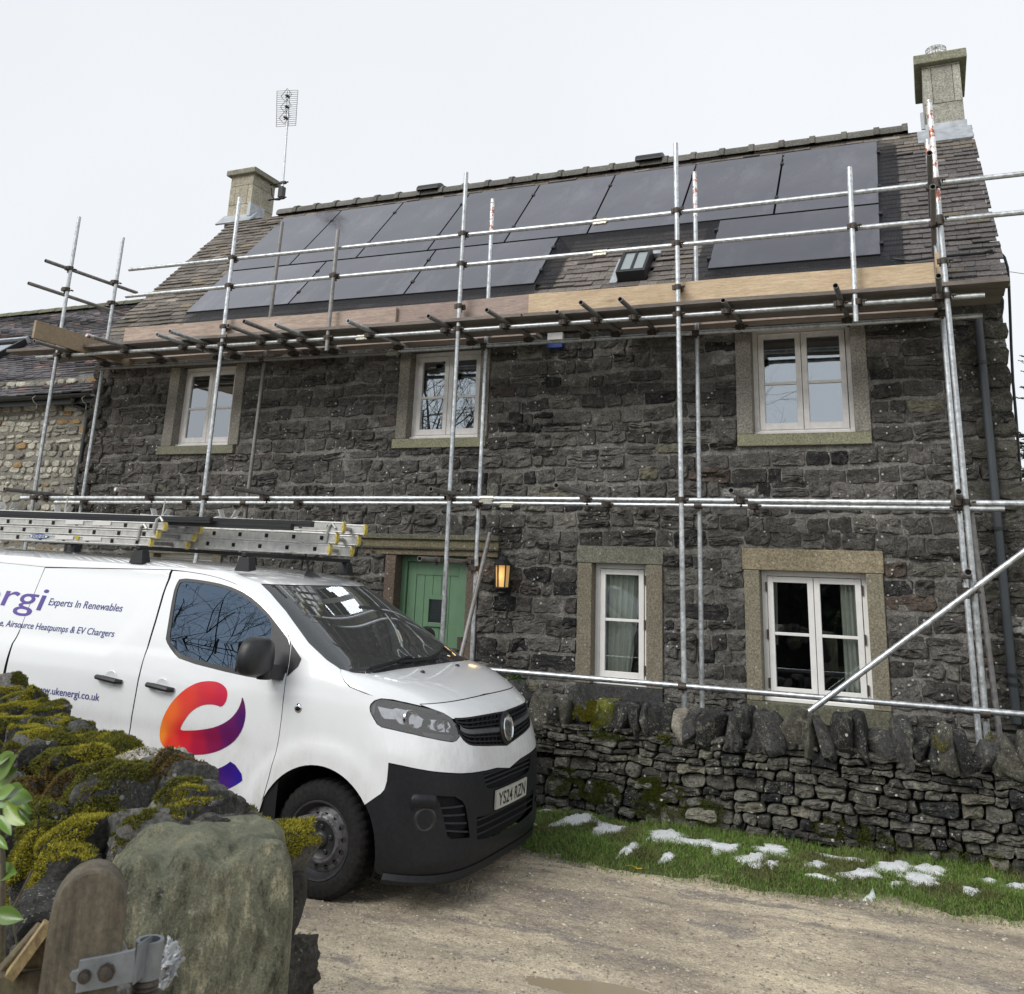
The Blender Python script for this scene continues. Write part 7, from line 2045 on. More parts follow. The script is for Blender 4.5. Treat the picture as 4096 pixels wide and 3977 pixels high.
# aerial whip and its base
ab = vY(*Z3(600, 305), -.02); 
for _ in range(3): ab = BS(*inv(*Z3(600, 312)), 0.0)[0]
at_ = vY(*Z3(500, 68), ab[1])
m = MB(); at_ = ab+np.array([-.17, 0, .34]); m.path([ab+(-.05, 0, .035), at_], [.008, .006], 6); m.add([ab+(.075, 0, .0), ab+(-.075, -.028, 0), ab+(-.075, .028, 0), ab+(-.055, 0, .055), ab+(-.075, 0, .045)], [(0, 3, 1), (0, 2, 3), (1, 3, 4), (2, 4, 3), (1, 4, 2)])
m.build('roof_aerial', MAT['black'], van)
# cabin: dashboard, wheel, seats
m = MB()
V = []; nn_ = 30
for (x_, z_) in ((.02, 1.17), (-.18, 1.235), (-.38, 1.24), (-.46, 1.19), (-.47, .95)):
    V += [(x_-.10*(abs(y_)/.8)**2, y_, z_+.01*math.sin(y_*6)) for y_ in np.linspace(-.80, .80, nn_)]
m.add(V, [(j*nn_+i, j*nn_+i+1, (j+1)*nn_+i+1, (j+1)*nn_+i) for j in range(4) for i in range(nn_-1)])
m.box(-.34, -.20, -.05, .35, 1.225, 1.25); MAT['dash'] = simple('dashboard_plastic', (.035, .04, .042), .7, 0, .2, 20); m.build('dashboard', MAT['dash'], van, smooth='auto')
m = MB(); c = np.array([-.58, -.40, 1.16]); ax_ = np.array([-.75, 0, .66]); ax_ /= np.linalg.norm(ax_); a1_ = np.array([0, 1., 0]); a2_ = np.cross(ax_, a1_)
m.path([c+.19*(math.cos(t)*a1_+math.sin(t)*a2_) for t in np.linspace(0, 2*math.pi, 32)], .015, 8); m.lathe(c-ax_*.02, [(.07, 0), (.06, .03), (0, .035)], 16, axis=ax_); m.tube(c-a1_*.18, c+a1_*.18, .018, n=6); m.build('steering_wheel', MAT['black'], van, smooth='auto')
for (y_, w2) in ((-.42, .25), (.20, .44)):
    V, Fs = boulder((-1.05, y_, 1.15), .09, w2, .34, 5, n=5, amp=.03, power=4); V[:, 0] -= (V[:, 2]-1.15)*.25
    m = MB(); m.add(V, Fs); V, Fs = boulder((-.85, y_, .80), .28, w2, .09, 6, n=5, amp=.03, power=4); m.add(V, Fs)
    for yh in ((y_,) if w2 < .3 else (y_-.22, y_+.22)):
        V, Fs = boulder((-1.18, yh, 1.56), .045, .12, .09, 7, n=4, amp=.02, power=3); m.add(V, Fs)
    m.build('seat', MAT['dash'], van, smooth=True)
# sun-visor / mirror at the screen's head
m = MB(); m.box(-.70, -.66, -.14, .12, 1.66, 1.73); m.tube((-.72, 0, 1.78), (-.68, 0, 1.70), .012); m.build('rear_view_mirror', MAT['black'], van)
def vw(P): return np.atleast_2d(P) @ VR.T+VT
# paper and cup lying on the dashboard
def vthing(name, mbx, mat, lab, cat, smooth=False):
    mbx.v = [vw(v) for v in mbx.v]; return tag(mbx.build(name, mat, smooth=smooth), lab, cat)
MAT['paper'] = simple('paper', (.70, .74, .72), .9, 0, .03, 5)
P_ = [vZ(*Z3(*c), 1.247) for c in ((1310, 848), (1400, 835), (1570, 880), (1470, 892))]
m = MB(); m.add(P_+[p-np.array([0, 0, .003]) for p in P_], [(0, 1, 2, 3), (7, 6, 5, 4), (0, 4, 5, 1), (1, 5, 6, 2), (2, 6, 7, 3), (3, 7, 4, 0)]); vthing('paper_sheet', m, MAT['paper'], 'pale paper sheet lying on the far side of the van dashboard', 'paper')
c = vZ(*Z3(1225, 775), 1.24); m = MB(); m.lathe(c, [(0, 0), (.032, 0), (.042, .085), (.044, .09), (.044, .105), (.03, .115), (0, .115)], 20, col=(1, 1, 1)); vthing('paper_cup', m, MAT['paper'], 'white takeaway cup standing on the van dashboard', 'cup', 'auto')
c = vZ(*Z3(1020, 800), 1.25); m = MB(); m.path([c+(0, -.08, .01), c+(.02, -.03, .015), c+(0, .02, .012), c+(.03, .06, .006)], .005, 5); vthing('charging_cable', m, MAT['paper'], 'short white charging cable on the van dashboard', 'cable')

# ---- roof bars, ladders, black rails, loose brackets
bars_x = [vY(310, 2198, .70)[0], vY(558, 2240, -.66)[0], vY(984, 2248, -.66)[0]]
for i, bx in enumerate(bars_x):
    m = MB(); m.box(bx-.02, bx+.02, -.70, .70, 1.965, 1.995)
    rb = m.build('roof_bar', MAT['black'], van, bevel=.004)
    for s_ in (-1, 1):
        m = MB(); m.add([(bx-.065, s_*.70, 1.862), (bx+.065, s_*.70, 1.862), (bx+.04, s_*.69, 1.965), (bx-.04, s_*.69, 1.965), (bx-.055, s_*.60, 1.875), (bx+.055, s_*.60, 1.875), (bx+.04, s_*.62, 1.965), (bx-.04, s_*.62, 1.965)], [(0, 1, 2, 3), (7, 6, 5, 4), (0, 4, 5, 1), (1, 5, 6, 2), (2, 6, 7, 3), (3, 7, 4, 0)])
        m.build('bar_foot', MAT['black'], rb, bevel=.004)
MAT['alu'] = simple('ladder_aluminium', (.60, .60, .58), .42, .55, .18, 25, .15)
MAT['alurung'] = simple('ladder_rung', (.34, .33, .32), .4, .5, .25, 25, .1, useattr=True)
MAT['yel'] = simple('yellow_foot', (.55, .44, .10), .6, 0, .4, 60)
def ladder(yn, yf, x_front, zbase, sl, lab, nsec=3, rail_h=.072, dx=(.0, .055, .11), back=-4.6, shift=.0, fdx=.0, boxy=True):
    """nested extension ladder lying on the bars; front ends at x_front"""
    inset_y = .028; tops = []
    t = empty('ladder', vw([x_front-2, (yn+yf)/2, zbase])[0], lab, 'ladder')
    org = ORG[t.name]
    def addp(mbx, name, mat, par=t, **k):
        mbx.v = [vw(v) for v in mbx.v]; return mbx.build(name, mat, par, **k)
    for i in range(nsec):
        z0 = zbase+i*(rail_h+.004); x1 = x_front+dx[i]
        ya, yb_ = yn+inset_y*i*0, yf-inset_y*i*0
        def zl(x): return (x-x_front)*sl
        for k, (yy, xo) in enumerate(((ya, 0), (yb_, fdx))):
            m = MB(); d = .014
            V = [(x_, yy+sy2*d, z0+zz+zl(x_)) for x_ in (back, x1+xo) for sy2, zz in ((-1, 0), (1, 0), (1, rail_h), (-1, rail_h))]
            m.add(V, [(0, 1, 2, 3), (7, 6, 5, 4), (0, 4, 5, 1), (1, 5, 6, 2), (2, 6, 7, 3), (3, 7, 4, 0)])
            for zz in (.004, rail_h-.010): m.add([(x_, yy-.0175+sy2, z0+zz+z3+zl(x_)) for x_ in (back, x1+xo-.002) for sy2, z3 in ((-.002, 0), (.006, 0), (.006, .006), (-.002, .006))], [(0, 1, 2, 3), (7, 6, 5, 4), (0, 4, 5, 1), (1, 5, 6, 2), (2, 6, 7, 3), (3, 7, 4, 0)])
            addp(m, 'rail', MAT['alu'], bevel=.002)
            m = MB(); zc = z0+rail_h/2+zl(x1)
            an = np.linspace(-math.pi/2, math.pi/2, 9); prof = [(x1+xo-.01+.018*math.cos(a_), zc+(rail_h/2+.004)*math.sin(a_)) for a_ in an]
            n = len(prof); m.add([(a_, yy-.019, b2) for a_, b2 in prof]+[(a_, yy+.019, b2) for a_, b2 in prof], [tuple(range(n)), tuple(reversed(range(n, 2*n)))]+[(i2, n+i2, n+(i2+1) % n, (i2+1) % n) for i2 in range(n)])
            addp(m, 'end_cap', MAT['yel'], smooth='auto')
        # rungs with their square ends showing through the near rail
        xx = x1-.13+shift*i
        while xx > -3.9:
            m = MB(); zc = z0+rail_h*.5+zl(xx); m.tube((xx, ya, zc), (xx, yb_, zc), .016, n=8)
            s_ = .013; m.box(xx-s_, xx+s_, ya-.0195, ya-.0135, zc-s_*1.1, zc+s_*1.1, (.03, .03, .03)); addp(m, 'rung', MAT['alurung'], smooth='auto'); xx -= .254
    return t
# ladder 1 (nearer, further back), ladder 2 (further forward)
e1 = vY(*Z5(838, 390), -.60); b1 = vY(*Z5(0, 353), -.60)
sl1 = (e1[2]-b1[2])/(e1[0]-b1[0])
L1y = -.60
rz = (vY(*Z5(800, 345), L1y)[2]-vY(*Z5(800, 388), L1y)[2])
ladder(L1y, -.22, e1[0]-.03, e1[2]-.0, sl1, 'aluminium extension ladder on the near side of the van roof, set further back', rail_h=rz*.98, fdx=.02)
e2 = vY(*Z5(1812, 437), -.15); b2_ = vY(*Z5(1100, 400), -.15); sl2 = (e2[2]-b2_[2])/(e2[0]-b2_[0])
rz2 = (vY(*Z5(1750, 372), -.15)[2]-vY(*Z5(1750, 432), -.15)[2])
ladder(-.15, .16, e2[0]-.03, e2[2], sl2, 'aluminium extension ladder on the far side of the van roof, reaching over the windscreen', rail_h=rz2*.98, fdx=.0, dx=(.0, .05, .10))
# decal on ladder 1
def ltext(s_, x_px, col, sz, parent, zf=.3):
    pass
lad1 = [o for o in COL.objects if o.name == 'ladder'][0]
rail0 = [o for o in lad1.children if o.name.startswith('rail')][0]
c = vY(*Z5(211, 334), L1y-.02); m = MB(); n = 28
hw = abs(vY(*Z5(265, 334), L1y)[0]-vY(*Z5(157, 334), L1y)[0])/2; hh_ = rz*.30
for (k1, off_, cl) in ((1.0, 0, (.02, .12, .45)), (.88, .0012, (.75, .8, .85))):
    m.add([(c[0]+hw*k1*math.cos(t), c[1]-off_, c[2]+hh_*(k1**2.2)*math.sin(t)+sl1*hw*k1*math.cos(t)) for t in np.arange(n)/n*2*math.pi], [tuple(range(n))], cl)
V, Fs = text_mesh('WERNER', 1.0, 1.0, .1, .01); V[:, 0] -= (V[:, 0].min()+V[:, 0].max())/2; V[:, 1] -= (V[:, 1].min()+V[:, 1].max())/2; k = hw*1.35/np.ptp(V[:, 0])
m.add(np.column_stack([c[0]+V[:, 0]*k, np.full(len(V), c[1]-.0025), c[2]+V[:, 1]*k*1.1+sl1*V[:, 0]*k]), Fs, (.01, .03, .12))
for (xa_, xb_, row, cl) in ((300, 398, 340, (.7, .7, .68)), (450, 550, 346, (.68, .68, .66)), (355, 453, 258, (.7, .7, .68)), (503, 602, 264, (.7, .69, .66)), (411, 428, 343, (.5, .42, .03))):
    a_ = vY(*Z5(xa_, row), L1y-.02); b2 = vY(*Z5(xb_, row), L1y-.02); h_ = rz*.27
    m.add([(a_[0], a_[1], a_[2]-h_), (b2[0], b2[1], b2[2]-h_), (b2[0], b2[1], b2[2]+h_), (a_[0], a_[1], a_[2]+h_)], [(0, 1, 2, 3)], cl)
m.v = [vw(v) for v in m.v]; m.build('label_stickers', MAT['decal'], rail0)
# clamps over the front ends of the ladders
for (x, y, yy, s_) in ((868, 252, L1y, 1), (780, 292, L1y, 1), (1805, 290, -.15, 1.2)):
    c = vY(*Z5(x, y), yy-.025); m = MB(); m.path([c+(.03, 0, .0), c+(.0, 0, .03*s_), c+(-.03, 0, .012), c+(-.045, 0, -.09*s_)], .010, 6); m.v = [vw(v) for v in m.v]
    m.build('ladder_clamp', MAT['alu'], lad1 if yy < -.3 else [o for o in COL.objects if o.name == 'ladder.001'][0], smooth='auto')
# black mounting rails on top of the ladders
for i, (pa_, pb_, yy, w_, lab) in enumerate((((-40, 207), (1700, 268), -.30, .022, 'long black mounting rail on top of the ladders, reaching furthest forward'), ((-40, 222), (1590, 285), -.36, .022, 'black mounting rail on top of the ladders, stopping behind the longest one'), ((-40, 215), (1150, 246), -.42, .018, 'shorter black mounting rail lying nearest the camera on the ladders'))):
    a_ = vY(*Z5(*pa_), yy); b2 = vY(*Z5(*pb_), yy); d_ = b2-a_; a_ = a_-d_*.25
    m = MB(); m.obox((a_+b2)/2, (b2-a_)/2, (0, w_, 0), (0, 0, .022)); m.obox((a_+b2)/2+(0, -w_-.002, .0), (b2-a_)/2*.999, (0, .002, 0), (0, 0, .004), (.5, .5, .5))
    vthing('mounting_rail', m, MAT['black'], lab, 'rail'); bpy.data.objects[-1 if False else [o.name for o in COL.objects if o.name.startswith('mounting_rail')][-1]]['group'] = 'black rails on the ladders'
for i, (x, y, lab) in enumerate(((870, 225, 'flat silver bracket bundle lying on the rails above the sliding door'), (1240, 232, 'small silver bracket on the rails above the front door'), (340, 208, 'silver bracket on the rails towards the back of the van'), (40, 185, 'silver bracket at the left edge of the photo on the van roof'))):
    c = vY(*Z5(x, y), -.1); m = MB()
    if i == 0: m.obox(c+(0, 0, -.01), (.17, 0, -.01), (0, .05, 0), (0, 0, .012))
    for dx_ in (-.07, .07): m.obox(c+(dx_, 0, .03), (.016*np.sign(dx_), 0, .03), (0, .03, 0), (.004, 0, 0)); m.obox(c+(dx_*1.3, 0, .0), (.03, 0, .008), (0, .03, 0), (0, 0, .003))
    if i in (0, 2): m.tube(c+(.02, 0, .0), c+(.03, 0, .14), .006, n=6)
    vthing('bracket', m, MAT['alu'], lab, 'bracket')
# ================================================================== foreground: mossy wall, gatepost stone, gate, laurel
MAT['fgstone'] = stone_mat('foreground_limestone', var=.5, lichen=.7, lichcol=(.40, .39, .35), darkamt=.6, dark=(.22, .22, .24), bs=1.0, bd=.02, sc=1.3)
fw = empty('mossy_wall', (-3.2, 3.1, GZ), 'moss covered drystone wall in the left foreground in front of the van', 'wall')
WD = np.array([.885, -.466, 0]); WN = np.array([-.466, -.885, 0])       # along the wall towards the gatepost; towards the camera
W0 = np.array([-1.80, 2.36, 0.])                                       # crest line at the gatepost end
def wpt(s_, n_, z): return W0-WD*s_+WN*n_+np.array([0, 0, z])
CRZ = -.66
def crest(s_):
    return CRZ+.02+.02*math.sin(s_*2.3+.5)-.16*math.exp(-(s_/.16)**2)
# body of the wall
cells = dry_courses(-.15, 5.2, GZ-.05, -.88, (.05, .13), (.08, .24), 17)
big = []
cells = [c for c in cells]
cols = [np.array([.085, .083, .078])*rng.uniform(.4, 1.7) for c in cells]
def fmapw(V):
    bat = .16*(1-(V[:, 1]-GZ)/1.0)
    return W0[None]-WD[None]*V[:, 0:1]+WN[None]*(.46+bat+V[:, 2])[:, None]+np.column_stack([np.zeros(len(V)), np.zeros(len(V)), V[:, 1]])
mb = MB(); stones(mb, cells, fmapw, rng.uniform(.03, .085, len(cells)), cols, K=22, gap=.003, rnd=.25, amp=1.3, ns=18, seed=61, base=-.12, wob=.022)
P8 = [wpt(-.05, .03, GZ-.1), wpt(5.3, .03, GZ-.1), wpt(5.3, .46, GZ-.1), wpt(-.05, .46, GZ-.1), wpt(-.05, .06, -.86), wpt(5.3, .06, -.86), wpt(5.3, .42, -.86), wpt(-.05, .42, -.86)]
mb.add(P8, [(0, 1, 2, 3), (7, 6, 5, 4), (0, 4, 5, 1), (1, 5, 6, 2), (2, 6, 7, 3), (3, 7, 4, 0)], (.015, .015, .014))
mb.build('stonework', MAT['fgstone'], fw)
moss_src = []
def rot_axes(V, c, ax, ay, az): return V[:, 0:1]*ax[None]+V[:, 1:2]*ay[None]+V[:, 2:3]*az[None]+np.asarray(c)[None]
s_ = .05; i = 0
white_at = onZ(760, 3092, -.68); nlab = 0
while s_ < 3.75:
    step_ = .062+.022*s_
    for (n0, w0) in ((.02, .13), (.20, .14), (.38, .12)) if i % 3 else ((.06, .17), (.34, .15)):
        th = step_*rng.uniform(.9, 1.5); n_c = n0+rng.uniform(-.03, .03)
        top = crest(s_)-.13*max(0, (n_c-.12)/.3)**2+rng.uniform(-.035, .025)
        hh = rng.uniform(.15, .22); V, Fs = boulder((0, 0, 0), th*.72, w0*rng.uniform(.7, .95), hh*.55, 400+i*3+int(n0*10), n=11, amp=.32, power=3.2, ns=4, cuts=7)
        lean = rng.uniform(.1, .55); az = np.array([0, 0, 1.])+WD*lean; az = az/np.linalg.norm(az); tw = rng.uniform(-.35, .35)
        ax = -WD*math.cos(tw)+WN*math.sin(tw); ay = WN*math.cos(tw)+WD*math.sin(tw)
        c = wpt(s_+rng.uniform(-.02, .02), n_c, top-hh*.45); W_ = rot_axes(V, c, ax, ay, az)
        W_ += (fnoise(W_, 13, 3, 7)*.016)[:, None]*np.array([.4, .4, 1.])+(fnoise(W_, 45, 2, 8)*.006)[:, None]
        col = np.array([.10, .098, .09])*rng.uniform(.45, 1.6); lab = None
        if nlab < 1 and np.linalg.norm(c[:2]-white_at[:2]) < .14: col = np.array([.46, .44, .40]); lab = 'bare whitish coping stone near the gatepost'; nlab += 1
        mb = MB(); mb.add(W_, Fs, col); o = mb.build('coping_stone', MAT['fgstone'], fw, smooth='auto')
        if lab: o['label'] = lab
        moss_src.append((W_, Fs, .1 if lab else 1.0))
    s_ += step_*1.5; i += 1
# rubble heaped where the wall drops behind the gatepost
for k, (x, y, z, r_, cz) in enumerate(((870, 3185, -.70, .10, .5), (960, 3235, -.74, .10, .6), (800, 3230, -.72, .12, .5), (880, 3270, -.80, .13, .45), (730, 3290, -.78, .14, .5), (1010, 3300, -.84, .11, .5), (640, 3300, -.76, .13, .5), (560, 3380, -.82, .14, .5), (520, 3290, -.74, .12, .5))):
    c = onZ(x, y, z); V, Fs = boulder((0, 0, 0), r_*.9, r_*.75, r_*.62, 300+k, n=13, amp=.42, power=4.0, ns=4, cuts=8)
    a_ = rng.uniform(0, 6.28); ax = np.array([math.cos(a_), math.sin(a_), .25]); ay = np.array([-math.sin(a_), math.cos(a_), .1]); W_ = rot_axes(V, c-np.array([0, 0, r_*.6]), ax, ay, np.array([.1, -.1, 1.]))
    mb = MB(); mb.add(W_, Fs, np.array([.13, .125, .115])*rng.uniform(.6, 1.5)); mb.build('top_stone', MAT['fgstone'], fw, smooth='auto'); moss_src.append((W_, Fs, .8))
# column of stones at the very end of the wall, seen to the right of the gatepost
zc = -.80; k = 0
while zc > GZ-.1:
    hgt = rng.uniform(.09, .16)
    xpix = 1150+30*math.sin(k*2.2)
    dq = onZ(1165, 3370, -.76)
    off = (-.76-zc)*.06
    V, Fs = boulder((0, 0, 0), .060+.015*math.sin(k*3)+(.035 if zc < -1.05 else 0), .12, hgt*.66, 330+k, n=13, amp=.40, power=3.6, ns=4, cuts=8)
    c = np.array([dq[0]-.030+off*.9, dq[1]-.0, zc]); W_ = V+c; mb = MB(); mb.add(W_, Fs, (np.array([.30, .28, .235])*rng.uniform(.7, 1.2) if zc < -1.15 and k % 2 else np.array([.075, .07, .06])*rng.uniform(.35, 1.8))); mb.build('end_stone', MAT['fgstone'], fw, smooth='auto')
    moss_src.append((W_, Fs, .8 if k == 0 else .05)); zc -= hgt; k += 1
# moss over the copings: countless leaves, one part
rs = np.random.RandomState(77); PT = []; NT = []; WT_ = []
for (W_, Fs, wgt) in moss_src:
    F4 = np.array([f for f in Fs if len(f) == 4]); a, b, c, d = (W_[F4[:, k]] for k in range(4)); n_ = np.cross(c-a, d-b); ar = np.linalg.norm(n_, axis=1)/2; n_ /= np.maximum(ar*2, 1e-9)[:, None]
    cen = W_.mean(0); sg = np.sign((n_*((a+c)/2-cen)).sum(1)); n_ *= sg[:, None]
    nn = int(ar.sum()*wgt*210000); idx = rs.choice(len(F4), nn, p=ar/ar.sum()); u, v = rs.rand(nn, 1), rs.rand(nn, 1)
    P = a[idx]*(1-u)*(1-v)+b[idx]*u*(1-v)+c[idx]*u*v+d[idx]*(1-u)*v; PT.append(P); NT.append(n_[idx]); WT_.append(np.full(nn, wgt))
PT = np.concatenate(PT); NT = np.concatenate(NT); WT_ = np.concatenate(WT_)
k1 = fnoise(PT, 4.5, 3, 90)+fnoise(PT, 16, 2, 91)*.5
score = NT[:, 2]*.6+(NT @ WN)*.25+k1*1.5+(WT_-.8)*.5
keep = score > .30
vis = (NT*(np.array([0, 0, 0])-PT)).sum(1) > -.15*np.linalg.norm(PT, axis=1)
keep &= vis
P, N = PT[keep], NT[keep]; sc_ = score[keep]
if len(P) > 420000: sel = rs.choice(len(P), 420000, replace=False); P, N, sc_ = P[sel], N[sel], sc_[sel]
hue = fnoise(P, 3.0, 3, 95)[:, None]; base = np.where(hue > .04, np.array([[.34, .31, .045]]), np.array([[.165, .165, .035]])); base = np.where(hue < -.22, np.array([[.16, .115, .04]]), base)
cols = base*rs.uniform(.5, 1.45, (len(P), 1))
thick = np.clip((sc_-.22)*1.3, .15, 1.0)[:, None]; P = P+N*.006*thick
V, Fs, C_ = tufts(P, N, .0085, .0020, cols, 5)
mb = MB(); mb.add(V, Fs, C_); o = mb.build('moss', MAT['moss'], fw); o['kind'] = 'stuff'
# moss on the wall's face
rs = np.random.RandomState(78); n = 120000; u = rs.uniform(0, 4.2, n); z = rs.uniform(-1.75, -.85, n)
P = W0[None]-WD[None]*u[:, None]+WN[None]*(.46+.16*(1-(z-GZ)/1.0)+.055)[:, None]+np.column_stack([np.zeros(n), np.zeros(n), z])
k = fnoise(P, 3.0, 3, 33)+.5*fnoise(P, 11, 2, 34) > .16; P = P[k]; N = np.tile(WN*.8+np.array([0, 0, .5]), (len(P), 1))
cols = np.where(vnoise(P, 5, 6)[:, None] > 0, np.array([[.20, .19, .025]]), np.array([[.08, .095, .02]]))*rs.uniform(.5, 1.4, (len(P), 1))
V, Fs, C_ = tufts(P, N, .016, .0022, cols, 6); mb = MB(); mb.add(V, Fs, C_); o = mb.build('face_moss', MAT['moss'], fw); o['kind'] = 'stuff'

# gatepost stone -----------------------------------------------------
m, nt, b = M('algae_stone'); v = objvec(nt)
n1 = noise(nt, 3.2, 6, .7, v); n2 = noise(nt, 34, 8, .85, v); n3 = noise(nt, 7, 8, .8, v); n4 = noise(nt, 170, 5, .8, v)
c = mixc(nt, ramp(nt, n1, .38, .62), (.16, .168, .12), (.30, .30, .215))
n5 = noise(nt, 9, 9, .82, objvec(nt, (1.6, 1.6, .45)))
c = mixc(nt, ramp(nt, n5, .52, .60), c, (.45, .42, .29)); c = mixc(nt, ramp(nt, n5, .40, .47, (.75,)*3, (0,)*3), c, (.05, .052, .042))
c = mixc(nt, ramp(nt, n3, .30, .42, (.8,)*3, (0,)*3), c, (.045, .048, .042))
l1 = nd(nt, 'ShaderNodeMath', operation='MULTIPLY'); nt.links.new(ramp(nt, n2, .56, .63), l1.inputs[0]); nt.links.new(ramp(nt, noise(nt, 4.5, 3, .6, v), .50, .60), l1.inputs[1])
c = mixc(nt, l1.outputs[0], c, (.52, .51, .43)); c = mixc(nt, 1, c, ramp(nt, n4, .3, .7, (.5,)*3, (1.6,)*3), 'MULTIPLY')
g = nt.nodes.new('ShaderNodeNewGeometry'); sx = nt.nodes.new('ShaderNodeSeparateXYZ'); nt.links.new(g.outputs['Normal'], sx.inputs[0])
c = mixc(nt, ramp(nt, sx.outputs[2], .35, .85, (0,)*3, (.5,)*3), c, (.25, .275, .20))
nt.links.new(c, b.inputs['Base Color']); b.inputs['Roughness'].default_value = .95; b.inputs['Specular IOR Level'].default_value = .2
bump(nt, b, mixc(nt, .6, n5, n2), 1.0, .035); MAT['algae'] = m
pc = onZ(800, 3395, -.70); to = np.array([-pc[0], -pc[1], 0]); to /= np.linalg.norm(to); tr_ = np.array([-to[1], to[0], 0]); 
if np.dot(tr_, right) < 0: tr_ = -tr_
V, Fs = boulder((0, 0, 0), 1, 1, 1, 11, n=58, amp=.09, power=9.0, ns=2.2)
lo = V[:, 2]
X = V[:, 0]*.245; Yd = V[:, 1]*.19; Z = V[:, 2]*.62
top_t = (lo > .3)
Z = Z-np.where(lo > .5, 1, 0)*(.055*np.clip(-V[:, 0]*.9+.05, 0, 1)**1.3+.04*np.clip(V[:, 0]-.6, 0, 1)+.02*np.clip(-V[:, 1], 0, 1))
W_ = np.column_stack([X, Yd, Z]); W_ = W_[:, 0:1]*tr_[None]+W_[:, 1:2]*(-to)[None]*-1+np.column_stack([np.zeros(len(X))]*2+[Z])
W_ = W_+(fnoise(W_+3, 7, 4, 44)*.014)[:, None]*np.array([to])+(fnoise(W_+9, 22, 3, 46)*.016+fnoise(W_+5, 60, 2, 48)*.006)[:, None]*np.array([to+np.array([0, 0, .5])])
W_ += pc-np.array([0, 0, .60])+(-to)*.14
mb = MB(); mb.add(W_, Fs); tag(mb.build('gatepost_stone', MAT['algae'], smooth=True), 'big squat green-stained stone gatepost at the end of the mossy wall', 'gatepost')
# knotted grey rag by the hinge
c = ray(672, 3856)*1.70; V, Fs = boulder((0, 0, 0), .017, .014, .024, 21, n=11, amp=.9, power=2.5, ns=6)
V += (vnoise(V, 140, 3)*.006)[:, None]; mb = MB(); mb.add(V+c, Fs); MAT['foil'] = simple('crumpled_grey_plastic', (.33, .35, .37), .35, .3, .4, 60, .4); tag(mb.build('rag', MAT['foil'], smooth='auto'), 'crumpled silvery grey rag knotted beside the gate hinge', 'rag')

# wooden gate ------------------------------------------------------------
gp = ray(378, 3490)*1.46
gate = empty('wooden_gate', (gp[0], gp[1], GZ), 'weathered wooden gate with a round-topped post and steel strap hinge', 'gate')
gt = -np.array([gp[0], gp[1], 0]); gt /= np.linalg.norm(gt); gx = np.array([-gt[1], gt[0], 0]); gx = gx if np.dot(gx, right) > 0 else -gx
def oldwood():
    m, nt, b = M('old_gate_wood'); v = objvec(nt, (14, 14, 1.6)); v2 = objvec(nt)
    n1 = noise(nt, 2.5, 8, .75, v); n2 = noise(nt, 5, 5, .7, v2); n3 = noise(nt, 120, 3, .7, v2)
    c = mixc(nt, ramp(nt, n1, .35, .65), (.045, .038, .028), (.14, .12, .085))
    c = mixc(nt, ramp(nt, n2, .5, .68), c, mixc(nt, n1, (.05, .06, .025), (.15, .15, .065)))
    c = mixc(nt, 1, c, ramp(nt, n3, .3, .7, (.75,)*3, (1.3,)*3), 'MULTIPLY'); c = mixc(nt, 1, c, attr(nt), 'MULTIPLY')
    nt.links.new(c, b.inputs['Base Color']); b.inputs['Roughness'].default_value = .9; bump(nt, b, n1, .5, .004); return m
MAT['oldwood'] = oldwood()
hw_, hd_ = .054, .034
prof = [(-hw_, -1.2)]+[(-hw_+.0*0, 0.0-.062)]+[(hw_*math.cos(t)*1.0, -.062+.066*math.sin(t)) for t in np.linspace(math.pi, 0, 18)]+[(hw_, -1.2)]
m = MB(); n = len(prof); zt_ = (ray(378, 3470)*1.46)[2]
cc = np.array([gp[0], gp[1], zt_])
V = []
for dd in (-hd_, -hd_*.9, hd_*.9, hd_):
    k_ = .93 if abs(dd) == hd_ else 1.0
    V += [cc+gx*a_*k_+gt*dd+np.array([0, 0, b_ if b_ < -1 else b_*1.0-(.004 if k_ < 1 else 0)]) for a_, b_ in prof]
m.add(V, [tuple(range(n)), tuple(reversed(range(3*n, 4*n)))]+[(r_*n+i, (r_+1)*n+i, (r_+1)*n+(i+1) % n, r_*n+(i+1) % n) for r_ in range(3) for i in range(n)])
m.build('stile', MAT['oldwood'], gate, smooth='auto')
def gplank(a_, b_, t1, t2, hh, thk, name, col=None, mt='oldwood'):
    p = ray(*a_)*t1; q = ray(*b_)*t2; d = q-p; L = np.linalg.norm(d); d /= L; upv = np.cross(gt, d); upv /= np.linalg.norm(upv)
    m = MB(); m.obox((p+q)/2, d*L/2, upv*hh/2, gt*thk/2, col); m.build(name, MAT[mt], gate, bevel=.003)
gplank((-260, 3985), (215, 3925), 1.46, 1.47, .050, .05, 'rail', (1.0, .95, .9))
gplank((-60, 4040), (205, 3740), 1.50, 1.47, .055, .04, 'brace', (1.5, 1.35, 1.1))
m = MB(); p = ray(40, 3905)*1.44; q = ray(192, 3697)*1.44; d = q-p; L = np.linalg.norm(d); d /= L; m.obox((p+q)/2, d*L/2, np.cross(gt, d)*.008, gt*.014, (3.4, 3.0, 2.2)); m.build('brace_edge', MAT['oldwood'], gate)
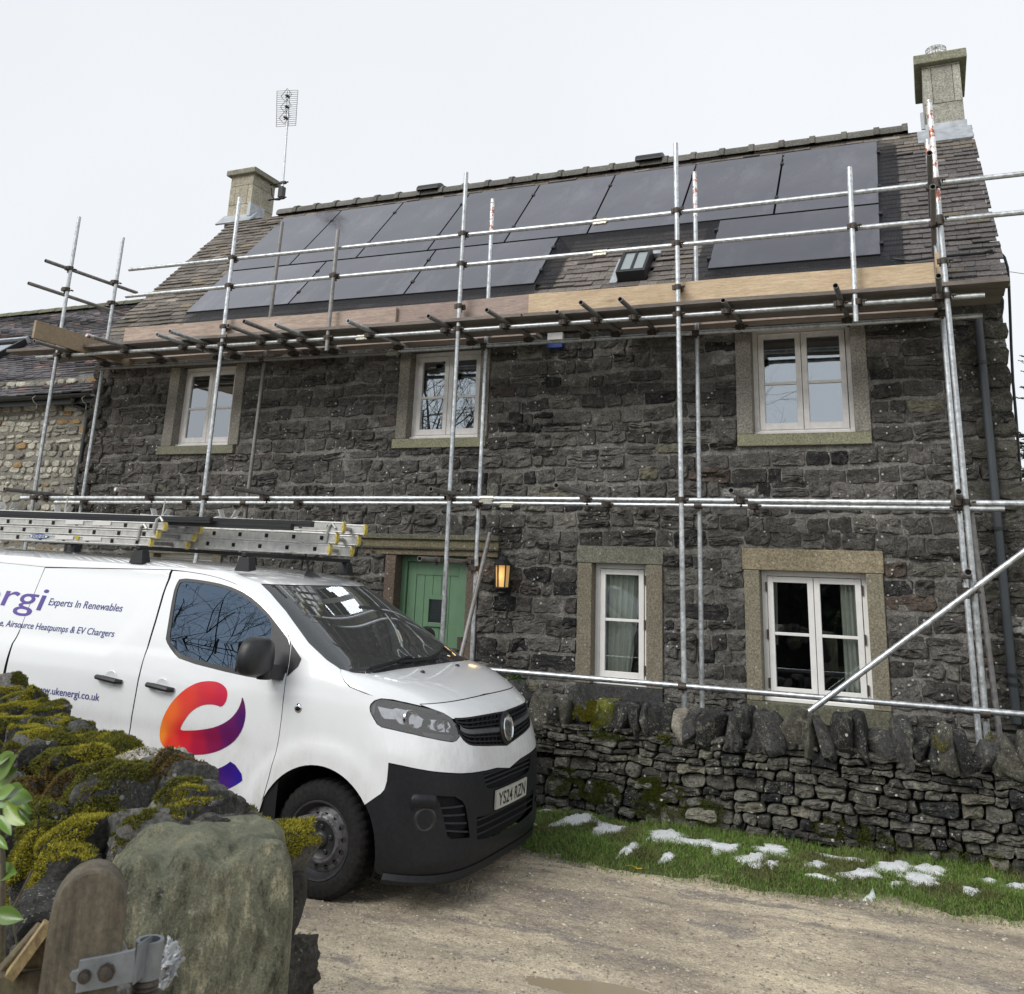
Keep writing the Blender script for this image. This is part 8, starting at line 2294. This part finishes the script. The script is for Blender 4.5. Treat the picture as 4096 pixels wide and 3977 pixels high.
# hinge: strap plate, bolts, eye; pin in the stone
MAT['hinge'] = simple('galvanised_hinge', (.25, .27, .29), .5, .55, .25, 20, .12)
T_ = 1.46-hd_-.006
def gpt(x, y, t=T_): return onP(x, y, cc+gt*(hd_+.006), gt)
m = MB(); A = [gpt(*c) for c in ((318, 3842), (430, 3822), (536, 3800), (543, 3790), (543, 3925), (533, 3930), (430, 3952), (300, 3976), (306, 3935), (286, 3925), (278, 3905), (288, 3885), (312, 3880))]
n = len(A); m.add(A+[a_-gt*.006 for a_ in A], [tuple(range(n)), tuple(reversed(range(n, 2*n)))]+[(i, n+i, n+(i+1) % n, (i+1) % n) for i in range(n)]); st = m.build('strap_hinge', MAT['hinge'], gate, bevel=.0015)
m = MB()
e0 = gpt(540, 3860, T_); e1_ = onP(600, 3815, cc-gt*.03, gt)
m.obox((e0+e1_)/2, (e1_-e0)/2, (0, 0, .026), gt*.003)
ec = onP(601, 3757, cc-gt*.03, gt); m.lathe(ec-np.array([0, 0, .052]), [(.0215, 0), (.0215, .052), (.0155, .052), (.0155, 0)], 22, col=(1, 1, 1)); m.build('hinge_eye', MAT['hinge'], gate, smooth='auto')
m = MB()
for (x, y, r_) in ((425, 3889, .0095), (338, 3906, .0070)):
    c = gpt(x, y); m.lathe(c, [(r_*1.35, 0), (r_*1.35, .003), (r_, .003), (r_*.9, .008), (0, .009)], 8 if r_ > .008 else 16, axis=gt)
m.build('bolt', MAT['rust'], gate, smooth='auto')
m = MB(); pr = [(0, 0)]; 
c0 = ec-np.array([0, 0, .054]); pts = [(.019, 0), (.0205, -.004)]
for k in range(9): pts += [(.0215, -.006-k*.006), (.0185, -.009-k*.006)]
pts += [(.026, -.065), (.026, -.085), (.02, -.09), (.02, -.4)]
m.lathe(c0, pts, 18); m.build('hinge_pin', MAT['rust'], gate, smooth='auto')

# laurel in the lower left corner
lau = empty('laurel_bush', tuple(onZ(-60, 3300, -1.2)*np.array([1, 1, 0])+np.array([0, 0, GZ])), 'young laurel with glossy light green leaves at the lower left edge', 'bush')
MAT['leaf'] = None
def leafm(name, c0, c1, rough=.38, trans=True):
    m, nt, b = M(name); v = objvec(nt); nt.links.new(mixc(nt, 1, attr(nt), mixc(nt, noise(nt, 18, 4, .6, v), c0, c1), 'MULTIPLY'), b.inputs['Base Color']); b.inputs['Roughness'].default_value = rough
    b.inputs['Transmission Weight'].default_value = 0; b.inputs['Subsurface Weight'].default_value = 0; return m
MAT['leaf'] = leafm('laurel_leaf', (.075, .15, .025), (.17, .28, .06), .28)
def leaf(mbx, base, d, upv, L, W, col=(1, 1, 1), curl=.25, fold=.18, n=7):
    d = np.asarray(d, float); d /= np.linalg.norm(d); s2 = np.cross(d, upv); s2 /= max(np.linalg.norm(s2), 1e-6); nn = np.cross(s2, d); V = []
    for i in range(n+1):
        t = i/n; w_ = W*math.sin(math.pi*min(1, t**1.15*.97+.02))**.75; c = np.asarray(base)+d*L*t-nn*curl*L*t*t
        for k in (-1, -.5, 0, .5, 1): V.append(c+s2*w_*.5*k+nn*fold*w_*abs(k)+nn*.03*W*math.sin(t*9)*abs(k))
    mbx.add(V, [(i*5+k, i*5+k+1, (i+1)*5+k+1, (i+1)*5+k) for i in range(n) for k in range(4)], col)
LF = [((-20, 3120), (78, 3020), .9), ((-10, 3150), (75, 3075), 1), ((0, 3170), (50, 3110), .8), ((-10, 3190), (68, 3150), .85), ((10, 3180), (100, 3155), 1), ((30, 3180), (130, 3200), 1), ((0, 3210), (35, 3225), .8), ((10, 3190), (70, 3260), 1.1), ((20, 3200), (105, 3300), 1.15), ((-20, 3240), (55, 3285), .9), ((-10, 3260), (40, 3330), .8), ((60, 3190), (118, 3250), .7), ((-30, 3480), (78, 3495), 1), ((-30, 3650), (74, 3672), 1), ((-20, 3060), (40, 3010), .8), ((-30, 3330), (20, 3390), .7), ((70, 3230), (115, 3290), .6), ((-30, 3860), (40, 3880), .9), ((-30, 3950), (60, 3900), .8)]
m = MB(); T0 = 1.75
for k, (a_, b_, sc2) in enumerate(LF):
    t1 = T0+rng.uniform(-.08, .08); p = ray(*a_)*t1; q = ray(*b_)*(t1-.03); d = q-p; L = np.linalg.norm(d)
    yel = np.array([1.5, 1.3, .7]) if k in (8,) else np.array([1, 1, 1.])*rng.uniform(.7, 1.35)
    upv = -fwd*.8+up*.7+right*rng.uniform(-.5, .5); leaf(m, p, d, upv, L, L*.42*sc2 if L > .03 else .02, yel, rng.uniform(-.1, .25))
m.build('foliage', MAT['leaf'], lau, smooth=True)
m = MB(); T1 = T0+.03
m.path([ray(10, 4100)*T1, ray(8, 3700)*T1, ray(12, 3450)*T1, ray(0, 3230)*T1, ray(-10, 3100)*T1], [.006, .006, .005, .004, .003], 7); m.path([ray(8, 3400)*T1, ray(30, 3250)*T1, ray(60, 3185)*T1], .003, 6); m.path([ray(-40, 3700)*T1, ray(60, 3620)*T1, ray(130, 3480)*T1], .0025, 5); m.path([ray(60, 4000)*T1, ray(70, 3800)*T1, ray(40, 3600)*T1], .002, 5)
m.build('stem', MAT['oldwood'], lau, smooth=True)

# climbing shrub at the foot of the house wall
c0 = onY(2075, 2790, YF-.12); sh = empty('wall_shrub', (c0[0], YF-.1, HZ), 'small green shrub against the house wall left of the narrow window', 'shrub')
m = MB(); rs = np.random.RandomState(5)
for k in range(900):
    t = rs.rand()**.8; z = -1.75+t*.78; wv = .17*(1-.55*t)+.04*math.sin(t*9); c = np.array([c0[0]+rs.normal(0, .45)*wv-.02+.05*math.sin(t*5), YF-.05-abs(rs.normal(0, .06)), z]); d = rs.normal(0, 1, 3)+np.array([0, -.5, .6])
    leaf(m, c, d, rs.normal(0, 1, 3), rs.uniform(.025, .05), rs.uniform(.010, .018), np.array([.42, .50, .45])*rs.uniform(.4, 1.4), n=2)
m.build('foliage', MAT['leaf'], sh); m = MB()
for k in range(6): m.path([(c0[0]+rs.uniform(-.05, .05), YF-.06, -1.8), (c0[0]+rs.uniform(-.1, .1), YF-.07, -1.4), (c0[0]+rs.uniform(-.1, .1), YF-.06, -1.05)], .005, 5)
m.build('stem', MAT['oldwood'], sh)

# conifer beyond the right-hand corner
MAT['needle'] = leafm('spruce_needles', (.010, .022, .010), (.030, .050, .020), .7); MAT['bark'] = simple('tree_bark', (.06, .048, .036), .9, 0, .4, 8, .4)
tp = onY(4125, 1425, 22.0); con = empty('spruce_tree', (tp[0], 22, GZ), 'dark spruce tree standing beyond the right-hand corner of the house', 'tree')
m = MB(); rs = np.random.RandomState(6); H = tp[2]+.1-GZ
for k in range(150):
    t = (k/150)**.8; z = tp[2]-t*H*.92; L = .18+2.3*t+rs.uniform(-.1, .2); a_ = rs.uniform(0, 6.28); d = np.array([math.cos(a_), math.sin(a_), .15-.35*t]); d /= np.linalg.norm(d)
    ns = int(8+L*26)
    for j in range(ns):
        u = (j+.5)/ns; c = np.array([tp[0], 22, z])+d*L*u+np.array([0, 0, .12*u*u*L]); w_ = .26*(1-u*.6)*min(1, L)
        for s2 in (-1, 1):
            sd = np.array([-d[1], d[0], 0])*s2*rs.uniform(.6, 1)+d*.8+np.array([0, 0, rs.uniform(-.35, .2)]); leaf(m, c, sd, rs.normal(0, 1, 3), w_*rs.uniform(.6, 1.2), .035, np.ones(3)*rs.uniform(.6, 1.5), n=2)
m.build('crown', MAT['needle'], con); m = MB(); m.tube((tp[0], 22, GZ-.1), (tp[0], 22, tp[2]), .16, .01); m.build('trunk', MAT['bark'], con, smooth=True)

# bare trees behind the camera: they show only as reflections in the glass
def bare_tree(x, y, H, seed, lab, rad=.22, lean=(0, 0), depth=6):
    t = empty('bare_tree', (x, y, GZ-.05), lab, 'tree'); rs = np.random.RandomState(seed); m = MB(); br = MB()
    def grow(p, d, L, r_, k):
        pts = [p]; q = p.copy(); dd = d.copy(); n = 3
        for i in range(n):
            dd = dd+rs.normal(0, .10 if k else .04, 3)+np.array([0, 0, .05]); dd /= np.linalg.norm(dd); q = q+dd*L/n; pts.append(q.copy())
        (m if k == 0 else br).path(pts, [r_*(1-.35*i/n) for i in range(n+1)], 7 if k < 2 else 4)
        if k >= depth: return
        nb = rs.randint(2, 4) if k else 7
        for j in range(nb):
            u = .45+.55*rs.rand() if k else .55+.45*j/nb; b_ = pts[min(n, int(u*n))]+0; a_ = rs.uniform(0, 6.28)
            s1 = np.cross(dd, (.3, .2, 1)); s1 /= np.linalg.norm(s1); s2 = np.cross(dd, s1); nd_ = dd*rs.uniform(.5, .9)+(s1*math.cos(a_)+s2*math.sin(a_))*rs.uniform(.5, .9); nd_ /= np.linalg.norm(nd_)
            grow(b_, nd_, L*rs.uniform(.60, .85), r_*(.42 if k == 0 else .55), k+1)
    grow(np.array([x, y, GZ-.05]), np.array([lean[0], lean[1], 1.]), H*.33, rad, 0)
    m.build('trunk', MAT['bark'], t, smooth=True); br.build('branches', MAT['bark'], t)
bare_tree(-13.2, -6.0, 17, 3, 'tall bare tree behind the photographer, mirrored in the van and upper middle windows', .17, depth=7)
bare_tree(-9.5, -8.5, 15, 8, 'second bare tree nearer the middle behind the photographer, mirrored in the van window', .17, depth=7)
bare_tree(-6.5, -13, 9, 12, 'bare tree furthest back behind the photographer', .2, depth=5)
# unseen hedge added behind the photographer to darken lower window reflections
hd = MB(); rs = np.random.RandomState(9)
for k in range(5200):
    x = rs.uniform(-26, 18); c = np.array([x, -10+rs.normal(0, .5), GZ+rs.rand()**.7*(2.6+.5*math.sin(x*.9)+.3*math.sin(x*2.3))]); leaf(hd, c, rs.normal(0, 1, 3), rs.normal(0, 1, 3), rs.uniform(.25, .5), rs.uniform(.15, .3), np.ones(3)*rs.uniform(.5, 1.4), n=2)
hd.box(-26, 18, -10.4, -9.7, GZ-.2, GZ+2.2, (.3, .3, .3)); tag(hd.build('hedge', MAT['needle']), 'unseen dark hedge added behind the photographer to darken the lower window reflections', 'hedge')
# far wooded hills
mb = MB(); n = 140; V = []
for i in range(n+1):
    a_ = math.pi*2*i/n; r_ = 330; h = 6+7*(.5+.5*math.sin(a_*3+1))+3*math.sin(a_*11); V += [(r_*math.cos(a_), r_*math.sin(a_), -4), (r_*math.cos(a_)*1.05, r_*math.sin(a_)*1.05, h)]
mb.add(V, [(2*i, 2*i+2, 2*i+3, 2*i+1) for i in range(n)]); tag(mb.build('hills', MAT['field'], smooth=True), kind='structure')
